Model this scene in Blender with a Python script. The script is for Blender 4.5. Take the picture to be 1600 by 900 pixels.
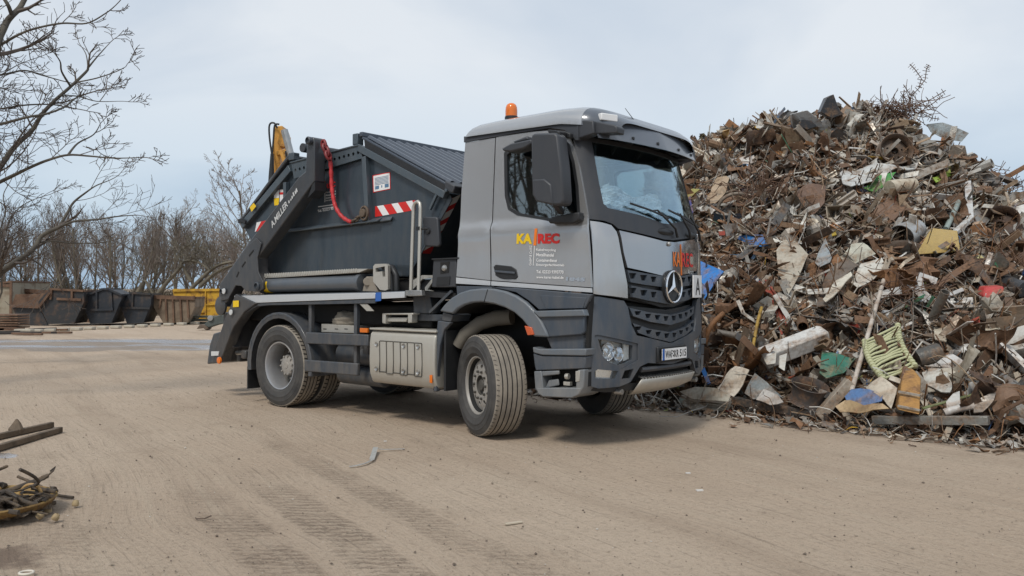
import bpy, bmesh, math, random
from mathutils import Vector, Matrix, Euler, noise as mnoise
from mathutils.geometry import delaunay_2d_cdt
R = math.radians
for o in list(bpy.data.objects): bpy.data.objects.remove(o)
SC = bpy.context.scene
COL = SC.collection

# ---------------------------------------------------------------- camera, world, sun, exposure
CAM_H, FPX = 1.529, 1322.4
cd = bpy.data.cameras.new('camera'); cam = bpy.data.objects.new('camera', cd); COL.objects.link(cam)
cd.sensor_width = 36; cd.lens = 36 * FPX / 1600; cd.clip_start = .05; cd.clip_end = 3000
cam.location = (0, 0, CAM_H)
cam.rotation_euler = (Matrix.Rotation(R(90.166), 3, 'X') @ Matrix.Rotation(.005, 3, 'Z')).to_euler()
SC.camera = cam
SUN_EL, SUN_AZ = R(52), R(205)          # azimuth measured clockwise from +Y: behind the camera, slightly left
world = bpy.data.worlds.new('World'); SC.world = world; world.use_nodes = True
def build_world():
    nt = world.node_tree; nt.nodes.clear(); L = nt.links.new; N = nt.nodes.new
    out = N('ShaderNodeOutputWorld'); bg = N('ShaderNodeBackground')
    sky = N('ShaderNodeTexSky'); sky.sky_type = 'NISHITA'; sky.sun_disc = False
    sky.sun_elevation = SUN_EL; sky.sun_rotation = SUN_AZ; sky.air_density = 1.0; sky.dust_density = 1.0
    tc = N('ShaderNodeTexCoord'); mp = N('ShaderNodeMapping'); mp.inputs['Scale'].default_value = (1.0, 1.0, 2.6)
    L(tc.outputs['Generated'], mp.inputs[0])
    n1 = N('ShaderNodeTexNoise'); n1.inputs['Scale'].default_value = 1.7; n1.inputs['Detail'].default_value = 6; n1.inputs['Roughness'].default_value = .48
    n1.inputs['Distortion'].default_value = .5
    L(mp.outputs[0], n1.inputs['Vector'])
    r1 = N('ShaderNodeValToRGB'); r1.color_ramp.elements[0].position = .38; r1.color_ramp.elements[1].position = .64
    r1.color_ramp.elements[0].color = (4.7, 5.5, 6.5, 1); r1.color_ramp.elements[1].color = (7.2, 7.55, 7.9, 1)
    L(n1.outputs['Fac'], r1.inputs[0])
    # layered overcast: bluer low down, paler overhead
    sp = N('ShaderNodeSeparateXYZ'); L(tc.outputs['Generated'], sp.inputs[0])
    el = N('ShaderNodeMapRange'); el.inputs['From Min'].default_value = 0; el.inputs['From Max'].default_value = .26
    L(sp.outputs['Z'], el.inputs['Value'])
    ti = N('ShaderNodeMix'); ti.data_type = 'RGBA'; ti.blend_type = 'MULTIPLY'; ti.inputs[0].default_value = 1
    r2 = N('ShaderNodeValToRGB'); r2.color_ramp.elements[0].color = (.62, .76, .88, 1); r2.color_ramp.elements[1].color = (1, 1, 1, 1)
    L(el.outputs[0], r2.inputs[0]); L(r1.outputs[0], ti.inputs[6]); L(r2.outputs[0], ti.inputs[7])
    mx = N('ShaderNodeMix'); mx.data_type = 'RGBA'; mx.inputs[0].default_value = .88
    L(sky.outputs[0], mx.inputs[6]); L(ti.outputs[2], mx.inputs[7])
    L(mx.outputs[2], bg.inputs[0]); bg.inputs[1].default_value = .082
    L(bg.outputs[0], out.inputs[0])
build_world()
sl = bpy.data.lights.new('sun', 'SUN'); sl.energy = 1.5; sl.angle = R(14); sl.color = (1, .955, .88)
so = bpy.data.objects.new('sun', sl); COL.objects.link(so)
_sd = Vector((math.sin(SUN_AZ) * math.cos(SUN_EL), math.cos(SUN_AZ) * math.cos(SUN_EL), math.sin(SUN_EL)))
so.rotation_euler = _sd.to_track_quat('Z', 'Y').to_euler(); so.location = (-8, -10, 20)
vs = SC.view_settings; vs.view_transform = 'Standard'; vs.look = 'None'; vs.exposure = 0.50; vs.gamma = 1; vs.use_curve_mapping = False
SC.render.engine = 'CYCLES'
try:
    SC.cycles.max_bounces = 6; SC.cycles.use_denoising = True
    SC.cycles.sample_clamp_indirect = 6; SC.cycles.caustics_reflective = False; SC.cycles.caustics_refractive = False
except Exception: pass

# ---------------------------------------------------------------- picture point -> place (rays of the survey camera)
CR, SR = math.cos(.005), math.sin(.005)
def wray(px, py):
    a, b = px - 800, py - 450
    u = CR * a + SR * b; v = -SR * a + CR * b - 3.83
    return Vector((u / FPX, 1, -v / FPX))
C0 = Vector((0, 0, CAM_H))
def G(px, py, z=0.0):                   # point on the level z
    r = wray(px, py); return C0 + r * ((z - CAM_H) / r.z)
def W(px, py, D):                       # point at depth D
    return C0 + wray(px, py) * D
YAW = -.6832; TO = Vector((.526, 9.719, 0))
TM = Matrix.Translation(TO) @ Matrix.Rotation(YAW, 4, 'Z'); TI = TM.inverted(); TI3 = TI.to_3x3()
LC = TI @ C0
def lray(px, py): return TI3 @ wray(px, py)
def Y(px, py, y):                       # truck coordinates: +X forward, +Y left, +Z up
    d = lray(px, py); return LC + d * ((y - LC.y) / d.y)
def X(px, py, x):
    d = lray(px, py); return LC + d * ((x - LC.x) / d.x)
def Z(px, py, z):
    d = lray(px, py); return LC + d * ((z - LC.z) / d.z)

# ---------------------------------------------------------------- objects
def new_empty(name, label, cat, loc=(0, 0, 0), rz=0, group=None):
    o = bpy.data.objects.new(name, None); COL.objects.link(o); o.location = loc; o.rotation_euler = (0, 0, rz)
    o.empty_display_size = .1
    return tag(o, label, cat, group)
def tag(o, label, cat, group=None, kind=None):
    if label: o['label'] = label
    if cat: o['category'] = cat
    if group: o['group'] = group
    if kind: o['kind'] = kind
    return o
class MB:
    def __init__(s): s.v = []; s.f = []; s.m = []; s.c = []; s.col = None
    def add(s, vs, fs, m=0):
        b = len(s.v); s.v += [tuple(p) for p in vs]; s.f += [tuple(b + i for i in f) for f in fs]; s.m += [m] * len(fs)
        if s.col is not None: s.c += [s.col] * len(fs)
        return s
    def box(s, c, d, rot=None, m=0):
        c = Vector(c); q = []
        for k in ((-1, -1, -1), (1, -1, -1), (1, 1, -1), (-1, 1, -1), (-1, -1, 1), (1, -1, 1), (1, 1, 1), (-1, 1, 1)):
            p = Vector((k[0] * d[0] / 2, k[1] * d[1] / 2, k[2] * d[2] / 2))
            q.append(c + (rot @ p if rot else p))
        return s.add(q, [(0, 3, 2, 1), (4, 5, 6, 7), (0, 1, 5, 4), (1, 2, 6, 5), (2, 3, 7, 6), (3, 0, 4, 7)], m)
    def beam(s, a, b, w, h, up=(0, 0, 1), m=0):
        a, b = Vector(a), Vector(b); d = (b - a); L = d.length; x = d.normalized(); u = Vector(up)
        y = u.cross(x)
        if y.length < 1e-4: y = Vector((0, 1, 0))
        y.normalize(); z = x.cross(y)
        return s.box((a + b) / 2, (L, w, h), Matrix((x, y, z)).transposed(), m)
    def prism(s, pts, vec, m=0):
        n = len(pts); p = [Vector(q) for q in pts]; vec = Vector(vec)
        return s.add(p + [q + vec for q in p], [tuple(range(n)), tuple(range(2 * n - 1, n - 1, -1))] + [(i, (i + 1) % n, n + (i + 1) % n, n + i) for i in range(n)], m)
    def tube(s, pts, r, n=8, m=0, caps=True):
        P = [Vector(p) for p in pts]; k = len(P)
        rr = r if isinstance(r, (list, tuple)) else [r] * k
        vs, fs = [], []; ref = None
        for i, p in enumerate(P):
            d = (P[min(i + 1, k - 1)] - P[max(i - 1, 0)])
            d = d.normalized() if d.length > 1e-9 else Vector((0, 0, 1))
            if ref is None:
                ref = d.orthogonal().normalized()
            else:
                ref = ref - d * ref.dot(d)
                ref = ref.normalized() if ref.length > 1e-6 else d.orthogonal().normalized()
            b = d.cross(ref)
            for j in range(n):
                a = 2 * math.pi * j / n; vs.append(p + (ref * math.cos(a) + b * math.sin(a)) * rr[i])
        for i in range(k - 1):
            for j in range(n):
                fs.append((i * n + j, i * n + (j + 1) % n, (i + 1) * n + (j + 1) % n, (i + 1) * n + j))
        if caps: fs += [tuple(range(n - 1, -1, -1)), tuple(range((k - 1) * n, k * n))]
        return s.add(vs, fs, m)
    def lathe(s, prof, c, axis, n=48, m=0, mats=None, close=False):
        c = Vector(c); ax = Vector(axis).normalized(); u = ax.orthogonal().normalized(); w = ax.cross(u); k = len(prof)
        vs = []
        for i in range(n):
            a = 2 * math.pi * i / n; e = u * math.cos(a) + w * math.sin(a)
            for r, h in prof: vs.append(c + e * r + ax * h)
        kk = k if close else k - 1
        for j in range(kk):
            fs = [(i * k + j, ((i + 1) % n) * k + j, ((i + 1) % n) * k + (j + 1) % k, i * k + (j + 1) % k) for i in range(n)]
            if j == 0: s.add(vs, fs, mats[j] if mats else m); base = len(s.v) - len(vs)
            else:
                s.f += [tuple(base + q for q in f) for f in fs]; s.m += [mats[j] if mats else m] * n
                if s.col is not None: s.c += [s.col] * n
        return s
    def build(s, name, mats, parent=None, smooth=35, bevel=0, recalc=True, seg=2, weld=False):
        me = bpy.data.meshes.new(name); me.from_pydata(s.v, [], s.f)
        if not isinstance(mats, (list, tuple)): mats = [mats]
        for q in mats: me.materials.append(q)
        me.polygons.foreach_set('material_index', s.m)
        if s.c:
            at = me.attributes.new('Col', 'FLOAT_COLOR', 'FACE')
            at.data.foreach_set('color', [x for c in s.c for x in (c[0], c[1], c[2], 1)])
        if recalc or weld:
            bm = bmesh.new(); bm.from_mesh(me)
            if weld: bmesh.ops.remove_doubles(bm, verts=bm.verts, dist=1e-4)
            if recalc: bmesh.ops.recalc_face_normals(bm, faces=bm.faces)
            bm.to_mesh(me); bm.free()
        if smooth:
            me.polygons.foreach_set('use_smooth', [True] * len(me.polygons)); me.set_sharp_from_angle(angle=R(smooth))
        me.update()
        o = bpy.data.objects.new(name, me); COL.objects.link(o)
        if parent: o.parent = parent
        if bevel:
            b = o.modifiers.new('bevel', 'BEVEL'); b.width = bevel; b.segments = seg; b.limit_method = 'ANGLE'; b.angle_limit = R(35); b.harden_normals = False
        return o
    def mirror(s):                      # add a copy on the truck's other side
        n = len(s.v); nf = len(s.f)
        s.v += [(x, -y, z) for x, y, z in s.v[:n]]
        s.f += [tuple(n + i for i in reversed(f)) for f in s.f[:nf]]; s.m += s.m[:nf]
        return s
def inside(p, poly):
    c = False; n = len(poly); x, y = p
    for i in range(n):
        x1, y1 = poly[i]; x2, y2 = poly[i - 1]
        if (y1 > y) != (y2 > y) and x < (x2 - x1) * (y - y1) / (y2 - y1) + x1: c = not c
    return c
def dens(poly, step):
    out = []
    for i in range(len(poly)):
        a, b = Vector(poly[i]), Vector(poly[(i + 1) % len(poly)]); k = max(1, int((b - a).length / step + .5))
        for j in range(k): out.append(a.lerp(b, j / k))
    return out
def patch(mb, outer, holes, mapf, step=.08, thick=.02, m=0):
    loops = [dens([Vector(p) for p in outer], step)] + [dens([Vector(p) for p in h], step) for h in holes]
    vs, es = [], []
    for lp in loops:
        b = len(vs); vs += lp; es += [(b + i, b + (i + 1) % len(lp)) for i in range(len(lp))]
    xs = [p.x for p in loops[0]]; ys = [p.y for p in loops[0]]
    ot = [tuple(p) for p in loops[0]]; hs = [[tuple(p) for p in l] for l in loops[1:]]
    bnd = list(vs)
    gx = min(xs) + step / 2
    while gx < max(xs):
        gy = min(ys) + step / 2
        while gy < max(ys):
            p = Vector((gx, gy))
            if inside(p, ot) and not any(inside(p, h) for h in hs) and min((p - q).length_squared for q in bnd) > (step * .45) ** 2: vs.append(p)
            gy += step
        gx += step
    V, E, F, *_ = delaunay_2d_cdt(vs, es, [], 0, 1e-6)
    fs = []
    for f in F:
        c = sum((V[i] for i in f), Vector((0, 0))) / len(f)
        if inside(c, ot) and not any(inside(c, h) for h in hs): fs.append(tuple(f))
    n = len(V); pts = [mapf(p.x, p.y, 0) for p in V] + [mapf(p.x, p.y, -thick) for p in V]
    cnt = {}
    for f in fs:
        for i in range(len(f)):
            e = (f[i], f[(i + 1) % len(f)]); cnt[e] = 1
    side = [(a, b, n + b, n + a) for (a, b) in cnt if (b, a) not in cnt]
    mb.add(pts, fs + [tuple(n + i for i in reversed(f)) for f in fs] + side, m)
    return mb
def trace(mb, pts, y, depth, m=0):      # an outline measured on the truck plane y, extruded inwards
    return mb.prism([Y(px, py, y) for px, py in pts], (0, depth, 0), m)
def text2d(s, bold=0.0, res=3, shear=0):
    cu = bpy.data.curves.new('t', 'FONT'); cu.body = s; cu.size = 1; cu.offset = bold; cu.resolution_u = res; cu.fill_mode = 'FRONT'; cu.shear = shear
    o = bpy.data.objects.new('t', cu); COL.objects.link(o)
    dg = bpy.context.evaluated_depsgraph_get(); me = bpy.data.meshes.new_from_object(o.evaluated_get(dg))
    vs = [(v.co.x, v.co.y) for v in me.vertices]; fs = [tuple(p.vertices) for p in me.polygons]
    bpy.data.objects.remove(o); bpy.data.curves.remove(cu); bpy.data.meshes.remove(me)
    x0 = min(p[0] for p in vs); x1 = max(p[0] for p in vs); y0 = min(p[1] for p in vs); y1 = max(p[1] for p in vs)
    return [((x - x0) / (x1 - x0), (y - y0) / (y1 - y0)) for x, y in vs], fs
def text(mb, s, a, b, c, nrm, m=0, bold=0.0, shear=0, f=None):
    # a: lower left, b: lower right, c: upper left corner of the words' box
    a, b, c, nrm = Vector(a), Vector(b), Vector(c), Vector(nrm)
    vs, fs = text2d(s, bold, shear=shear)
    P = [a + (b - a) * u + (c - a) * v + nrm for u, v in vs]
    if f: P = [f(p) for p in P]
    return mb.add(P, fs, m)

# ---------------------------------------------------------------- materials
def nodes(name):
    m = bpy.data.materials.new(name); m.use_nodes = True; nt = m.node_tree
    return m, nt, nt.nodes['Principled BSDF'], nt.nodes.new, nt.links.new
def mat(name, c, rough=.5, metal=0, var=.12, c2=None, sc=3.0, thr=(.45, .7), bump=0, bsc=40, coat=0, spec=.5, vr=.15, emit=None):
    m, nt, b, N, L = nodes(name)
    tc = N('ShaderNodeTexCoord')
    n = N('ShaderNodeTexNoise'); n.inputs['Scale'].default_value = sc; n.inputs['Detail'].default_value = 7; n.inputs['Roughness'].default_value = .62
    L(tc.outputs['Object'], n.inputs['Vector'])
    if c2 is None:
        lo = tuple(x * (1 - var) for x in c); hi = tuple(min(1, x * (1 + var)) for x in c)
    else: lo, hi = c, c2
    rp = N('ShaderNodeValToRGB'); rp.color_ramp.elements[0].color = (*lo, 1); rp.color_ramp.elements[1].color = (*hi, 1)
    rp.color_ramp.elements[0].position = thr[0]; rp.color_ramp.elements[1].position = thr[1]
    if c2 is None: rp.color_ramp.elements[0].position = .3
    L(n.outputs['Fac'], rp.inputs[0]); L(rp.outputs[0], b.inputs['Base Color'])
    mr = N('ShaderNodeMapRange'); mr.inputs['From Min'].default_value = .3; mr.inputs['From Max'].default_value = .7
    mr.inputs['To Min'].default_value = max(.02, rough - vr); mr.inputs['To Max'].default_value = min(1, rough + vr)
    L(n.outputs['Fac'], mr.inputs['Value']); L(mr.outputs[0], b.inputs['Roughness'])
    b.inputs['Metallic'].default_value = metal; b.inputs['Coat Weight'].default_value = coat; b.inputs['Specular IOR Level'].default_value = spec
    b.inputs['Coat Roughness'].default_value = .08
    if bump:
        n2 = N('ShaderNodeTexNoise'); n2.inputs['Scale'].default_value = bsc; n2.inputs['Detail'].default_value = 5
        L(tc.outputs['Object'], n2.inputs['Vector']); bp = N('ShaderNodeBump'); bp.inputs['Strength'].default_value = bump; bp.inputs['Distance'].default_value = .02
        L(n2.outputs['Fac'], bp.inputs['Height']); L(bp.outputs[0], b.inputs['Normal'])
    if emit:
        b.inputs['Emission Color'].default_value = (*emit[0], 1); b.inputs['Emission Strength'].default_value = emit[1]
    return m
def paint(name, c, rough=.35, metal=0, coat=.4, dust=.35, dustc=(.27, .22, .165), zdust=1.3, streak=True, bump=.03, chips=0, bsc=2.2, chipc=(.20, .175, .15)):
    # vehicle paint with settled road dust, strongest low on the vehicle, and rain streaks
    m, nt, b, N, L = nodes(name)
    tc = N('ShaderNodeTexCoord'); sp = N('ShaderNodeSeparateXYZ'); L(tc.outputs['Object'], sp.inputs[0])
    n = N('ShaderNodeTexNoise'); n.inputs['Scale'].default_value = 5; n.inputs['Detail'].default_value = 9; n.inputs['Roughness'].default_value = .7
    mp = N('ShaderNodeMapping'); mp.inputs['Scale'].default_value = (1.6, 1.6, .45) if streak else (1, 1, 1)
    L(tc.outputs['Object'], mp.inputs[0]); L(mp.outputs[0], n.inputs['Vector'])
    zr = N('ShaderNodeMapRange'); zr.inputs['From Min'].default_value = .3; zr.inputs['From Max'].default_value = zdust + .6
    zr.inputs['To Min'].default_value = 1; zr.inputs['To Max'].default_value = .25; L(sp.outputs['Z'], zr.inputs['Value'])
    nr = N('ShaderNodeMapRange'); nr.inputs['From Min'].default_value = .35; nr.inputs['From Max'].default_value = .75; L(n.outputs['Fac'], nr.inputs['Value'])
    mu = N('ShaderNodeMath'); mu.operation = 'MULTIPLY'; L(zr.outputs[0], mu.inputs[0]); L(nr.outputs[0], mu.inputs[1])
    m2 = N('ShaderNodeMath'); m2.operation = 'MULTIPLY'; m2.inputs[1].default_value = dust; L(mu.outputs[0], m2.inputs[0])
    mx = N('ShaderNodeMix'); mx.data_type = 'RGBA'; L(m2.outputs[0], mx.inputs[0]); mx.inputs[6].default_value = (*c, 1); mx.inputs[7].default_value = (*dustc, 1)
    base = mx.outputs[2]
    if chips:                            # scrapes and chipped spots down to dull metal
        cm_ = N('ShaderNodeMapping'); cm_.inputs['Scale'].default_value = (2.5, 2.5, 9); cm_.inputs['Rotation'].default_value = (.3, .9, .2); L(tc.outputs['Object'], cm_.inputs[0])
        cn = N('ShaderNodeTexNoise'); cn.inputs['Scale'].default_value = 3.2; cn.inputs['Detail'].default_value = 10; cn.inputs['Roughness'].default_value = .78; L(cm_.outputs[0], cn.inputs['Vector'])
        cr_ = N('ShaderNodeMapRange'); cr_.inputs['From Min'].default_value = .665; cr_.inputs['From Max'].default_value = .70; cr_.inputs['To Max'].default_value = chips; L(cn.outputs['Fac'], cr_.inputs['Value'])
        cx = N('ShaderNodeMix'); cx.data_type = 'RGBA'; L(cr_.outputs[0], cx.inputs[0]); L(base, cx.inputs[6]); cx.inputs[7].default_value = (*chipc, 1); base = cx.outputs[2]
    L(base, b.inputs['Base Color'])
    mr = N('ShaderNodeMapRange'); mr.inputs['To Min'].default_value = rough; mr.inputs['To Max'].default_value = min(1, rough + .5); L(m2.outputs[0], mr.inputs['Value']); L(mr.outputs[0], b.inputs['Roughness'])
    b.inputs['Metallic'].default_value = metal; b.inputs['Coat Weight'].default_value = coat; b.inputs['Coat Roughness'].default_value = .06
    if bump:
        n2 = N('ShaderNodeTexNoise'); n2.inputs['Scale'].default_value = bsc; n2.inputs['Detail'].default_value = 2
        L(tc.outputs['Object'], n2.inputs['Vector']); bp = N('ShaderNodeBump'); bp.inputs['Strength'].default_value = bump; bp.inputs['Distance'].default_value = .05
        L(n2.outputs['Fac'], bp.inputs['Height']); L(bp.outputs[0], b.inputs['Normal'])
    return m
def glassy(name, tint, refl, rough=.02, gcol=(.9, .97, 1)):
    m, nt, b, N, L = nodes(name); nt.nodes.remove(b)
    out = nt.nodes['Material Output']; g = N('ShaderNodeBsdfGlossy'); g.inputs['Roughness'].default_value = rough; g.inputs['Color'].default_value = (*gcol, 1)
    t = N('ShaderNodeBsdfTransparent'); t.inputs['Color'].default_value = (*tint, 1)
    lw = N('ShaderNodeLayerWeight'); lw.inputs['Blend'].default_value = .5; fr = N('ShaderNodeMath'); fr.operation = 'POWER'; fr.inputs[1].default_value = 4.5; L(lw.outputs['Facing'], fr.inputs[0])
    ad = N('ShaderNodeMath'); ad.operation = 'ADD'; ad.use_clamp = True; ad.inputs[1].default_value = refl; L(fr.outputs[0], ad.inputs[0])
    ms = N('ShaderNodeMixShader'); L(ad.outputs[0], ms.inputs[0]); L(t.outputs[0], ms.inputs[1]); L(g.outputs[0], ms.inputs[2]); L(ms.outputs[0], out.inputs[0])
    return m
def scrapmat(name, rough=.6, metal=.15, rust=.45, rustc=(.105, .048, .024), rsc=5, bump=.25):
    # the piece's own colour comes from its Col attribute; rust and dirt eat into it in patches
    m, nt, b, N, L = nodes(name)
    at = N('ShaderNodeAttribute'); at.attribute_name = 'Col'; tc = N('ShaderNodeTexCoord')
    n = N('ShaderNodeTexNoise'); n.inputs['Scale'].default_value = rsc; n.inputs['Detail'].default_value = 8; n.inputs['Roughness'].default_value = .7
    L(tc.outputs['Object'], n.inputs['Vector'])
    mr = N('ShaderNodeMapRange'); mr.inputs['From Min'].default_value = .62 - rust * .4; mr.inputs['From Max'].default_value = .78 - rust * .25; L(n.outputs['Fac'], mr.inputs['Value'])
    n3 = N('ShaderNodeTexNoise'); n3.inputs['Scale'].default_value = rsc * 6; n3.inputs['Detail'].default_value = 4; L(tc.outputs['Object'], n3.inputs['Vector'])
    rr = N('ShaderNodeValToRGB'); rr.color_ramp.elements[0].color = (*[x * .55 for x in rustc], 1); rr.color_ramp.elements[1].color = (*[x * 1.7 for x in rustc], 1); rr.color_ramp.elements[0].position = .3; rr.color_ramp.elements[1].position = .7
    L(n3.outputs['Fac'], rr.inputs[0])
    mx = N('ShaderNodeMix'); mx.data_type = 'RGBA'; L(mr.outputs[0], mx.inputs[0]); L(at.outputs['Color'], mx.inputs[6]); L(rr.outputs[0], mx.inputs[7])
    hv = N('ShaderNodeMapRange'); hv.inputs['To Min'].default_value = .72; hv.inputs['To Max'].default_value = 1.22; L(n3.outputs['Fac'], hv.inputs['Value'])
    mm = N('ShaderNodeMix'); mm.data_type = 'RGBA'; mm.blend_type = 'MULTIPLY'; mm.inputs[0].default_value = 1; L(mx.outputs[2], mm.inputs[6]); L(hv.outputs[0], mm.inputs[7])
    L(mm.outputs[2], b.inputs['Base Color'])
    b.inputs['Metallic'].default_value = metal
    r2 = N('ShaderNodeMapRange'); r2.inputs['To Min'].default_value = rough - .15; r2.inputs['To Max'].default_value = .95; L(mr.outputs[0], r2.inputs['Value']); L(r2.outputs[0], b.inputs['Roughness'])
    bp = N('ShaderNodeBump'); bp.inputs['Strength'].default_value = bump; bp.inputs['Distance'].default_value = .02; L(n3.outputs['Fac'], bp.inputs['Height']); L(bp.outputs[0], b.inputs['Normal'])
    return m

M = {}
M['silver'] = paint('cab_silver', (.455, .46, .465), .20, .62, .8, .36, zdust=1.5, bump=.05)
M['flap'] = paint('cab_silver_dark_flap', (.37, .375, .39), .12, .8, .9, .2, zdust=1.2, bump=.02)  # cab silver with its colour darkened for the mirrored heap
M['trim'] = paint('bright_trim', (.62, .64, .66), .35, .4, .3, .12)
M['plastic'] = paint('anthracite_plastic', (.050, .066, .088), .45, 0, .05, .42, bump=0)
M['plastic_l'] = paint('light_anthracite_plastic', (.115, .137, .162), .42, 0, .1, .45, bump=0, chips=.25)
M['black'] = mat('black_plastic', (.018, .019, .021), .5, 0, .25)
M['void'] = mat('dark_underbody_and_gaps', (.012, .012, .012), .8, 0, .3)  # near-black underbody; also paints shade into gaps and the front rim barrel
M['mirror_p'] = paint('mirror_plastic', (.04, .044, .052), .5, 0, 0, .15, bump=0)
M['skip'] = paint('skip_paint', (.024, .038, .052), .36, 0, .35, .26, zdust=2.6, bump=.32, bsc=1.6, chips=.45)
M['skip_l'] = paint('skip_edge_paint', (.062, .085, .105), .4, .1, .2, .3, zdust=3, chips=.6)
M['lid'] = paint('lid_paint', (.065, .08, .105), .38, .25, .2, .14, zdust=3)
M['arm'] = paint('loader_arm_paint', (.034, .039, .047), .42, 0, .25, .36, zdust=2.6, chips=.7)
M['frame'] = paint('chassis_paint', (.036, .049, .066), .45, 0, .15, .5, chips=.5)
M['alu'] = paint('dusty_aluminium', (.55, .53, .48), .4, .55, 0, .35)
M['tankskin'] = paint('dusty_tank_cover', (.47, .45, .40), .42, .35, 0, .5, dustc=(.40, .35, .28))
M['chrome'] = mat('chrome', (.8, .82, .85), .12, 1, .05)
M['steel'] = mat('worn_steel', (.42, .42, .41), .4, .8, .2, bump=.1)
M['tyre'] = paint('tyre_sidewall', (.036, .036, .037), .7, 0, 0, .42, dustc=(.17, .155, .135), zdust=2.4, streak=False, bump=0)
M['tread'] = paint('dusty_tread', (.20, .178, .150), .85, 0, 0, .9, dustc=(.37, .325, .265), zdust=3, streak=False, bump=0)
M['groove'] = mat('tread_groove', (.03, .027, .024), .9)
M['rimsil'] = paint('rim_silver', (.5, .51, .53), .35, .7, .2, .4)
M['rimgrey'] = paint('rim_dusty', (.40, .385, .36), .5, .35, 0, .55, dustc=(.36, .31, .25))
M['white'] = mat('white_print', (.8, .8, .8), .5, 0, .05)
M['offw'] = mat('grey_white_print', (.6, .61, .61), .5, 0, .05)
M['yellow'] = mat('yellow_print', (.85, .56, .01), .45, 0, .06)
M['orange'] = mat('orange_print', (.85, .20, .015), .45, 0, .06)
M['red'] = mat('red_print', (.62, .022, .018), .45, 0, .08)
M['blue'] = mat('blue_print', (.03, .12, .42), .45, 0, .1)
M['amber'] = mat('amber_lens', (.75, .17, .01), .2, 0, .1, coat=.5)
M['redpaint'] = mat('red_chain_sleeve', (.50, .035, .04), .5, 0, .3, bump=.3, bsc=60)
M['glass'] = glassy('cab_glass', (.50, .58, .58), .16)
M['wscreen'] = glassy('windscreen_glass', (.90, .96, .97), .22, gcol=(.72, .90, 1))
M['lens'] = glassy('clear_lens', (.97, .98, .98), .03)
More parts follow.
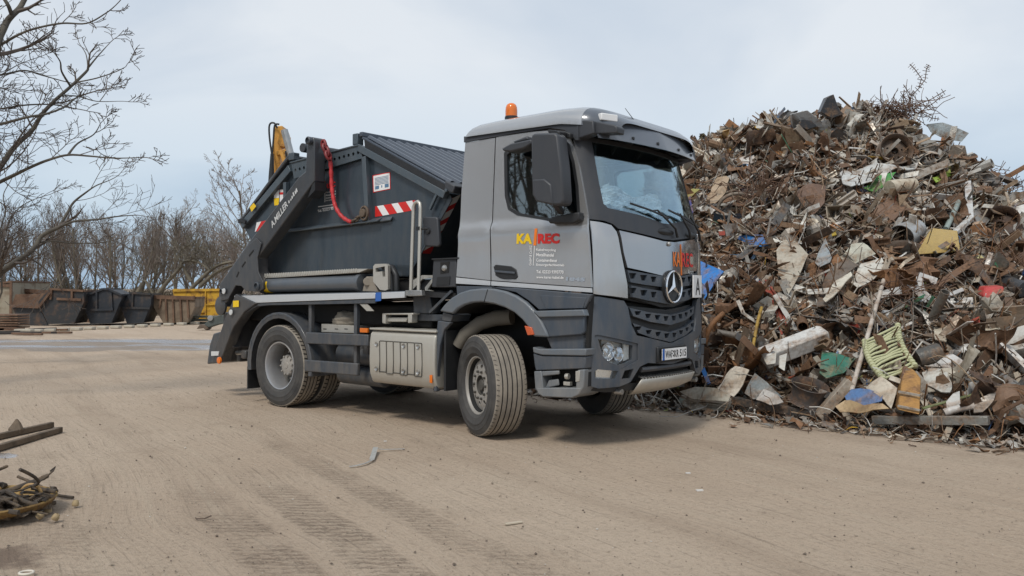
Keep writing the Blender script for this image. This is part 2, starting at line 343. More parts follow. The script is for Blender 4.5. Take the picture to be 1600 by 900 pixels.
# ---------------------------------------------------------------- setting: ground, puddles
B0 = Vector((3.62, 10.17, 0)); BD = Vector((.739, -.674, 0)); BN = Vector((.674, .739, 0))    # foot of the scrap heap
def ground_mat():
    m, nt, b, N, L = nodes('packed_dirt')
    tc = N('ShaderNodeTexCoord')
    def noise(scale, detail=6, rough=.6, vec=None, dist=0):
        n = N('ShaderNodeTexNoise'); n.inputs['Scale'].default_value = scale; n.inputs['Detail'].default_value = detail; n.inputs['Roughness'].default_value = rough; n.inputs['Distortion'].default_value = dist
        L(vec or tc.outputs['Object'], n.inputs['Vector']); return n.outputs['Fac']
    def rng(x, a, c, lo=0, hi=1, smooth=True):
        r = N('ShaderNodeMapRange'); r.interpolation_type = 'SMOOTHSTEP' if smooth else 'LINEAR'
        for k, v in zip(('From Min', 'From Max', 'To Min', 'To Max'), (a, c, lo, hi)): r.inputs[k].default_value = v
        L(x, r.inputs['Value']); return r.outputs[0]
    def mth(op, a, c=None):
        q = N('ShaderNodeMath'); q.operation = op; q.use_clamp = False
        for i, v in enumerate((a, c)):
            if v is None: continue
            if isinstance(v, (int, float)): q.inputs[i].default_value = v
            else: L(v, q.inputs[i])
        return q.outputs[0]
    def mixc(f, a, c, mode='MIX'):
        q = N('ShaderNodeMix'); q.data_type = 'RGBA'; q.blend_type = mode
        if isinstance(f, (int, float)): q.inputs[0].default_value = f
        else: L(f, q.inputs[0])
        for i, v in ((6, a), (7, c)):
            if isinstance(v, tuple): q.inputs[i].default_value = (*v, 1)
            else: L(v, q.inputs[i])
        return q.outputs[2]
    # vehicle tracks: distance d from the line the lorries drive, which curves in from the left
    sx = N('ShaderNodeSeparateXYZ'); L(tc.outputs['Object'], sx.inputs[0]); wx, wy = sx.outputs[0], sx.outputs[1]
    wob = mth('MULTIPLY', mth('SUBTRACT', noise(.22, 2, .5), .5), 1.3)
    fy = mth('ADD', mth('ADD', mth('MULTIPLY', mth('MULTIPLY', wy, wy), -.00382), mth('MULTIPLY', wy, -.587)), 1.908)
    dist = mth('SUBTRACT', wx, fy); dw = mth('ADD', dist, wob)
    cb = N('ShaderNodeCombineXYZ'); L(mth('MULTIPLY', wy, .055), cb.inputs[0]); L(dw, cb.inputs[1]); st_o = cb.outputs[0]
    cp = N('ShaderNodeCombineXYZ'); L(wy, cp.inputs[0]); L(mth('MULTIPLY', dist, .55), cp.inputs[1]); mp_o = cp.outputs[0]
    tr_w = noise(1.1, 3, .5, st_o); tr_f = noise(6.5, 5, .65, st_o); tr_ff = noise(30, 3, .6, st_o)
    big = noise(.28, 4, .55); mid = noise(1.6, 7, .65); fine = noise(22, 8, .75); grit = noise(95, 4, .7)
    col = mixc(rng(big, .35, .65), (.45, .348, .258), (.505, .402, .305))
    col = mixc(mth('MULTIPLY', rng(mid, .52, .75), .55), col, (.32, .245, .178))
    col = mixc(mth('MULTIPLY', rng(tr_w, .46, .68), .5), col, (.34, .256, .187))
    col = mixc(mth('MULTIPLY', rng(tr_f, .5, .70), .55), col, (.50, .405, .305))
    col = mixc(mth('MULTIPLY', rng(tr_ff, .56, .7), .4), col, (.19, .15, .11))
    # chevron prints of tyres inside the wider tracks
    wv = N('ShaderNodeTexWave'); wv.wave_type = 'BANDS'; wv.bands_direction = 'X'; wv.inputs['Scale'].default_value = 4.2; wv.inputs['Distortion'].default_value = 9; wv.inputs['Detail'].default_value = 5; wv.inputs['Detail Scale'].default_value = 2.2; wv.inputs['Detail Roughness'].default_value = .7
    L(mp_o, wv.inputs['Vector'])
    edge = mth('MULTIPLY', mth('SUBTRACT', noise(2.6, 4, .6), .5), .16)
    def lane(c, w, y0, y1, k):
        a = mth('ABSOLUTE', mth('ADD', mth('SUBTRACT', dist, c), edge)); return mth('MULTIPLY', mth('MULTIPLY', rng(a, w, w * .62), rng(wy, y1, y0)), k)
    pm = mth('MAXIMUM', mth('MAXIMUM', lane(-.34, .24, 5.2, 7.0, 1.0), lane(.24, .24, 5.4, 7.6, 1.0)), mth('MAXIMUM', lane(.95, .20, 6.5, 9.5, .6), lane(-1.5, .2, 6.0, 9.0, .35)))
    pm = mth('MULTIPLY', mth('MULTIPLY', pm, rng(mid, .30, .54)), rng(noise(.9, 5, .65), .30, .50))
    col = mixc(mth('MULTIPLY', pm, .26), col, (.22, .162, .118))
    prints = mth('MULTIPLY', pm, rng(wv.outputs['Fac'], .45, .8))
    col = mixc(mth('MULTIPLY', mth('MULTIPLY', prints, rng(fine, .3, .6)), .62), col, (.155, .112, .08))
    # dark damp spots and specks of dirt
    sp = noise(3.2, 5, .6, None, .3); col = mixc(mth('MULTIPLY', rng(sp, .66, .74), .6), col, (.15, .112, .085))
    vo = N('ShaderNodeTexVoronoi'); vo.inputs['Scale'].default_value = 7.5; L(tc.outputs['Object'], vo.inputs['Vector'])
    col = mixc(mth('MULTIPLY', rng(vo.outputs['Distance'], .10, .04), rng(fine, .5, .6)), col, (.06, .045, .035))
    gr2 = noise(48, 5, .8); col = mixc(mth('MULTIPLY', rng(gr2, .55, .67), .36), col, (.19, .145, .107)); col = mixc(mth('MULTIPLY', rng(gr2, .46, .36), .35), col, (.52, .43, .335))
    col = mixc(mth('MULTIPLY', rng(fine, .48, .70), .55), col, (.22, .17, .125))
    col = mixc(mth('MULTIPLY', rng(grit, .54, .68), .42), col, (.54, .465, .375))
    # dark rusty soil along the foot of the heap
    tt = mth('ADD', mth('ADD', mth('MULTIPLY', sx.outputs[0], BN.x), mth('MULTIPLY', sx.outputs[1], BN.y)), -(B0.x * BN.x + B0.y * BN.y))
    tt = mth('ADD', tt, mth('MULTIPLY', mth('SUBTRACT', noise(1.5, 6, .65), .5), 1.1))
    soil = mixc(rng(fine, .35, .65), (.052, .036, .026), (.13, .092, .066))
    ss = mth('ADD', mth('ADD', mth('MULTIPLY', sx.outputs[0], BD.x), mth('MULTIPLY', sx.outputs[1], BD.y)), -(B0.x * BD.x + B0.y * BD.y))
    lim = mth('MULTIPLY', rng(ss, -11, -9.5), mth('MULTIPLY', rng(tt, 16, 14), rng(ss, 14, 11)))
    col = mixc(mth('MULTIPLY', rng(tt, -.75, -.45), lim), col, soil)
    # wet ground around the puddles in the yard behind
    ax = mth('DIVIDE', mth('ADD', sx.outputs[0], 10.6), 6.6); ay = mth('DIVIDE', mth('ADD', sx.outputs[1], -23.2), 2.9)
    rad = mth('SQRT', mth('ADD', mth('MULTIPLY', ax, ax), mth('MULTIPLY', ay, ay)))
    wet = rng(mth('ADD', rad, mth('MULTIPLY', mth('SUBTRACT', noise(.55, 6, .6), .5), 2.0)), .95, .72)
    bx = mth('DIVIDE', mth('ADD', sx.outputs[0], 3.05), .42); by = mth('DIVIDE', mth('ADD', sx.outputs[1], -4.75), .3)
    r2 = mth('SQRT', mth('ADD', mth('MULTIPLY', bx, bx), mth('MULTIPLY', by, by)))
    damp = rng(mth('ADD', r2, mth('MULTIPLY', mth('SUBTRACT', noise(4, 6, .6), .5), 1.6)), 1.05, .6)
    col = mixc(mth('MULTIPLY', wet, .6), col, (.15, .12, .095)); col = mixc(mth('MULTIPLY', damp, .7), col, (.115, .078, .058))
    L(col, b.inputs['Base Color'])
    # shallow water standing in the wet ground: soft, ragged, lying across the yard
    pv = N('ShaderNodeMapping'); pv.inputs['Scale'].default_value = (.34, 1.0, 1); L(tc.outputs['Object'], pv.inputs[0])
    px_ = mth('DIVIDE', mth('ADD', sx.outputs[0], 10.4), 5.6); py_ = mth('DIVIDE', mth('ADD', sx.outputs[1], -23.4), 2.6)
    prd = mth('SQRT', mth('ADD', mth('MULTIPLY', px_, px_), mth('MULTIPLY', py_, py_)))
    pud = mth('MULTIPLY', rng(noise(.62, 5, .55, pv.outputs[0], .4), .455, .52), rng(prd, 1.05, .8))
    qx = mth('DIVIDE', mth('ADD', sx.outputs[0], 4.85), .42); qy = mth('DIVIDE', mth('ADD', sx.outputs[1], -7.72), .16); qd = mth('SQRT', mth('ADD', mth('MULTIPLY', qx, qx), mth('MULTIPLY', qy, qy)))
    pud = mth('MAXIMUM', pud, rng(mth('ADD', qd, mth('MULTIPLY', mth('SUBTRACT', noise(5, 4, .5), .5), 1.2)), 1, .8))
    L(rng(wet, 0, 1, .93, .5), b.inputs['Roughness']); b.inputs['Specular IOR Level'].default_value = .25
    h = mth('ADD', mth('MULTIPLY', fine, .5), mth('MULTIPLY', tr_f, .55)); h = mth('ADD', h, mth('MULTIPLY', mid, .9)); h = mth('ADD', h, mth('MULTIPLY', grit, .26))
    h = mth('SUBTRACT', h, mth('MULTIPLY', prints, .42)); h = mth('ADD', h, mth('MULTIPLY', tr_ff, .15))
    bp = N('ShaderNodeBump'); bp.inputs['Strength'].default_value = 1.0; bp.inputs['Distance'].default_value = .036; L(h, bp.inputs['Height']); L(bp.outputs[0], b.inputs['Normal'])
    gl = N('ShaderNodeBsdfGlossy'); gl.inputs['Roughness'].default_value = .26; gl.inputs['Color'].default_value = (.92, .95, 1, 1); gb = N('ShaderNodeBump'); gb.inputs['Strength'].default_value = .25; gb.inputs['Distance'].default_value = .06; L(tr_f, gb.inputs['Height']); L(gb.outputs[0], gl.inputs['Normal'])
    ms = N('ShaderNodeMixShader'); L(mth('MULTIPLY', pud, .66), ms.inputs[0]); L(b.outputs[0], ms.inputs[1]); L(gl.outputs[0], ms.inputs[2]); L(ms.outputs[0], nt.nodes['Material Output'].inputs[0])
    return m
def build_ground():
    def axis(lo, hi, near, n):
        out = []; k = int((near) / .25)
        out = [i * .25 for i in range(-k, k + 1)]
        a = near; s = .3
        while a < hi: s *= 1.22; a += s; out.append(a)
        a = -near; s = .3
        while a > lo: s *= 1.22; a -= s; out.insert(0, a)
        return out
    xs = axis(-1500, 1500, 12, 0); ys = [y + 10 for y in axis(-60, 1800, 10, 0)]
    mb = MB(); vs = []
    for y in ys:
        for x in xs:
            z = (mnoise.noise((x * .35, y * .35, 3)) * .012 + mnoise.noise((x * 1.4, y * 1.4, 9)) * .005) if abs(x) < 40 and -10 < y < 60 else 0
            vs.append((x, y, z - .004))
    n = len(xs)
    mb.add(vs, [(j * n + i, j * n + i + 1, (j + 1) * n + i + 1, (j + 1) * n + i) for j in range(len(ys) - 1) for i in range(n - 1)])
    o = mb.build('ground', ground_mat(), smooth=180, recalc=False); o['kind'] = 'structure'
build_ground()
# ---------------------------------------------------------------- truck: surfaces of the cab
truck = new_empty('skip_loader_truck', 'grey two axle skip loader truck with red and yellow door lettering carrying a dark skip', 'truck', TO, YAW)
def spline(P, n):
    out = []
    for i in range(len(P) - 1):
        p0, p1, p2, p3 = (P[max(i - 1, 0)], P[i], P[i + 1], P[min(i + 2, len(P) - 1)])
        for k in range(n):
            t = k / n
            out.append(tuple(.5 * (2 * b + (c - a) * t + (2 * a - 5 * b + 4 * c - d) * t * t + (3 * b - a - 3 * c + d) * t ** 3) for a, b, c, d in zip(p0, p1, p2, p3)))
    return out + [P[-1]]
def interp(tab, z):
    if z <= tab[0][0]: return tab[0][1]
    for (a, b), (c, d) in zip(tab, tab[1:]):
        if z <= c: return b + (d - b) * (z - a) / (c - a)
    return tab[-1][1]
class Front:                            # bowed front: plan curve by arc length u, moved back by x0(z), narrowed by w(z)
    def __init__(s, plan, x0, w):
        half = spline(plan, 12); s.x0 = x0; s.w = w
        s.pts = [(0, 0, 0)]; L = 0
        for a, b in zip(half, half[1:]):
            L += math.hypot(b[0] - a[0], b[1] - a[1]); s.pts.append((L, b[0], b[1]))
        s.L = L
    def at(s, u, z, off=0):
        sg = -1 if u < 0 else 1; a = min(abs(u), s.L)
        for (l0, x0, y0), (l1, x1, y1) in zip(s.pts, s.pts[1:]):
            if a <= l1 + 1e-9:
                t = (a - l0) / (l1 - l0); x = x0 + (x1 - x0) * t; y = y0 + (y1 - y0) * t
                nx, ny = (y1 - y0), -(x1 - x0); q = math.hypot(nx, ny); nx /= q; ny /= q
                break
        return Vector((interp(s.x0, z) + x + nx * off, sg * (y + ny * off) * interp(s.w, z), z))
    def pix(s, px, py):                 # surface parameters under a picture point (visible half)
        d = lray(px, py); best = None
        u, z = 0.0, LC.z + d.z * 9
        def err(u, z):
            p = s.at(u, z); t = (p - LC).dot(d) / d.dot(d); q = p - (LC + d * t)
            e = TM.to_3x3() @ q; return e.x, e.z
        for st in (-.9, -.4, .3):
            u = st; z = LC.z + d.z * 8.5
            for _ in range(40):
                e0 = err(u, z); h = 1e-4; eu = err(u + h, z); ez = err(u, z + h)
                a, b2, c, d2 = (eu[0] - e0[0]) / h, (ez[0] - e0[0]) / h, (eu[1] - e0[1]) / h, (ez[1] - e0[1]) / h
                dt = a * d2 - b2 * c
                if abs(dt) < 1e-9: break
                du = (-e0[0] * d2 + e0[1] * b2) / dt; dz = (-a * e0[1] + c * e0[0]) / dt
                u += max(-.15, min(.15, du)); z += max(-.3, min(.3, dz)); u = max(-s.L, min(s.L, u))
            e = err(u, z); q = e[0] ** 2 + e[1] ** 2; dist = (s.at(u, z) - LC).length
            if best is None or (q < best[0] - 1e-5) or (q < 1e-5 and dist < best[3] - .05): best = (q, u, z, dist)
        return Vector((best[1], best[2]))
CABX = [(1.0, 1.45), (1.62, 1.45), (2.05, 1.43), (2.26, 1.39), (3.06, 1.17), (3.3, 1.08)]
CABW = [(1.0, 1.0), (2.25, 1.0), (3.1, .955), (3.4, .93)]
CF = Front([(0, 0), (-.03, .42), (-.08, .76), (-.115, .90), (-.17, 1.02), (-.26, 1.095), (-.40, 1.125), (-.60, 1.13)], CABX, CABW)
BF = Front([(0, 0), (-.025, .40), (-.085, .76), (-.14, .95), (-.215, 1.09), (-.31, 1.165), (-.44, 1.19), (-.75, 1.195)], [(.3, 1.40), (.62, 1.46), (1.1, 1.47), (1.45, 1.45)], [(.3, .99), (1, 1.0), (1.45, .985)])
def cabY(x, z): return interp([(1.3, 1.125), (1.9, 1.13), (2.18, 1.142), (2.235, 1.105), (3.2, 1.05)], z) * (1 - .0 * x)
def side_map(sgn, extra=0.0):
    return lambda a, b, off: Vector((a, sgn * (cabY(a, b) + extra + off), b))
def YS(px, py):                          # picture point on the (tilted) cab side
    z = 2.0
    for _ in range(6): p = Y(px, py, -cabY(0, z)); z = p.z
    return Vector((p.x, p.z))
def front_map(F, e=0.0): return lambda a, b, off: F.at(a, b, e + off)
def mir(pts): return [Vector((-p[0], p[1])) for p in reversed(pts)]
def half(F, left):                      # mirror a traced left half across the centre line
    L_ = [F.pix(*p) for p in left]; return L_ + mir(L_)
DX = 0
def cab():
    # door and rear corner, both sides
    door = [YS(*p) for p in [(775, 214), (830, 206), (868, 203), (884, 209), (896, 228), (905, 262), (913, 305), (918, 345), (921, 400), (924, 449), (768, 438)]]
    win = [YS(*p) for p in [(790, 240), (798, 232), (850, 223), (880, 221), (888, 226), (896, 252), (902, 290), (905, 335), (903, 346), (868, 345), (835, 339), (810, 335), (796, 326), (791, 305)]]
    back = [YS(*p) for p in [(727, 223), (773.6, 215), (766.4, 438), (713, 432), (716, 380), (721, 300)]]
    strip_d = [YS(*p) for p in [(768, 439.4), (924, 450.4), (924.5, 457), (768, 446)]]; strip_b = [YS(*p) for p in [(713, 433.5), (766.4, 439), (766.4, 446), (713, 443)]]
    parts = []
    for sg in (-1, 1):
        d = patch(MB(), door, [win], side_map(sg), .07, .03).build('door', M['silver'], truck, smooth=50)
        b = patch(MB(), back, [], side_map(sg), .09, .03).build('cab_side_panel', M['silver'], truck, smooth=50)
        patch(MB(), strip_d, [], side_map(sg, .004), .1, .02).build('door_trim', M['trim'], d, smooth=50)
        patch(MB(), strip_b, [], side_map(sg, .004), .1, .02).build('panel_trim', M['trim'], b, smooth=50)
        ring = MB(); inner = [Vector((p.x, p.y)) for p in win]; c = sum(inner, Vector((0, 0))) / len(inner)
        outr = [c + (p - c) * 1.035 for p in inner]; inn = [c + (p - c) * .955 for p in inner]
        patch(ring, outr, [inn], side_map(sg, .006), .06, .03); ring.build('window_seal', M['black'], d, smooth=50)
        patch(MB(), [c + (p - c) * .98 for p in inner], [], side_map(sg, -.012), .12, .006).build('window_pane', M['glass'], d, smooth=60)
        # recessed handle
        hp = [YS(*p) for p in [(771.5, 417), (775, 413.5), (799, 416), (807, 421), (809.5, 433), (806, 436.5), (784, 435.5), (775, 430)]]
        h = MB(); patch(h, hp, [], side_map(sg, .008), .05, .02)
        g = h.build('handle', M['black'], d, smooth=50, bevel=.006)
        cc = sum(hp, Vector((0, 0))) / len(hp)
        b2 = MB(); b2.beam((cc.x - .14, sg * 1.146, cc.y + .012), (cc.x + .13, sg * 1.146, cc.y - .01), .012, .022); b2.build('grip', M['plastic'], g, bevel=.004)
    # black frame round the windscreen with cowl
    fr = half(CF, [(1038, 374), (966, 357), (958, 350), (945, 345), (918, 342), (913, 305), (906, 262), (898, 228), (895, 214)])
    zt = fr[8].y; fr = fr[:9] + fr[9:]
    wsl = half(CF, [(1036, 349), (1000, 336), (950, 325), (943, 318), (936, 285), (929, 245), (925, 222)])
    M['cowl'] = paint('cowl_plastic', (.032, .036, .044), .5, 0, 0, .3, bump=0)
    patch(MB(), fr, [wsl], front_map(CF, .0), .06, .03).build('windscreen_surround', M['cowl'], truck, smooth=45)
    patch(MB(), [p * 1 for p in wsl], [], front_map(CF, -.008), .09, .006).build('windscreen', M['wscreen'], truck, smooth=60)
    # silver corner panels and bonnet flap
    cp = [CF.pix(*p) for p in [(922, 345), (940, 347.5), (955, 352), (963, 362), (970, 395), (980, 446), (980.5, 466), (937, 460.5), (927, 459)]]
    gp = half(CF, [(1036, 377), (967, 360), (974, 395), (980, 418), (1036, 431)])
    for sg in (1, -1):
        q = cp if sg > 0 else mir(cp)
        patch(MB(), q, [], front_map(CF, .004), .05, .03).build('corner_panel', M['silver'], truck, smooth=50)
    flap = patch(MB(), gp, [], front_map(CF, .006), .07, .03).build('service_flap', M['flap'], truck, smooth=50)
    # dark backing shell so that the joints read dark; floor, back wall, roof lining
    sh = MB()
    sh.box((.25, 0, 1.58), (1.55, 2.18, .06)); sh.box((-.40, 0, 2.35), (.06, 2.06, 1.5)); sh.box((.3, 0, 3.10), (1.4, 2.0, .04))
    for sg in (-1, 1):
        sh.box((.30, sg * 1.085, 1.88), (1.5, .03, .6)); sh.box((-.2, sg * 1.0, 2.62), (.42, .03, .9))
    shp = half(CF, [(1036, 375), (960, 352), (921, 342), (926, 459), (981, 468), (1036, 479)])
    patch(sh, shp, [], front_map(CF, -.05), .1, .02)
    sh.build('cab_shell', M['void'], truck)
    # roof: side skin in silver, gutter band below it, front fairing
    def rz(x): return interp([(-.46, 3.20), (-.445, 3.285), (-.41, 3.335), (-.33, 3.362), (-.1, 3.375), (.1, 3.382), (.7, 3.392), (1.0, 3.377), (1.12, 3.34), (1.26, 3.25), (1.36, 3.16)], x)
    def band(x): return interp([(-.46, 3.19), (.3, 3.185), (.8, 3.18), (1.36, 3.10)], x)
    def roof(x0, x1, n, wid):
        g = MB(); vs = []; k = 24
        for i in range(n + 1):
            x = x0 + (x1 - x0) * (i / n) ** (1.6 if x0 < 0 else 1); w = wid(x); zb = band(x); zt_ = max(rz(x), zb + .012)
            for j in range(k + 1):
                a = -1 + 2 * j / k; y = math.copysign(1 - (1 - abs(a)) ** 2.2, a) * w
                vs.append((x, y, zb + (zt_ - zb) * max(0, 1 - abs(y / w) ** 8) ** .42))  # last entry: even dark tone of the bearers and short beams
        g.add(vs, [(i * (k + 1) + j, i * (k + 1) + j + 1, (i + 1) * (k + 1) + j + 1, (i + 1) * (k + 1) + j) for i in range(n) for j in range(k)]); return g
    wid = lambda x: 1.085 if x < .9 else 1.085 * math.sqrt(max(.05, 1 - ((x - .9) / .52) ** 2.8))
    rf = roof(-.46, 1.05, 30, wid); rf.box((-.455, 0, 3.2), (.01, 2.1, .03))
    rp = rf.build('roof', M['silver'], truck, smooth=60, recalc=False)
    roof(1.047, 1.31, 14, lambda x: wid(x) * .997).build('roof_fairing', M['fair'], truck, smooth=60, recalc=False)
    gut = [YS(*p) for p in [(726, 213.5), (800, 201), (860, 190.5), (905, 188), (905, 219), (900, 219), (893, 209), (882, 203), (860, 200), (800, 209), (726, 222.5)]]
    for sg in (-1, 1):
        patch(MB(), gut, [], side_map(sg, .012), .06, .03).build('roof_gutter', M['mirror_p'], truck, smooth=45)
        br = [Y(*p, -1.02) for p in [(905, 188), (930, 189), (932, 209), (912, 216), (905, 219)]]; br2 = [Y(*p, -.98) for p in [(932, 190), (964, 196), (968, 199), (967, 209), (933, 210)]]
        e = MB(); e.prism([(p.x, sg * 1.06, p.z) for p in br], (0, -sg * .12, 0)); e.prism([(p.x - (.2 if sg > 0 else 0), sg * (1.02 if sg < 0 else .96), p.z) for p in br2], (0, -sg * .14, 0))
        e.build('visor_bracket', M['mirror_p'], truck, bevel=.012)
    # external sun visor: smoky, bowed, leaning forward
    vis = MB()
    lo = [BFv(u, 3.005, .205) for u in [i / 20 * .99 for i in range(-20, 21)]]; hi = [BFv(u, 3.215, .185) for u in [i / 20 * .99 for i in range(-20, 21)]]
    lo2 = [BFv(u, 3.005, .19) for u in [i / 20 * .99 for i in range(-20, 21)]]; hi2 = [BFv(u, 3.215, .17) for u in [i / 20 * .99 for i in range(-20, 21)]]
    nn = 41; vis.add(lo + hi + lo2 + hi2, [(i, i + 1, nn + i + 1, nn + i) for i in range(40)] + [(2 * nn + i + 1, 2 * nn + i, 3 * nn + i, 3 * nn + i + 1) for i in range(40)] + [(i + 1, i, 2 * nn + i, 2 * nn + i + 1) for i in range(40)] + [(nn + i, nn + i + 1, 3 * nn + i + 1, 3 * nn + i) for i in range(40)] + [(0, nn, 3 * nn, 2 * nn), (40, 2 * nn + 40, 3 * nn + 40, nn + 40)])
    vz = vis.build('sun_visor', M['fair'], truck, smooth=50)
    for u in (-.55, -.12, .35, .75): bo = MB(); bo.lathe([(0, .012), (.016, .010), (.018, -.01)], BFv(u, 3.055, .20), (1, 0, .1), 10); bo.build('visor_bolt', M['black'], vz)
    for u in (-.5, -.02, .47): st = MB(); st.beam(BFv(u, 3.03, .15), BFv(u, 3.07, .0), .025, .05); st.build('visor_strut', M['black'], truck, bevel=.006)
    # corner clearance lamp and roof aerial
    for sg in (-1, 1):
        q = Y(950, 184, -.86); lm = MB(); lm.box((q.x - (.0 if sg < 0 else .1), sg * .86, q.z), (.06, .20, .07), Matrix.Rotation(sg * .35, 3, 'Z')); lm.build('clearance_lamp', M['white'], truck, bevel=.008)
    a0 = Y(994, 192, -.3); a1 = Y(977, 169, -.3)
    MB().tube([a0 + (a0 - a1) * .3, a0, a1], [.006, .005, .003], 6).build('aerial', M['black'], truck)
    # rotating beacon on the cab roof
    q = Y(799, 181, -.80); bc = MB(); bc.lathe([(0, -.06), (.072, -.06), (.072, -.012), (.062, .0)], (q.x, q.y, q.z), (0, 0, 1), 20)
    be = bc.build('beacon_base', M['black'], truck); dm = MB(); dm.lathe([(.066, -.01), (.066, .05), (.062, .09), (.050, .118), (.028, .133), (0, .137)], (q.x, q.y, q.z + .002), (0, 0, 1), 22)
    dm.build('beacon_lens', M['amber'], be, smooth=60)
    # interior: dash, seats, wheel, crinkled silver foil behind the glass
    it = MB(); it.box((1.0, 0, 1.95), (.42, 2.0, .45)); it.box((.55, 0, 1.75), (.5, .5, .3))
    it.build('dashboard', M['black'], truck, bevel=.05)
    for sy in (-.55, .55):
        s = MB(); s.box((.25, sy, 2.0), (.5, .5, .16)); s.box((.0, sy, 2.4), (.14, .48, .75), Matrix.Rotation(-.15, 3, 'Y')); s.box((-.06, sy, 2.85), (.1, .3, .18)); s.build('cab_seat', M['black'], truck, bevel=.04)
    wh = MB(); ct = Vector((.78, .55, 2.28)); ax = Vector((-.55, 0, .83)); e1 = Vector((0, 1, 0)); e2 = ax.cross(e1)
    wh.tube([ct + (e1 * math.cos(t) + e2 * math.sin(t)) * .22 for t in [i / 24 * 2 * math.pi for i in range(25)]], .016, 8); wh.beam(ct - e1 * .2, ct + e1 * .2, .05, .02); wh.beam(ct, ct - ax * .35, .05, .05)
    wh.build('steering_wheel', M['black'], truck)
    fo = MB(); A, B, Cc = CF.at(*CF.pix(952, 318), -.06), CF.at(*CF.pix(1046, 338), -.06), CF.at(*CF.pix(954, 282), -.06)
    n = 34; rr = random.Random(4); vs = []
    for j in range(n + 1):
        for i in range(n + 1):
            u, v = i / n, j / n; p = A + (B - A) * u + (Cc - A) * v * (.8 + .2 * math.sin(u * 9)); d = mnoise.noise((u * 9, v * 7, 1.5)) + .6 * abs(mnoise.noise((u * 17, v * 14, 4)))
            vs.append(p + Vector((-.05 + .04 * d, 0, .02 * d)))
    fo.add(vs, [(j * (n + 1) + i, j * (n + 1) + i + 1, (j + 1) * (n + 1) + i + 1, (j + 1) * (n + 1) + i) for j in range(n) for i in range(n)])
    fo.build('foil_sunscreen', mat('silver_foil', (.88, .90, .91), .22, .55, .03), truck, smooth=0, recalc=False)
    mr = MB(); q = CF.at(*CF.pix(935, 240), -.06); mr.tube([q + Vector((0, 0, .12)), q, q + Vector((.0, .01, -.06))], .02, 6); mr.box(q + Vector((-.01, .01, -.14)), (.03, .05, .17)); mr.build('interior_bracket', M['black'], truck, bevel=.01)
    return flap
def BFv(u, z, off): return CF.at(u, z, off)
M['fair'] = paint('smoky_fairing', (.095, .108, .13), .3, .1, .5, .25, zdust=2.5, bump=0)
flap = cab()

# ---------------------------------------------------------------- cab front: grilles, emblem, bumper, lamps
def bar(F, top, bot, holes, e=0.0, step=.05, thick=.05):
    # one slat of a grille: a traced left half (left to centre) mirrored, with notches along it
    t = [F.pix(*p) for p in top]; b = [F.pix(*p) for p in bot]
    t = [Vector((p.x, p.y)) for p in t]; b = [Vector((p.x, p.y)) for p in b]
    t[-1].x = 0; b[-1].x = 0
    out = t + mir(t)[1:] + list(reversed(mir(b))) [0:0]
    right_b = mir(b); out = t + mir(t)[1:] + [Vector((-p.x, p.y)) for p in b] [:-1] + [b[-1]] + list(reversed(b))[1:]
    hs = []
    def zz(poly, u):
        u = -abs(u)
        return interp([(p.x, p.y) for p in poly], u)
    for u0, wd in holes:
        for sg in ((-1, 1) if u0 else (1,)):
            c = sg * u0; za, zb = zz(t, c), zz(b, c); h = za - zb
            hs.append([Vector((c - wd / 2, za - h * .18)), Vector((c + wd / 2, za - h * .18)), Vector((c + wd / 2 * .62, za - h * .66)), Vector((c - wd / 2 * .62, za - h * .66))])
    return patch(MB(), out, hs, front_map(F, e), step, thick)
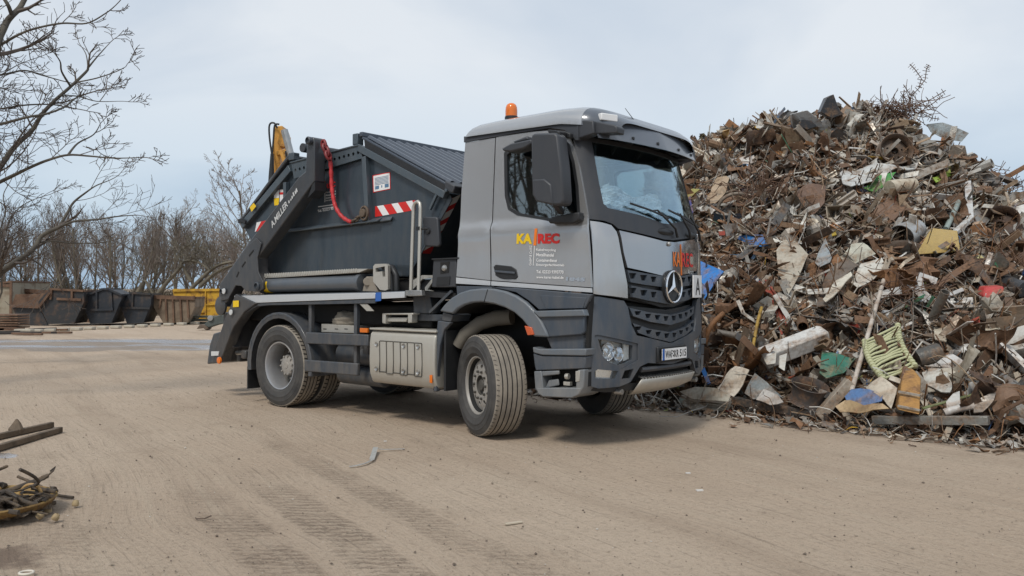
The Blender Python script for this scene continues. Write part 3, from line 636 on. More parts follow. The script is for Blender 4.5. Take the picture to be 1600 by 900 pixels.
def front():
    bk = half(CF, [(1036, 431), (978, 420), (984, 464), (1036, 480)])
    gr = patch(MB(), bk, [], front_map(CF, -.03), .08, .02).build('upper_grille', M['black'], truck)
    H3 = [(.66, .115), (.49, .115), (.32, .105)]
    bar(CF, [(980, 422), (1008, 427), (1038, 433)], [(985, 441), (1008, 445), (1038, 450)], H3, .004).build('grille_slat', M['plastic'], gr, smooth=40, bevel=.004)
    bar(CF, [(986, 446), (1010, 451), (1038, 457)], [(988, 464), (1012, 469.5), (1038, 476)], H3, .004).build('grille_slat', M['plastic'], gr, smooth=40, bevel=.004)
    # three pointed star in a ring
    z0 = 1.575; ce = CF.at(0, z0, .034)
    e = MB(); e.lathe([(.152, -.012), (.168, -.012), (.170, .006), (.162, .016), (.152, .008)], ce, (1, 0, 0), 48, close=True)
    for k in range(3):
        a = math.pi / 2 + k * 2 * math.pi / 3; d = Vector((0, math.cos(a), math.sin(a))); s = Vector((0, -math.sin(a), math.cos(a)))
        tip = ce + d * .155; l = ce + s * .026 + d * .012; r = ce - s * .026 + d * .012; r0 = ce + Vector((.022, 0, 0)); r1 = ce + d * .06 + Vector((.018, 0, 0))
        e.add([tip, l, r, r0, ce - s * 0], [(0, 1, 3), (0, 3, 2), (1, 2, 3)])
    dk = MB(); dk.lathe([(0, -.02), (.150, -.02), (.172, -.014), (.174, -.06)], ce, (1, 0, 0), 40)
    bs = dk.build('emblem_bowl', M['black'], gr); e.build('star_emblem', M['chrome'], bs, smooth=25)
    # plate with a letter on the grille
    pA = [CF.pix(*p) for p in [(1076, 427)]]
    cu = .62; a = CF.at(.50, 1.46, .03); b = CF.at(.79, 1.46, .03); c = CF.at(.50, 1.70, .03); w = (b - a); hgt = Vector((0, 0, .245)); nr = Vector((1, 0, 0)) - w.normalized() * w.normalized().x; nr.normalize()
    sg = MB(); sg.prism([a, b, b + hgt, a + hgt], nr * .012); sp = sg.build('waste_sign', M['white'], truck, bevel=.003)
    tx = MB(); o = nr * .016; text(tx, 'A', a + w * .24 + hgt * .12, a + w * .78 + hgt * .12, a + w * .24 + hgt * .88, o, bold=.0); tx.build('sign_letter', M['black'], sp, smooth=0, recalc=False)
    # company name on the bonnet flap, badge button, script
    def on(F, z, u0, u1, h, s, m, bold=.02, e=.011, par=flap, shear=0, name='lettering'):
        vs, fs = text2d(s, bold, shear=shear); mb = MB(); mb.add([F.at(u0 + (u1 - u0) * x, z + h * y, e) for x, y in vs], fs); return mb.build(name, m, par, smooth=0, recalc=False)
    q = CF.pix(1056, 411); q2 = CF.pix(1068, 413); zb = 1.79
    on(CF, zb, .06, .235, .155, 'KA', M['orange']); on(CF, zb, .275, .60, .155, 'REC', M['red'])
    lb = MB(); patch(lb, [Vector((.25, zb - .09)), Vector((.264, zb - .09)), Vector((.27, zb + .24)), Vector((.256, zb + .24))], [], front_map(CF, .013), .06, .004); lb.build('lettering_bar', M['orange'], flap)
    on(CF, 1.715, .42, .60, .05, 'Arocs', M['offw'], 0, shear=.3)
    bb = MB(); bb.lathe([(0, .02), (.022, .018), (.026, 0)], CF.at(-.02, 2.02, .008), (1, 0, .05), 18); bb.build('flap_button', M['steel'], flap)
    # bumper
    bp = half(BF, [(1046, 536), (995, 524), (987, 508), (981, 480), (975, 470), (935, 463.5), (919, 463.5), (917, 500), (915, 545), (914, 601), (935, 607), (968, 604), (985, 597), (1000, 573), (1012, 567), (1046, 569)])
    hl = [BF.pix(*p) for p in [(929, 524), (934, 523), (997, 537), (997, 563), (986, 569), (972, 577), (958, 572), (944, 563), (935, 550)]]
    fo = [BF.pix(*p) for p in [(929, 581), (934, 577), (966, 580), (962, 592), (930, 591)]]; ik = [BF.pix(*p) for p in [(971, 592), (976, 579), (990, 576), (987, 591)]]
    bm = patch(MB(), bp, [hl, mir(hl), fo, mir(fo), ik, mir(ik)], front_map(BF, 0), .055, .05).build('bumper', M['plastic'], truck, smooth=40, bevel=.006)
    lo = half(BF, [(1046, 596), (985, 600), (935, 608), (916, 603), (921, 611), (950, 614), (985, 611), (1046, 604)])
    patch(MB(), lo, [], front_map(BF, -.05), .09, .03).build('bumper_chin', M['black'], truck, smooth=40)
    back = half(BF, [(1046, 480), (978, 470), (940, 470), (925, 520), (922, 600), (985, 600), (1046, 590)])
    patch(MB(), back, [], front_map(BF, -.14), .1, .03).build('bumper_backing', M['void'], truck)
    # side wings of the bumper running back to the steps
    for sg in (-1, 1):
        lamp(hl if sg < 0 else mir(hl), fo if sg < 0 else mir(fo), sg)
        pts = [BF.pix(*p) for p in [(916, 466), (916, 602)]]
    # lower grille, V shaped, two slats
    H8 = [(.0825 + .165 * k, .105) for k in range(4)]
    lg = patch(MB(), half(BF, [(1046, 484), (984, 478), (990, 508), (999, 521), (1046, 534)]), [], front_map(BF, -.06), .08, .02).build('lower_grille', M['black'], truck)
    bar(BF, [(985, 481), (1015, 488), (1046, 492)], [(991, 494), (1018, 503), (1046, 508)], H8, -.012, .045).build('grille_slat', M['plastic'], lg, smooth=40, bevel=.004)
    bar(BF, [(990, 505), (1017, 514), (1046, 519.5)], [(999, 520), (1020, 528), (1046, 535)], H8, -.012, .045).build('grille_slat', M['plastic'], lg, smooth=40, bevel=.004)
    # number plate
    zc = .885; xo = BF.at(0, zc, .03).x; a = Vector((xo, -.26, zc - .057)); b = Vector((xo, .26, zc - .057)); h = Vector((0, 0, .114))
    hd = MB(); hd.box((xo - .045, 0, zc - .002), (.05, .60, .165)); hb = hd.build('plate_holder', M['black'], truck, bevel=.012)
    pl = MB(); pl.prism([a, b, b + h, a + h], (.006, 0, 0)); po = pl.build('number_plate', M['white'], hb)
    o = Vector((.0085, 0, 0)); w = b - a
    t = MB(); text(t, 'WAF', a + w * .115 + h * .17, a + w * .40 + h * .17, a + w * .115 + h * .83, o, bold=.01); text(t, 'KR', a + w * .475 + h * .17, a + w * .655 + h * .17, a + w * .475 + h * .83, o, bold=.01)
    text(t, '515', a + w * .70 + h * .17, a + w * .97 + h * .17, a + w * .70 + h * .83, o, bold=.01)
    for zz in (.33, .70): t.lathe([(0, .001), (.011, .001)], a + w * .437 + h * zz + o, (1, 0, 0), 10)
    t.build('plate_characters', M['black'], po, smooth=0, recalc=False)
    eu = MB(); eu.prism([a + o * .85, a + w * .085 + o * .85, a + w * .085 + h + o * .85, a + h + o * .85], (.001, 0, 0)); eu.build('plate_band', M['blue'], po)
    # dark cross bar and bright skid plate below
    cb = MB()
    ua = [BF.at(u, .745, -.02) for u in [i / 10 * .52 for i in range(-10, 11)]]
    cb.tube(ua, .028, 8); cb.build('bumper_bar', M['mirror_p'], truck)
    lw = MB()
    vs = []; n = 20
    for i in range(n + 1):
        u = -.60 + 1.2 * i / n; k = 1 - .10 * abs(i / n * 2 - 1)
        vs += [BF.at(u * .94, .655, .02), BF.at(u, .56, -.02), BF.at(u * .90, .50, -.12), BF.at(u * .88, .49, -.16)]
    lw.add(vs, [(i * 4 + j, (i + 1) * 4 + j, (i + 1) * 4 + j + 1, i * 4 + j + 1) for i in range(n) for j in range(3)])
    sk = lw.build('skid_plate', M['alu'], truck, smooth=60, recalc=False); sk.modifiers.new('solid', 'SOLIDIFY').thickness = .012
    for i in range(22): te = MB(); te.beam(BF.at((-.5 + i / 21) * 1.05, .66, .015), BF.at((-.5 + i / 21) * 1.05 + .02, .675, -.06), .018, .012); te.build('step_tooth', M['steel'], sk)
    for sg in (-1, 1): sc = MB(); sc.lathe([(0, .02), (.028, .018), (.03, 0), (.03, -.06)], BF.at(sg * .80, .545, -.02), (1, 0, 0), 14); sc.build('tow_eye_cap', M['steel'], truck)
    # wipers
    for u0, u1, z1 in ((.16, -.62, 2.37), (.86, .25, 2.33), (.52, .05, 2.35)):
        w_ = MB(); p0 = CF.at(u0, 2.10, .03); k = CF.at((u0 * .55 + u1 * .45), 2.36, .05); e0 = CF.at(u1, z1 + .03, .04); e1 = CF.at(u1 + .62, z1 - .08, .04)
        w_.tube([p0, CF.at(u0 - .06, 2.19, .05), k, (e0 + e1) / 2], [.016, .013, .010, .008], 6); w_.tube([e0, (e0 + e1) / 2 + Vector((.012, 0, .006)), e1], .011, 5); w_.build('wiper', M['black'], truck)
    for u in (-.02, .56, -.45):
        v_ = MB(); c = CF.at(u, 2.145, .0); v_.lathe([(0, .02), (.6, .018), (.9, .004), (1, -.01)], (0, 0, 0), (1, 0, 0), 24)
        n0 = Vector((1, 0, .12)).normalized()
        v_.v = [tuple(c + Vector((p[0], p[1] * .17, p[2] * .042 - p[1] * .0))) for p in v_.v]
        if u != -.45: v_.build('cowl_grip', M['black'], truck, smooth=60)
def lamp(hl, fo, sg):
    hs = MB(); patch(hs, hl, [], front_map(BF, -.10), .06, .01); h = hs.build('headlight', M['lampback'], truck)
    c = sum(hl, Vector((0, 0))) / len(hl); k = [c + (p - c) * 1.0 for p in hl]
    lens = [BF.pix(*p) for p in [(935, 530), (962, 534), (990, 540), (989, 562), (978, 568), (968, 571), (953, 566), (943, 557)]]
    if sg > 0: lens = mir(lens)
    rim = MB(); patch(rim, [c + (p - c) * .985 for p in hl], [lens], front_map(BF, -.012), .05, .05); rim.build('headlight_bezel', M['plastic'], h, smooth=40)
    patch(MB(), lens, [], front_map(BF, -.022), .07, .006).build('headlight_lens', M['lens'], h, smooth=60)
    us = [p.x for p in hl]; u0, u1 = min(us), max(us)
    for px, py, r in ((954, 550, .082), (971, 554, .070)):
        q = BF.pix(px, py); u = q.x if sg < 0 else -q.x; z = q.y
        p = BF.at(u, z, -.045); nrm = (BF.at(u, z, 0) - BF.at(u, z, -.1)).normalized(); nrm = (nrm * .6 + Vector((1, 0, 0)) * .4).normalized()
        m = MB(); m.lathe([(r, .0), (r * .96, -.02), (r * .8, -.05), (r * .45, -.075), (0, -.08)], p, nrm, 28); m.lathe([(r, 0), (r * 1.06, .004), (r * 1.06, -.02)], p, nrm, 28); m.lathe([(0, -.03), (r * .38, -.032), (r * .42, -.05), (r * .3, -.07)], p, nrm, 18)
        m.build('reflector', M['chrome'], h, smooth=60)
    ind = MB(); q = BF.pix(984, 550); uu = q.x if sg < 0 else -q.x
    patch(ind, [Vector((uu - .04, .84)), Vector((uu + .04, .86)), Vector((uu + .04, 1.0)), Vector((uu - .04, 1.01))], [], front_map(BF, -.05), .05, .02)
    ind.build('indicator', M['offw'], h, bevel=.006)
    f = MB(); patch(f, fo, [], front_map(BF, -.05), .05, .01); fb = f.build('fog_light', M['chrome'], truck)
    patch(MB(), fo, [], front_map(BF, -.008), .06, .005).build('fog_lens', M['lens'], fb, smooth=60)
M['lampback'] = mat('lamp_housing', (.80, .81, .82), .3, .15, .05)
front()
M['hubdark'] = mat('dark_hub_and_dish', (.075, .07, .062), .6, .2, .3)  # dark front hub; also painted shade on the rear dish floor
# ---------------------------------------------------------------- wheels
def wheel(name, x, y, steer, wide, front, sg, r=.532, label=None):
    # sg: -1 right side, +1 left side; axis points outwards
    e = bpy.data.objects.new(name, None); COL.objects.link(e); e.parent = truck; e.location = (x, y, r); e.rotation_euler = (0, 0, steer); e.empty_display_size = .1
    ax = (0, sg, 0); h = wide / 2
    t = MB(); ng = 5 if front else 4
    prof = [(.30, h * .62), (.305, h * .80), (.34, h * .98), (.395, h * 1.03), (.400, h * 1.045), (.412, h * 1.045), (.416, h * 1.025), (.455, h * 1.0), (.457, h * 1.012), (.466, h * 1.008), (.468, h * .99), (r - .045, h * .95), (r - .018, h * .90), (r - .004, h * .84)]
    ms = [0] * 12 + [1]
    wd = h * .84
    gp = [(-1 + 2 * (k + 1) / (ng + 1)) * wd * (1.0) for k in range(ng)][::-1]
    for g in gp:
        prof += [(r, g + .0065), (r - .010, g + .004), (r - .010, g - .004), (r, g - .0065)]; ms += [1, 2, 2, 2]
    prof += [(r - .004, -wd), (r - .018, -h * .90), (r - .045, -h * .95), (.455, -h), (.40, -h * 1.03), (.34, -h * .98), (.305, -h * .8), (.30, -h * .6)]
    ms += [1, 1, 0, 0, 0, 0, 0, 0]
    t.lathe(prof, (0, 0, 0), ax, 96, mats=ms)
    # tread blocks: sipes cut across the shoulders
    rr = random.Random(7)
    if not front:
        for i in range(56):
            a = 2 * math.pi * i / 56
            for sd in (-1, 1):
                c = Vector((math.cos(a) * (r - .0065), sd * h * .66, math.sin(a) * (r - .0065)))
                t.box(c, (.014, h * .36, .016), Matrix.Rotation(-a, 3, 'Y') @ Matrix.Rotation(.25 * sd, 3, 'X'), 2)
    else:
        for i in range(64):
            a = 2 * math.pi * i / 64
            for sd in (-1, 1):
                c = Vector((math.cos(a) * (r - .0035), sd * h * .80, math.sin(a) * (r - .0035)))
                t.box(c, (.005, h * .16, .005), Matrix.Rotation(-a, 3, 'Y') @ Matrix.Rotation(.3 * sd, 3, 'X'), 2)
    t.build('tyre', [M['tyre'], M['tread'], M['groove']], e, smooth=30)
    A = Vector(ax); mrim = M['rimgrey'] if front else M['rimsil']
    rm = MB()
    if front:
        rm.lathe([(.300, h * .60), (.312, h * .74), (.306, h * .84), (.292, h * .83), (.284, h * .70), (.268, h * .30), (.262, h * .10)], (0, 0, 0), ax, 64, mats=[0, 0, 0, 0, 1, 1])
        rim = rm.build('rim', [mrim, M['void']], e, smooth=40)  # barrel behind the disc painted near-black for the shaded ring gap
        d = MB(); hole = []
        f3 = lambda a, b, off: Vector((a, sg * (h * .62 + off - .35 * max(0, (math.hypot(a, b) - .19)) + 0), b))
        cir = lambda cx, cy, q, n: [Vector((cx + q * math.cos(2 * math.pi * i / n), cy + q * math.sin(2 * math.pi * i / n))) for i in range(n)]
        hs = [cir(.195 * math.cos(2 * math.pi * i / 10 + .2), .195 * math.sin(2 * math.pi * i / 10 + .2), .026, 10) for i in range(10)]
        patch(d, cir(0, 0, .266, 48), [cir(0, 0, .105, 24)] + hs, f3, .035, .014); d.build('wheel_disc', mrim, rim, smooth=50)
        hb = MB(); hb.lathe([(.104, h * .60), (.100, h * .62), (.096, h * .45), (.06, h * .42), (0, h * .40)], (0, 0, 0), ax, 32)
        for i in range(10):
            a = 2 * math.pi * i / 10; c = Vector((math.cos(a) * .145, sg * h * .62, math.sin(a) * .145)); hb.lathe([(.013, 0), (.013, .022), (.008, .026), (0, .026)], c, ax, 6)
        hb.lathe([(.06, h * .52), (.055, h * .60), (.0, h * .62)], (0, 0, 0), ax, 16); hb.build('hub', M['hubdark'], rim)
        b = MB(); b.lathe([(.262, h * .3), (.262, -h * .5), (.0, -h * .5)], (0, 0, 0), ax, 32); b.build('brake_drum', M['void'], rim)
    else:
        rm.lathe([(.300, h * .60), (.318, h * .80), (.310, h * .90), (.296, h * .88), (.288, h * .74), (.276, h * .3), (.270, -h * .55), (.235, -h * .75), (.20, -h * .80), (.0, -h * .8)], (0, 0, 0), ax, 64, mats=[0, 0, 0, 0, 0, 0, 1, 1, 1])
        rim = rm.build('rim', [mrim, M['hubdark']], e, smooth=40)  # dish floor coloured dark to stand in for shade inside the rim
        hb = MB(); hb.lathe([(.145, -h * .8), (.138, -h * .05), (.13, h * .10), (.105, h * .18), (.045, h * .20), (.04, h * .24), (0, h * .24)], (0, 0, 0), ax, 36)
        for i in range(10):
            a = 2 * math.pi * i / 10 + .1; c = Vector((math.cos(a) * .118, sg * h * .13, math.sin(a) * .118)); hb.lathe([(.013, 0), (.013, .02), (0, .022)], c, ax, 6)
            c = Vector((math.cos(a) * .185, -sg * h * .72, math.sin(a) * .185)); hb.lathe([(.017, 0), (.016, .05), (0, .055)], c, ax, 6)
        hb.build('hub', M['rimgrey'], rim)
    return e
STEER = -R(25); XR = -3.60
wheel('front_wheel', -.10, -1.06, STEER, .385, True, -1); wheel('front_wheel', -.05, 1.04, STEER, .385, True, 1)
for sg in (-1, 1):
    wheel('rear_wheel', XR, sg * 1.075, 0, .315, False, sg); wheel('rear_wheel', XR, sg * .725, 0, .315, False, sg)

# ---------------------------------------------------------------- chassis, steps, arches, tank, guards
def both(f, name, m, bevel=0, parent=None, smooth=35):
    out = []
    for sg in (-1, 1):
        mb = MB(); f(mb)
        if sg > 0: mb.v = [(x, -y, z) for x, y, z in mb.v]
        out.append(mb.build(name, m, parent or truck, smooth=smooth, bevel=bevel))
    return out
def near(f, name, m, bevel=0, parent=None, smooth=35):
    mb = MB(); f(mb); return [mb.build(name, m, parent or truck, smooth=smooth, bevel=bevel)]
def chassis():
    fr = MB()
    for sg in (-1, 1):
        fr.box((-1.9, sg * .40, .95), (6.2, .09, .27)); fr.box((.75, sg * .38, .85), (1.0, .08, .3))
    for x in (-4.6, -3.0, -1.9, -.6, .6): fr.box((x, 0, .95), (.12, .8, .2))
    fr.build('chassis_frame', M['void'], truck)
    ax = MB()
    for x in (0, XR): ax.tube([(x, -.95, .52), (x, .95, .52)], .075, 12); ax.lathe([(0, -.22), (.2, -.12), (.24, 0), (.2, .12), (0, .22)], (x, 0, .52), (0, 1, 0), 20)
    for sg in (-1, 1):
        ax.beam((XR - .7, sg * .5, .55), (XR + .7, sg * .5, .55), .09, .06); ax.beam((-.7, sg * .45, .5), (.8, sg * .45, .5), .09, .05)
    ax.build('axle', M['void'], truck)
    en = MB(); en.box((.45, 0, 1.05), (1.5, .75, .75)); en.tube([(-.5, 0, .75), (-3.4, 0, .65)], .07, 10); en.box((-.4, .3, .8), (.9, .5, .55)); en.box((.2, 0, 1.42), (1.5, 1.9, .1)); en.build('drivetrain', M['void'], truck, bevel=.03)
    # deck with bright side rail
    dk = MB(); a = Y(368, 462, -1.22); b = Y(633, 455, -1.22)
    dk.prism([Y(370, 461, -1.19), Y(632, 454.5, -1.19), Y(632, 463, -1.19), Y(370, 473, -1.19)], (0, 2.38, 0))
    deck = dk.build('deck', M['frame'], truck, bevel=.006)
    both(lambda m: trace(m, [(366, 462), (586, 457.3), (586, 466.5), (366, 474.5)], -1.225, .03), 'side_rail', M['trim'], .004)
    both(lambda m: trace(m, [(596, 456.9), (632, 455.6), (632, 465.2), (596, 467)], -1.225, .03), 'side_rail', M['trim'], .004)
    both(lambda m: trace(m, [(366, 475.2), (586, 467.2), (586, 474), (420, 477), (366, 481)], -1.215, .03), 'lower_rail', M['frame'], .004)
    both(lambda m: trace(m, [(633, 453.5), (658, 453.2), (659, 462), (640, 463), (633, 461.5)], -1.225, .06), 'rail_bracket', M['steel'], .006)
    st = MB(); trace(st, [(586.6, 457.2), (595.4, 456.8), (595.4, 470), (586.6, 471)], -1.228, .002); st.build('blue_sticker', M['blue'], truck)
    ys = MB(); trace(ys, [(364, 470), (373, 469.5), (373, 479.5), (364, 480)], -1.262, .002); ys.build('yellow_sticker', M['yellow'], truck)
    # platform bits in front of the deck
    pb = MB(); trace(pb, [(640, 455), (712, 458), (712, 466), (640, 463)], -1.1, 2.2); pb.build('front_platform', M['black'], truck)
    both(lambda m: m.beam(Y(706, 455, -1.12), Y(672, 488, -1.12), .03, .03), 'platform_strut', M['frame'])
    both(lambda m: trace(m, [(645, 460), (672, 463), (676, 490), (646, 490)], -1.0, .15), 'support_bracket', M['frame'], .008)
    # rear mudguards
    def mud(m):
        c = (XR, .53); pts = []
        for i in range(19):
            a = R(-8 + i * 196 / 18); pts.append((a, 1))
        for (r0, r1, y0, y1) in ((.66, .70, -1.235, -.56),):
            vs = []
            for a, _ in pts: vs += [(c[0] + math.cos(a) * r0, y0, c[1] + math.sin(a) * r0), (c[0] + math.cos(a) * r1, y0, c[1] + math.sin(a) * r1), (c[0] + math.cos(a) * r1, y1, c[1] + math.sin(a) * r1), (c[0] + math.cos(a) * r0, y1, c[1] + math.sin(a) * r0)]
            k = len(pts); m.add(vs, [(i * 4 + j, i * 4 + (j + 1) % 4, i * 4 + 4 + (j + 1) % 4, i * 4 + 4 + j) for i in range(k - 1) for j in range(4)] + [(0, 1, 2, 3), tuple(range(4 * k - 4, 4 * k))])
            vs = []
            for a, _ in pts: vs += [(c[0] + math.cos(a) * (r0 - .045), y0 + .012, c[1] + math.sin(a) * (r0 - .045)), (c[0] + math.cos(a) * (r0 + .01), y0 + .002, c[1] + math.sin(a) * (r0 + .01)), (c[0] + math.cos(a) * (r0 + .01), y0 + .03, c[1] + math.sin(a) * (r0 + .01))]
            m.add(vs, [(i * 3 + j, i * 3 + (j + 1) % 3, i * 3 + 3 + (j + 1) % 3, i * 3 + 3 + j) for i in range(k - 1) for j in range(3)])
    both(mud, 'rear_mudguard', M['frame'], .01)
    both(lambda m: m.box((XR - .69, -.92, .33), (.025, .62, .30)), 'mud_flap', M['black'])
    # underrun guard: two posts and two planks
    for px in (485, 556): a = Y(px, 478, -1.17); both(lambda m: m.box((a.x, -1.15, .97), (.055, .06, .95)), 'guard_post', M['frame'], .008)
    both(lambda m: trace(m, [(477, 519), (575, 523), (575, 541), (477, 537)], -1.24, .05), 'underrun_plank', M['frame'], .012)
    both(lambda m: trace(m, [(475, 562), (558, 568), (558, 587), (475, 580)], -1.24, .05), 'underrun_plank', M['frame'], .012)
    both(lambda m: trace(m, [(575.5, 523), (578, 522), (578, 540), (575.5, 541)], -1.23, .2), 'plank_end', M['void'])
    # air tanks and battery box behind
    for z, r_ in ((.72, .14), (.46, .12)): at = MB(); at.tube([(-2.75, -.85, z), (-1.95, -.85, z)], r_, 20); at.build('air_tank', M['frame'], truck, bevel=.015)
    va = MB()
    for x in (-2.42, -2.3, -2.12): va.tube([(x, -.95, .68), (x, -.95, .78), (x + .03, -.95, .83)], .022, 8)
    va.box((-2.1, -1.0, .80), (.1, .1, .1)); va.build('air_valve', M['frame'], truck)
    bx = MB(); trace(bx, [(502, 506), (556, 509), (556, 521), (502, 519)], -1.08, .4); bb = bx.build('battery_box', M['alu'], truck, bevel=.006)
    sl_ = MB()
    for px in (505, 523, 538): trace(sl_, [(px, 513.2), (px + 5, 513.5), (px + 5, 514.8), (px, 514.5)], -1.083, .002)
    sl_.build('box_slot', M['void'], bb)
    ab = MB(); trace(ab, [(562, 512.5), (574, 513), (574, 520), (562, 519.5)], -1.20, .03); ab.build('side_marker', M['amber'], truck, bevel=.004)
    dk2 = MB(); dk2.box((-2.9, 0, 1.22), (3.6, 1.9, .26)); dk2.box((-2.3, -.55, 1.1), (1.5, .5, .35)); dk2.box((-2.3, -.5, .6), (1.3, .5, .5)); dk2.box((-1.25, -.5, .75), (1.0, .6, .5)); dk2.build('underbody_dark_fill', M['void'], truck, bevel=.03)  # near-black boxes added so the open gap under the deck stays dark
    # white lever housing and grey beam above the tank
    lv = MB(); trace(lv, [(597, 489.5), (645, 489), (645, 492), (597, 492)], -1.12, .12); trace(lv, [(597, 491), (602, 491), (602, 506), (597, 505)], -1.12, .1); trace(lv, [(637, 490), (643, 490), (643, 504), (637, 505)], -1.12, .1); trace(lv, [(602, 496), (637, 496), (634, 503), (606, 503)], -1.08, .08)
    lv.build('lever_housing', M['alu'], truck, bevel=.008)
    gb = MB(); trace(gb, [(645, 490), (694, 492), (694, 502), (645, 501)], -1.0, .12); gb.build('grey_beam', M['frame'], truck, bevel=.006)
    pt = MB(); trace(pt, [(562, 475), (574, 475), (584, 486), (573, 486)], -1.2, .01); pt.build('white_plate', M['alu'], truck)
    # fuel tank cover
    P = [(x, z) for x, z in [(-1.17, .44), (-1.20, .47), (-1.235, .56), (-1.245, .72), (-1.24, .92), (-1.225, 1.02), (-1.18, 1.06), (-.7, 1.065), (-.62, 1.0), (-.62, .5), (-.68, .44)]]
    xa, xb = Y(579, 515, -1.22).x, Y(681, 515, -1.22).x
    tk = MB(); tk.prism([(xa, y, z) for y, z in P], (xb - xa, 0, 0)); tank = tk.build('fuel_tank', M['tankskin'], truck, bevel=.022, smooth=45, seg=3)
    gro = MB()
    w = xb - xa
    for k in range(7):
        x = xa + w * (.17 + .108 * k)
        gro.tube([(x + .0, -1.2435, .575), (x + .012, -1.2465, .72), (x, -1.243, .935)], .0055, 6)
    for k in range(6):
        x0 = xa + w * (.175 + .108 * k); x1 = x0 + w * .098
        gro.tube([(x0, -1.241, .57 if k % 2 else .585), (x1, -1.241, .57 if k % 2 else .585)], .005, 5); gro.tube([(x0, -1.240, .94), (x1, -1.240, .94)], .005, 5)
    gro.build('cover_slot', mat('slot_shadow_gap', (.07, .064, .054), .8), tank)
    for k in (0, 3, 5):
        for z in (.615, .90): bo = MB(); bo.lathe([(0, .004), (.016, .006), (.024, .012), (.026, 0)], (xa + w * (.225 + .108 * k if k else .125), -1.243, z), (0, -1, 0), 14); bo.build('cover_bolt', M['steel'], tank)
    lid = MB(); lid.box(((xa + xb) / 2, -.98, 1.073), (w + .02, .5, .025)); lid.build('tank_lid', M['tankskin'], tank, bevel=.008)
    mk = MB(); trace(mk, [(671, 586), (675, 586), (675, 599), (671, 598)], -1.25, .012); mk.build('side_marker', M['amber'], truck, bevel=.003)
    ot = MB(); ot.prism([(xa, 1.2 + (y + 1.2) * -1 * 0 - 0 * y, z) for y, z in [(0, .44), (0, 1.06)]] + [(xa, .62, 1.06), (xa, .62, .44)], (w, 0, 0)); ot.build('exhaust_box', M['frame'], truck, bevel=.02)
    # front wheel arch, mudguard flap behind the wheel, inner liner
    outer = [(686, 486), (694, 476), (704, 466), (717, 457.5), (733, 452.5), (752, 450.5), (771, 451), (789, 455), (806, 462), (821, 472), (834, 485), (845, 501), (853, 517), (857, 527)]
    inner = [(833, 526), (826, 513), (816, 500), (803, 488.5), (788, 480.5), (771, 475), (752, 472), (737, 473), (724, 477), (714, 483), (707, 490.5)]
    def arch(m):
        o = [Y(*p, -1.235) for p in outer]; i_ = [Y(*p, -1.235) for p in inner]; m.prism(o + i_, (0, .06, 0))
    ar = both(arch, 'wheel_arch', M['plastic_l'], .018, smooth=50)
    def liner(m):
        o = [Y(*p, -1.20) for p in inner]; n = len(o); c = sum(o, Vector()) / n
        vs = [tuple(p) for p in o] + [(p.x, -.62, p.z) for p in o]; m.add(vs, [(i, i + 1, n + i + 1, n + i) for i in range(n - 1)])
        m.box((.05, -.60, 1.05), (1.25, .03, .7))
    both(liner, 'arch_liner', M['void'])
    gap = MB(); a = Y(762, 452, -1.237); b = Y(756, 473, -1.237); gap.beam(a, b, .004, .006); gap.build('arch_joint', M['void'], ar[0])
    both(lambda m: trace(m, [(819, 509), (830, 511.5), (834, 523), (824, 524)], -1.25, .05), 'side_marker', mat('marker_red_orange', (.55, .10, .03), .25, 0, .15, coat=.5), .006)
    def flap_(m):
        o = [Y(*p, -1.20) for p in [(684, 501), (704, 504), (694, 515), (687, 540), (683, 575), (682, 612), (677, 612), (678, 560)]]; m.prism(o, (0, .06, 0))
    both(lambda m: m.prism([Y(*p, -1.14) for p in [(684, 501), (704, 504), (694, 515), (687, 540), (683, 575), (682, 610), (677, 610), (678, 560)]], (0, .5, 0)), 'flap_inside', M['void'])
    q = Y(690, 560, -1.2); both(lambda m: m.box((q.x + .03, -.90, .76), (.03, .56, .66)), 'flap_inside', M['black'])
    both(flap_, 'front_mud_flap', M['plastic'], .01)
    both(lambda m: trace(m, [(692, 488), (708, 492), (704, 503), (690, 501)], -1.18, .3), 'flap_bracket', M['frame'], .006)
    pp = MB(); pp.tube([Y(800, 495, -.8), Y(775, 497, -.85), Y(750, 505, -.92), Y(727, 522, -.98), Y(716, 540, -1.0)], [.085, .085, .08, .075, .07], 16); pp.build('air_hose', mat('dusty_hose', (.16, .145, .12), .8), truck, smooth=60)
    # panel behind the arch below the rear cab corner
    both(lambda m: trace(m, [(713, 447), (768, 448), (768, 452), (740, 453), (714, 461)], -1.20, .05), 'cab_skirt', M['plastic'], .005)
    # entry steps
    sa = both(lambda m: trace(m, [(770, 449), (800, 449.5), (925, 460), (923, 463), (914, 482), (842, 484), (826, 470), (806, 457)], -1.19, .04), 'entry_panel', M['plastic'], .008)
    both(lambda m: trace(m, [(843, 461), (916, 465), (911, 482), (853, 483)], -1.197, .02), 'entry_recess', M['plastic'], .006)
    both(lambda m: trace(m, [(832, 486), (911, 483.5), (914, 494), (842, 496)], -1.245, .10), 'step_edge', M['plastic_l'], .01)
    both(lambda m: trace(m, [(840, 494), (913, 492.5), (912, 520), (908, 523), (858, 527), (852, 512)], -1.215, .06), 'entry_panel', M['plastic'], .012)
    both(lambda m: trace(m, [(854, 527), (916, 522), (917, 546), (862, 546)], -1.17, .04), 'entry_recess', M['plastic'], .006)
    both(lambda m: trace(m, [(832, 542), (842, 545.5), (916, 545), (915, 556), (847, 555), (833, 551)], -1.25, .16), 'step_edge', M['plastic_l'], .01)
    both(lambda m: trace(m, [(833, 552), (847, 556), (915, 557), (914, 576), (837, 579), (835, 570)], -1.235, .12), 'entry_panel', M['plastic'], .01)
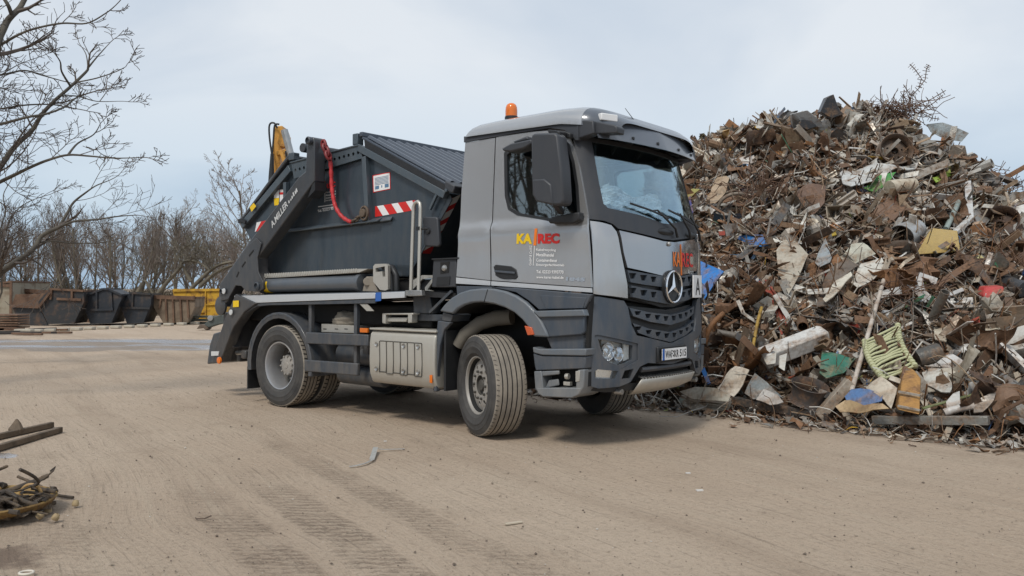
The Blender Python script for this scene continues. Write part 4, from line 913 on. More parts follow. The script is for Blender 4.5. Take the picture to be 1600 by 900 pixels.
    def bucket(m):
        trace(m, [(834, 580), (846, 580), (849, 611), (842, 615), (836, 608)], -1.24, .35); trace(m, [(902, 578), (913, 577), (912, 604), (905, 617), (898, 618)], -1.24, .35)
        trace(m, [(838, 606), (908, 606), (904, 617), (893, 622), (848, 620), (840, 615)], -1.245, .38); trace(m, [(846, 580), (873, 579), (873, 585), (847, 588)], -1.235, .03); trace(m, [(857, 594), (872, 592), (873, 602), (851, 607)], -1.2, .02)
    wn = paint('worn_step_plastic', (.135, .15, .165), .4, 0, .1, .6, dustc=(.30, .28, .25))
    bk = both(bucket, 'lower_step', wn, .01)
    both(lambda m: trace(m, [(840, 580), (911, 577), (909, 612), (846, 614)], -1.08, .04), 'step_back', M['void'])
    both(lambda m: trace(m, [(880, 596), (890, 597), (890, 603), (880, 602)], -1.2, .05), 'step_bracket', M['alu'], .004); both(lambda m: trace(m, [(899, 580), (906, 579), (905, 596), (899, 597)], -1.246, .02), 'step_hinge', M['alu'], .004); both(lambda m: m.tube([Y(884, 588, -1.2), Y(889, 588, -1.2)], .03, 8), 'step_bolt', M['alu'], .004)
    both(lambda m: m.prism([Y(*p, -1.17) for p in [(912, 464), (921, 461), (919, 604), (911, 604)]], (0, .3, 0)), 'bumper_gap', M['void'])
    # mirrors on the cab: tall housing on two arms, blind spot mirror above
    def mir_h(m):
        q = [Y(*p, -1.42) for p in [(829, 213), (833, 208), (866, 207), (871, 211), (877, 262), (880, 312), (877, 320), (866, 321), (836, 314), (831, 304)]]
        m.prism(q, (0, .16, 0))
    mh = near(mir_h, 'wing_mirror', M['mirror_p'], .03, smooth=50)
    near(lambda m: trace(m, [(831, 280), (850, 279), (861, 288), (864, 320), (838, 315), (833, 306)], -1.432, .1), 'mirror_cap', M['mirror_p'], .016, smooth=50)
    def arm_(m): trace(m, [(855, 202), (880, 204), (891, 208), (890, 216), (878, 215), (856, 207)], -1.16, .06); m.beam(Y(872, 209, -1.36), Y(884, 211, -1.14), .04, .05)
    near(arm_, 'mirror_arm', M['black'], .01); near(lambda m: m.beam(Y(868, 318, -1.36), Y(878, 332, -1.2), .06, .05), 'mirror_arm', M['black'], .01)
    both(lambda m: trace(m, [(855, 342), (868, 337), (905, 331), (904, 344), (896, 349), (858, 349)], -1.21, .09), 'mirror_foot', M['black'], .014, smooth=50)
    def rampm(m):
        q = [Y(*p, -1.30) for p in [(783, 232), (797, 224), (830, 217), (831, 224), (818, 232), (797, 237), (786, 236)]]; m.prism(q, (0, .17, 0)); m.prism([Y(*p, -1.24) for p in [(800, 221), (823, 212), (826, 218), (805, 224)]], (0, .12, 0))
    near(rampm, 'kerb_mirror', M['mirror_p'], .02, smooth=50)
chassis()

# ---------------------------------------------------------------- loader arms, cylinders, rails, rear frame
def loader():
    def upper(m):
        trace(m, [(477, 268), (479, 232), (480, 220), (483, 215), (487, 213.5), (490, 216), (491, 224), (491, 283), (488, 287), (402, 403), (403, 424), (411, 441), (411, 451), (404, 456), (384, 455), (377, 447), (368, 446), (356, 470), (346, 480), (341, 470), (343, 444), (386, 382), (467, 276)], -1.23, .17)
    arms = both(upper, 'loader_arm', M['arm'], .012)
    def plate(m):
        trace(m, [(386, 384), (400, 372), (408, 380), (402, 402), (403, 424), (411, 441), (411, 451), (404, 456), (384, 455), (377, 447), (368, 446), (356, 468), (345, 470), (344, 444)], -1.255, .022)
    both(plate, 'arm_plate', M['arm'], .006, arms[0])
    for o in list(truck.children):
        pass
    for a, b in (((396, 391), (389, 400)), ((383.5, 409), (378, 417)), ((373, 425), (369.5, 433))): slt = MB(); slt.beam(Y(*a, -1.257), Y(*b, -1.257), .003, .025); slt.build('plate_slot', M['void'], arms[0])
    for (px, py, r_) in ((405, 447, .055), (485, 220, .05), (350, 455, .04)): pins = MB(); c = Y(px, py, -1.235); pins.lathe([(r_, 0), (r_, .045), (r_ * .75, .055), (r_ * .7, .03), (0, .03)], (c.x, -1.235, c.z), (0, -1, 0), 20); pins.build('pivot_pin', M['frame'], arms[0])
    pv = MB(); c = Y(345, 478, -1.2); pv.lathe([(.13, 0), (.13, .03), (.1, .04), (0, .04)], (c.x + .03, -1.20, c.z), (0, -1, 0), 28); pv.build('pivot_plate', M['arm'], arms[0])
    for (px, py) in ((349, 455), (360, 488)): dots = MB(); c = Y(px, py, -1.285); dots.lathe([(.04, 0), (.038, .01), (0, .012)], (c.x, -1.275, c.z), (0, -1, 0), 16); dots.build('white_cap', M['offw'], arms[0])
    t = MB(); a = Y(425.5, 357, -1.232); b = Y(450.5, 321.5, -1.232); d = (b - a); up = Vector((-d.z, 0, d.x)).normalized() * .085
    text(t, 'A.MILLER', a, b, a + up, (0, -.004, 0), bold=.02, shear=.25); a2 = Y(452, 319, -1.232); b2 = Y(466, 299.5, -1.232); [t.prism([a2.lerp(b2, u) + up * .1 + Vector((0, -.004, 0)), a2.lerp(b2, u + .11) + up * .1 + Vector((0, -.004, 0)), a2.lerp(b2, u + .15) + up * h_ + Vector((0, -.004, 0)), a2.lerp(b2, u + .05) + up * h_ + Vector((0, -.004, 0))], (0, -.001, 0)) for u, h_ in ((0, .5), (.2, .35), (.36, .5), (.55, .75), (.74, .6), (.88, .7))]
    t.build('arm_lettering', M['offw'], arms[0], smooth=0, recalc=False)
    # cross tube between the arm heads, knee wear plates
    both(lambda m: m.prism([Y(*p, -1.235) for p in [(488, 288), (492, 284), (492, 297), (481, 309)]], (0, .18, 0)), 'knee_plate', M['black'])
    # lifting cylinder along the deck, with ribbed cover above
    def cyl(m): m.tube([Y(414, 446, -1.10), Y(566, 442, -1.10)], .098, 24); m.tube([Y(413, 446.4, -1.10), Y(418, 446.2, -1.10)], .112, 24); m.tube([Y(562, 442, -1.10), Y(568, 442, -1.10)], .11, 24)
    cy = both(cyl, 'lift_cylinder', paint('cylinder_paint', (.10, .118, .14), .35, .2, .2, .3, zdust=2), 0, smooth=40)
    ys = MB(); c0, c1 = Y(419, 446.2, -1.10), Y(426, 446, -1.10); ys.tube([c0, c1], .0995, 24); ys.build('warning_sticker', M['yellow'], cy[0])
    both(lambda m: (m.tube([Y(400, 448, -1.10), Y(414, 446, -1.10)], .05, 12), m.prism([Y(*p, -1.17) for p in [(566, 455), (572, 432), (582, 432), (590, 456)]], (0, .14, 0)), m.tube([Y(574, 440, -1.19), Y(574, 440, -1.0)], .05, 14)), 'cylinder_lug', mat('dusty_lug', (.25, .22, .18), .7), .006)
    def tray(m):
        trace(m, [(411, 431), (414, 428), (560, 420), (575, 420), (561, 426), (413, 435)], -1.16, .2)
        for i in range(40): a = Y(414 + i * 3.65, 430.3 - i * .2, -1.163); m.box((a.x, -1.164, a.z), (.016, .008, .05))
    tr = both(tray, 'ribbed_tray', M['alu'], .005)
    # grey bracket with opening and hoses
    gb = MB(); o = [(583, 416), (586, 412.5), (603, 412), (606, 415), (606, 452), (602, 454), (594, 453), (583, 440)]; hole = [(586.5, 419), (601, 416), (602, 432), (598, 432), (597, 424), (587, 425)]
    patch(gb, [Vector((Y(*p, -1.2).x, Y(*p, -1.2).z)) for p in o], [[Vector((Y(*p, -1.2).x, Y(*p, -1.2).z)) for p in hole]], lambda a, b, off: Vector((a, -1.2 - off, b)), .06, .04)
    g = gb.build('valve_bracket', M['alu'], truck, bevel=.006)
    for k, (a, b) in enumerate(((607, 612), (613, 620))): hs = MB(); hs.tube([Y(600, 418, -1.1 + .1 * k), Y(a, 418, -1.12), Y(b - 1, 430, -1.12), Y(b, 454, -1.12)], .035, 8); hs.build('hydraulic_hose', M['black'], truck, smooth=60)
    # handrail
    hr = MB(); p = [Y(642, 455, -1.2), Y(646, 330, -1.2)]; top = [Y(646, 324, -1.2), Y(648.5, 317, -1.2), Y(653, 315, -1.2), Y(656, 318, -1.2), Y(657, 326, -1.2)]; q = [Y(654, 455, -1.2)]
    hr.tube([p[0], p[1]] + top + q, .021, 10); hr.build('handrail', M['alu'], truck, smooth=60)
    rm = MB(); rm.prism([Y(*c, -1.16) for c in [(660, 340), (663, 338.5), (681, 339), (683.5, 341), (686, 382), (684, 385.5), (665, 385), (662, 382)]], (0, .05, 0)); r_ = rm.build('work_mirror', M['mirror_p'], truck, bevel=.014)
    a_ = MB(); a_.tube([Y(655, 357, -1.2), Y(668, 357, -1.18), Y(671, 361, -1.165)], .012, 8); a_.lathe([(0, .02), (.03, .015), (.035, 0)], Y(669, 361, -1.165), (0, -1, 0), 12); a_.box(Y(655, 357, -1.2), (.05, .05, .04)); a_.build('mirror_clamp', M['black'], r_)
    ch = MB(); trace(ch, [(641, 440), (659, 430), (676, 430), (676, 434), (660, 436), (645, 452)], -1.0, .03); trace(ch, [(664, 449), (676, 434), (679, 436), (668, 452), (676, 455), (664, 454)], -1.0, .03); ch.build('wheel_chock_holder', M['alu'], truck)
    wc = MB(); trace(wc, [(650, 452), (662, 437), (674, 436), (664, 452)], -.95, .2); wc.build('ramp_plate', M['black'], truck)
    # dark box with a lamp recess behind the cab
    db = MB(); trace(db, [(677, 405), (713, 404), (712, 449), (674, 449)], -1.12, .3); d = db.build('lamp_box', M['mirror_p'], truck, bevel=.012)
    rc = MB(); trace(rc, [(688, 410), (702, 409), (701, 426), (688, 428)], -1.125, .003); rc.build('lamp_recess', M['void'], d); ln = MB(); c = Y(695, 419, -1.12); ln.lathe([(0, .03), (.03, .02), (.04, 0)], c, (0, -1, 0), 14); ln.build('box_lamp', M['steel'], d)
    pn = MB(); trace(pn, [(683, 433), (703, 432), (702, 445), (681, 446)], -1.128, .006); pn.build('box_panel', M['black'], d)
    tp = MB(); trace(tp, [(674, 404), (716, 402), (716, 404.5), (675, 406)], -1.14, .34); tp.build('box_lid', M['black'], d)
    # rear frame and outriggers
    both(lambda m: trace(m, [(368, 459), (400, 474), (382, 487), (364, 512), (344, 566), (331, 568), (335, 545), (352, 496)], -1.25, .16), 'rear_frame', M['arm'], .012)
    both(lambda m: trace(m, [(362, 478), (420, 477.5), (402, 478.5), (384, 489), (360, 520), (352, 545), (346, 540)], -1.22, .06), 'rear_gusset', M['frame'], .006)
    def leg(m):
        q = [Y(*p, -1.0) for p in [(333, 521), (344, 518), (352, 530), (345, 566), (323, 569), (327, 540)]]; m.prism(q, (0, .5, 0))
    both(leg, 'outrigger_foot', M['frame'], .02)
    both(lambda m: m.lathe([(.05, 0), (.046, .02), (0, .026)], Y(343.5, 563, -1.262), (0, -1, 0), 16), 'tail_marker', M['amber'])
    wl = MB(); trace(wl, [(330, 549), (342, 549), (341, 555.5), (330, 556)], -1.262, .01); wl.build('white_sticker', M['offw'], truck)
    rr = MB(); rr.box((-4.9, 0, .95), (.25, 2.3, .5)); rr.box((-4.6, 0, .62), (.12, 2.2, .12)); rr.box((-4.95, 0, .55), (.1, 1.9, .12)); rr.build('rear_crossbeam', M['arm'], truck, bevel=.02)
    for sg in (-1, 1): tl = MB(); tl.box((-5.02, sg * .55, .75), (.05, .4, .13)); tl.build('tail_light', mat('dark_red_lens', (.18, .01, .01), .3), truck, bevel=.01)
    ro = MB(); ro.tube([Y(371, 551, -1.0), Y(386, 550.5, -1.0)], .035, 12); ro.build('rear_spindle', M['steel'], truck)
    # headboard between skip and cab
    bd = MB(); bd.box((-2.95, 0, 1.55), (2.9, 1.8, .20)); bd.build('skip_gap_dark_fill', M['void'], truck)  # dark box added to fill the see-through gap below the skip
    hb = MB(); hb.box((-.62, 0, 1.62), (.08, 1.9, .3)); hb.build('headboard', M['black'], truck)
loader()
# lettering of the door
def door_text():
    par = next(o for o in truck.children if o.name.startswith('door') and o.name == 'door')
    e = Vector((0, -.0045, 0))
    def P(px, py): q = YS(px, py); return Vector((q.x, -cabY(q.x, q.y), q.y))
    def put(s, ll, lr, ul, m, bold=.0, name='lettering', shear=0):
        mb = MB(); text(mb, s, P(*ll), P(*lr), P(*ul), e, bold=bold, shear=shear); return mb.build(name, m, par, smooth=0, recalc=False)
    put('KA', (807.3, 381.2), (831.5, 381.2), (808, 365), M['yellow'], .055); put('REC', (840.5, 381), (874.5, 380.6), (840.5, 365), M['red'], .055)
    b = MB(); b.prism([P(833.8, 383.5), P(838, 383.5), P(839.8, 357), P(836, 357.2)], e * 1.2); b.build('lettering_bar', M['orange'], par)
    l = MB(); l.prism([P(833.2, 415), P(834, 415), P(836, 383.8), P(835.2, 383.8)], e); l.build('lettering_line', M['white'], par)
    for s, y0, x1 in (('Kabelrecycling', 393, 869), ('Metallhandel', 400.4, 866), ('Containerdienst', 408.8, 871), ('Entsorgerfachbetrieb', 416.6, 882), ('Tel. 02523 9393770', 427, 881), ('www.karec-kabel.de', 435, 881)):
        put(s, (838.5, y0), (x1, y0 + .8), (838.5, y0 - (5.0 if 'www' not in s else 4.2)), M['white'], .022)
    mb = MB(); text(mb, 'GmbH & Co.KG', P(831, 415), P(831.6, 384), P(827, 414.5), e, bold=.01); mb.build('lettering', M['white'], par, smooth=0, recalc=False)
    put('1845', (884.5, 438.7), (914.5, 440), (885, 432.8), M['chrome'], .06, 'model_badge')
door_text()
# ---------------------------------------------------------------- skip on the truck, chain and sling
def skip_load():
    sk = new_empty('lidded_skip', 'dark blue-grey lidded waste skip riding on the truck behind the cab', 'skip', TO, YAW)
    ys = .95
    side = [(378, 349), (452, 256), (562, 228), (703, 303), (706, 312), (638, 432), (425, 432), (420, 425)]
    S2 = [Y(*p, -ys) for p in side]
    sd = MB(); sd.prism(S2, (0, .012, 0)); sd.prism([(p.x, ys, p.z) for p in S2], (0, -.012, 0))
    body = sd.build('side_wall', M['skip'], sk)
    A = {k: Y(*p, -ys) for k, p in dict(tl=(378, 349), p1=(452, 256), p2=(562, 228), fr=(703, 303), fb=(638, 432), rb=(425, 432)).items()}
    def sheet(p, q, name, m, t=.012, w=ys):
        d = (q - p).normalized(); n = Vector((-d.z, 0, d.x)) * t
        mb = MB(); mb.prism([Vector((p.x, -w, p.z)), Vector((q.x, -w, q.z)), Vector((q.x, -w, q.z)) + n, Vector((p.x, -w, p.z)) + n], (0, 2 * w, 0)); return mb.build(name, m, sk)
    fw_ = sheet(A['fb'], A['fr'] + Vector((.0, 0, 0)), 'front_wall', M['skip']); sheet(A['rb'], A['fb'], 'floor_plate', M['skip']); sheet(A['tl'], A['rb'], 'rear_wall', M['skip'])
    # rim: perforated top band, sloping rims, posts, ledge
    def two(f, name, m, bevel=.005, par=sk):
        for sg in (-1, 1):
            mb = MB(); f(mb)
            if sg > 0: mb.v = [(x, -y, z) for x, y, z in mb.v]
            o = mb.build(name, m, par, bevel=bevel)
        return o
    band = [(455, 254), (563, 226), (566, 247), (459, 279)]
    def bandf(m):
        o = [Vector((Y(*p, -1.0).x, Y(*p, -1.0).z)) for p in band]; hs = []
        for i in range(15):
            u = (i + .7) / 15.4; c = [o[0].lerp(o[1], u), o[3].lerp(o[2], u)]; c = c[0].lerp(c[1], .52); hs.append([c + Vector((math.cos(a) * .022, math.sin(a) * .022)) for a in [k / 8 * 2 * math.pi for k in range(8)]])
        patch(m, o, hs, lambda a, b, off: Vector((a, -1.0 - off, b)), .09, .01)
    two(bandf, 'perforated_band', M['skip_l'], 0)
    two(lambda m: m.beam(Y(455, 254.5, -.985), Y(563, 226.5, -.985), .06, .02), 'top_flange', M['skip_l'])
    two(lambda m: m.beam(Y(562, 231, -.98), Y(697, 305, -.98), .07, .085), 'sloped_rim', M['skip_l'])
    two(lambda m: m.beam(Y(380, 353, -.98), Y(455, 263, -.98), .07, .10), 'sloped_rim', M['skip_l'])
    two(lambda m: m.beam(Y(571, 245, -.985), Y(577, 349, -.985), .07, .075, up=(0, 1, 0)), 'side_post', M['skip_l'])
    two(lambda m: m.beam(Y(447, 285, -.985), Y(447, 330, -.985), .06, .06, up=(0, 1, 0)), 'side_post', M['skip_l'])
    def ledge(m):
        for a, b, w, dz in (((448, 361), (596, 343), .10, 0), ((596, 343), (612, 341), .05, 0)):
            p, q = Y(*a, -.97), Y(*b, -.97); m.prism([Vector((p.x, -.95, p.z + .03)), Vector((p.x, -.95 - w, p.z - .02)), Vector((p.x, -.94 - w, p.z - .032)), Vector((p.x, -.94, p.z + .012))], (q.x - p.x, 0, q.z - p.z))
    two(ledge, 'side_ledge', M['skip_l'], .003)
    # small posts carrying the lids
    two(lambda m: m.box((Y(559, 220, -.97).x - .02, -.95, Y(559, 220, -.97).z + .02), (.10, .10, .14)), 'lid_post', M['skip_l'], .01)
    two(lambda m: m.box((Y(455, 245, -.97).x + .03, -.95, Y(455, 245, -.97).z), (.12, .10, .10)), 'lid_post', M['skip_l'], .01)
    # front lid: sloping ribbed roof; rear lid hangs down the back slope
    T = Y(566, 213, -1.0); Bq = Y(703, 289, -1.0)
    d = Vector((Bq.x - T.x, 0, Bq.z - T.z)); dn = d.normalized(); n = Vector((-dn.z, 0, dn.x))
    if n.z < 0: n = -n
    lid = MB(); w = 1.0
    lid.prism([Vector((T.x, -w, T.z)), Vector((Bq.x, -w, Bq.z)), Vector((Bq.x, -w, Bq.z)) - n * .03, Vector((T.x, -w, T.z)) - n * .03], (0, 2 * w, 0))
    Ld = lid.build('front_lid', M['lid'], sk, bevel=.006)
    rb = MB(); k = 13
    for i in range(k):
        y = -w + .07 + (2 * w - .14) * i / (k - 1); a = Vector((T.x, y, T.z)) + n * .012 + dn * .05; b = Vector((Bq.x, y, Bq.z)) + n * .012 - dn * .05; hw = .034
        e = Vector((0, hw, 0)); e2 = Vector((0, hw * .45, 0))
        rb.add([a - e, a - e2 + n * .028, a + e2 + n * .028, a + e, b - e, b - e2 + n * .028, b + e2 + n * .028, b + e], [(0, 1, 5, 4), (1, 2, 6, 5), (2, 3, 7, 6), (0, 3, 2, 1), (4, 5, 6, 7)])
    rb.build('lid_rib', M['lid'], Ld, smooth=30)
    ed = MB(); ed.prism([Vector((T.x, -w - .005, T.z)) - n * .02 + dn * .05, Vector((Bq.x, -w - .005, Bq.z)) - n * .02, Vector((Bq.x, -w - .005, Bq.z)) - n * .09, Vector((T.x, -w - .005, T.z)) - n * .12 + dn * .12], (0, .03, 0)); ed.build('rubber_skirt', M['black'], Ld)
    rg = MB(); rg.beam(Vector((T.x - .03, -w, T.z + .03)), Vector((T.x - .03, w, T.z + .03)), .06, .06); rg.build('ridge_beam', M['lid'], Ld, bevel=.01)
    lp = MB(); q = Vector((Bq.x, 0, Bq.z)); lp.prism([Vector((q.x - .05, -w - .03, q.z + .05)), Vector((q.x + .10, -w - .03, q.z - .02)), Vector((q.x + .07, -w - .03, q.z - .10)), Vector((q.x - .06, -w - .03, q.z - .06))], (0, 2 * w + .06, 0)); lp.build('lid_front_edge', M['mirror_p'], Ld, bevel=.012)
    ck = MB(); ck.beam(Y(672, 327, -1.0), Y(683, 303, -1.0), .03, .03); ck.lathe([(.02, 0), (.02, .04), (0, .045)], Y(700, 298, -1.01), (0, -1, 0), 10); ck.build('lid_catch', M['skip_l'], Ld)
    T2 = Y(452, 245, -1.0); B2 = Y(379, 343, -1.0); d2 = (B2 - T2).normalized(); n2 = Vector((-d2.z, 0, d2.x));
    if n2.z < 0: n2 = -n2
    l2 = MB(); l2.prism([T2, B2, B2 + n2 * .05, T2 + n2 * .05], (0, 2.0, 0)); L2 = l2.build('rear_lid', M['arm'], sk, bevel=.015)
    tb = MB(); tb.tube([Vector((T2.x + .25, -.98, T2.z + .1)), Vector((T2.x + .25, .98, T2.z + .1))], .06, 12); tb.build('lid_roller', M['mirror_p'], L2)
    hg = MB()
    for i in range(3): hg.box(Vector((B2.x - .03, -1.0 + .06 * i, B2.z - .02 + .04 * i)), (.09, .05, .06))
    hg.beam(B2, B2 + Vector((.12, 0, -.05)), .08, .05); hg.build('lid_hinge', M['black'], L2)
    yl = MB(); trace(yl, [(390, 324), (396, 317), (400, 322), (393, 331)], -1.045, .002); yl.build('yellow_sticker', M['yellow'], L2)
    # stickers and hazard stripes
    e = .9535
    def poly(pts, m, name, par=body, y=-e, dep=.002): mb = MB(); trace(mb, pts, y, dep); return mb.build(name, m, par, smooth=0)
    st = poly([(582, 274), (609.5, 268.5), (610, 295.5), (583, 301)], M['red'], 'safety_sticker'); poly([(583.3, 275), (608.5, 270), (609, 294.6), (584, 299.6)], M['white'], 'sticker_sheet', st, -e - .003)
    ln = MB()
    for k in range(6):
        a, b = (585.5, 278.2 + k * 2.1), (606.8, 273.9 + k * 2.1); trace(ln, [a, b, (b[0], b[1] + .7), (a[0], a[1] + .7)], -e - .006, .001)
    for a, b, h in (((586, 291), (592, 289.8), 5), ((601, 287.5), (607, 286.4), 5.5), ((595.5, 289.5), (597, 289.2), 3.5)): trace(ln, [a, b, (b[0], b[1] + h), (a[0], a[1] + h)], -e - .006, .001)
    ln.build('sticker_print', mat('print_blue', (.10, .2, .32), .5), st, smooth=0)
    hz = poly([(586, 322.5), (648.5, 312.5), (649, 328), (586, 339)], M['red'], 'hazard_marking')
    w_ = MB()
    for k in range(3):
        x = 589 + k * 22.5; f = lambda xx: 322.5 - (xx - 586) * .16; g = lambda xx: 339 - (xx - 586) * .175
        xr = min(x + 10, 648.5); trace(w_, [(x, f(x)), (xr, f(xr)), (min(xr + 9, 649), g(min(xr + 9, 649))), (min(x + 9, 649), g(min(x + 9, 649)))], -e - .003, .001)
    w_.build('white_stripe', M['white'], hz, smooth=0)
    hz2 = poly([(401, 347.5), (418, 344), (410, 360), (398, 362)], M['white'], 'hazard_marking'); w2 = MB(); trace(w2, [(408, 346), (417, 344.3), (409, 360), (399.5, 361.8)], -e - .003, .001); w2.build('red_stripe', M['red'], hz2, smooth=0)
    lb = poly([(428, 297.5), (435.5, 296), (435.5, 309), (428, 309.5)], M['white'], 'label_sheet'); poly([(437, 296.5), (444, 295.8), (444, 308), (437, 316)], M['white'], 'label_sheet'); poly([(437, 300.5), (444, 300), (444, 303.5), (437, 304)], M['red'], 'label_stripe', lb, -e - .003); poly([(428, 310), (436, 309), (435, 320.5), (428.5, 321)], M['yellow'], 'yellow_label'); poly([(429, 296.5), (435.5, 295), (435.5, 297), (429, 299)], M['red'], 'label_stripe', lb, -e - .003)
    def T3(s, ll, lr, ul, m, bold=.01):
        mb = MB(); text(mb, s, Y(*ll, -e), Y(*lr, -e), Y(*ul, -e), (0, -.003, 0), bold=bold); mb.build('lettering', m, body, smooth=0, recalc=False)
    T3('KA', (497, 299), (505.5, 296.5), (496.8, 291), M['yellow'], .03); T3('REC', (508.5, 295.5), (524, 291.5), (508.5, 287.5), M['red'], .03); poly([(506.6, 300), (507.8, 299.7), (508, 283), (507, 283.2)], M['orange'], 'lettering_bar')
    poly([(507.2, 316), (507.7, 315.9), (507.7, 300), (507.2, 300.1)], M['offw'], 'lettering_line')
    for s, y in (('Kabelrecycling', 302.4), ('Metallhandel', 306.6), ('Containerdienst', 310.8), ('Entsorgerfachbetrieb', 315)): T3(s, (509.3, y), (525, y - 2.6), (509.3, y - 2.6), M['offw'])
    poly([(497, 322.6), (520, 319.2), (520, 320.2), (497, 323.6)], M['offw'], 'lettering_line'); poly([(503, 325.4), (521, 322.8), (521, 323.6), (503, 326.2)], M['offw'], 'lettering_line'); T3('Tel. 02523 93', (496.5, 332), (521, 327.5), (496.5, 328), M['offw'], .02)
    # number on the front wall, hazard stripes on its edges
    fp = lambda px, py: None
    a0, a1 = A['fb'], A['fr']; fd = (a1 - a0).normalized(); fn = Vector((fd.z, 0, -fd.x))
    if fn.x < 0: fn = -fn
    def F(y, s): return Vector((a0.x, 0, a0.z)) + fd * s + Vector((0, y, 0)) + fn * .016
    Ls = (a1 - a0).length
    t = MB(); text(t, '0.016.0', F(-.52, Ls * .50), F(.35, Ls * .50), F(-.52, Ls * .50 + .15), fn * .001, bold=.01, shear=.2); t.build('skip_number', M['grey_txt'], fw_, smooth=0, recalc=False)
    for sg in (-1, 1):
        hz = MB(); hz.prism([F(sg * .94, Ls * .30), F(sg * .80, Ls * .30), F(sg * .80, Ls * .97), F(sg * .94, Ls * .97)], fn * .001); h = hz.build('hazard_marking', M['redd'], fw_)
        ws = MB()
        for k in range(4):
            s = Ls * (.33 + .17 * k); ws.prism([F(sg * .94, s) + fn * .002, F(sg * .80, s + .10) + fn * .002, F(sg * .80, s + .21) + fn * .002, F(sg * .94, s + .11) + fn * .002], fn * .001)
        ws.build('white_stripe', M['offw'], h)
    # hook eye on the ledge
    ey = MB(); c = Y(570, 333, -1.02); ey.lathe([(0, .05), (.05, .05), (.055, 0)], c, (0, -1, 0), 16); ey.build('lifting_eye', M['rustm'], sk, bevel=.005)
    return sk
M['grey_txt'] = mat('grey_stencil', (.22, .23, .24), .7); M['redd'] = mat('worn_red', (.42, .02, .018), .5, 0, .2); M['rustm'] = mat('dull_rust', (.16, .12, .09), .75, .3, .3, bump=.3)
skip_load()
def link(mb, c, d, n, L=.085, w=.05, r=.011):
    d = d.normalized(); n = (n - d * n.dot(d)).normalized(); pts = []
    for k in range(13):
        a = 2 * math.pi * k / 12; pts.append(c + d * math.cos(a) * L / 2 + n * math.sin(a) * w / 2)
    mb.tube(pts, r, 6, caps=False)
def chain_thing():
    ch = new_empty('lifting_chain', 'lifting chain in a red sleeve hanging from the loader arm head to the skip eye', 'chain', TO, YAW)
    pts = [Y(515, 243, -1.10), Y(517, 262, -1.09), Y(518, 285, -1.07), Y(520, 305, -1.06), Y(524, 322, -1.05), Y(532, 336, -1.04), Y(542, 344, -1.03), Y(550, 347.5, -1.03)]
    sp = [Vector(p) for p in spline([tuple(p) for p in pts], 6)]
    sl_ = MB(); sl_.tube(sp, [.025 + .004 * math.sin(i * 1.7) for i in range(len(sp))], 10); sl_.build('red_sleeve', M['redpaint'], ch, smooth=60)
    lk = MB(); P = [Y(550, 347.5, -1.03), Y(558, 341, -1.03), Y(566, 336, -1.03)]
    for i in range(5): t = i / 4; c = P[0].lerp(P[2], t); link(lk, c, P[2] - P[0], Vector((0, 1, 0)) if i % 2 else Vector((-.6, 0, 1)))
    lk.build('eye_chain', M['rustm'], ch, smooth=60); lk = MB()
    for i in range(9): c = Y(504 + (i % 2) * .5, 238 + i * 6.5, -1.05); link(lk, c, Vector((0, 0, 1)), Vector((0, 1, 0)) if i % 2 else Vector((1, 0, 0)), .075, .045)
    lk.build('hanging_chain', M['rustm'], ch, smooth=60); lk = MB(); link(lk, Y(569, 333, -1.04), Vector((0, 0, 1)), Vector((1, 0, 0)), .16, .13, .016); lk.build('hook_ring', M['rustm'], ch, smooth=60)
    hk = MB(); 
    for i in range(4): c = Y(506 + i * 2.2, 226 + i * 5.5, -1.14); link(hk, c, Vector((.35, 0, -1)), Vector((0, 1, 0)) if i % 2 else Vector((1, 0, .3)), .12, .075, .018)
    hk.build('red_shackle', mat('shackle_red', (.22, .025, .028), .55, 0, .3), ch, smooth=60)
chain_thing()
def bundle():
    mb = MB(); a = Y(530, 500, -1.05); n, k = 26, 18; vs = []
    for i in range(n + 1):
        th = math.pi * i / n
        for j in range(k):
            ph = 2 * math.pi * j / k; d = Vector((math.sin(th) * math.cos(ph), math.sin(th) * math.sin(ph), math.cos(th)))
            q = 1 + .22 * mnoise.noise(d * 2.2 + Vector((3, 1, 5))) + .22 * abs(mnoise.noise(d * 5)) - .1
            vs.append(a + Vector((.03, .12, -.005)) + Vector((d.x * .24 * q, d.y * .16 * q, d.z * .125 * q)))
    mb.add(vs, [(i * k + j, i * k + (j + 1) % k, (i + 1) * k + (j + 1) % k, (i + 1) * k + j) for i in range(n) for j in range(k)])
    o = mb.build('tarpaulin_bundle', mat('dusty_canvas', (.30, .265, .215), .9, 0, .25, bump=.4, bsc=14), None, smooth=80)
    o.matrix_world = TM
    tag(o, 'crumpled beige canvas bundle stuffed above the battery box under the truck deck', 'canvas')
bundle()
# ---------------------------------------------------------------- scrap heap
HS = [(-12, 0), (-10.5, .6), (-9, 1.8), (-7, 3.3), (-5.6, 4.1), (-4.87, 4.55), (-3.9, 4.85), (-3.2, 4.92), (-2.15, 4.72), (-1, 4.40), (-.3, 3.88), (.25, 3.35), (.92, 2.65), (2.0, 2.25), (3.4, 2.05), (5, 1.9), (8, 1.4), (11, 0)]
def st_(p): d = Vector((p[0], p[1], 0)) - B0; return d.dot(BD), d.dot(BN)
def heap_h(x, y, rough=True):
    s, t = st_((x, y)); t += .25 * mnoise.noise((s * .9, 2.2, 0))
    if t <= 0 or s < -12 or s > 11: return 0
    H = interp(HS, s); T = 6.0; u = t / T
    g = u ** .74 if u < 1 else max(0, 1 - ((u - 1) / 1.2) ** 1.4)
    h = H * g
    if rough: h *= 1 + .07 * mnoise.noise((x * .8, y * .8, 1)); h += min(1, h) * (.26 * mnoise.noise((x * 1.3, y * 1.3, 3)) + .16 * mnoise.noise((x * 2.9, y * 2.9, 5)))
    return max(h, 0)
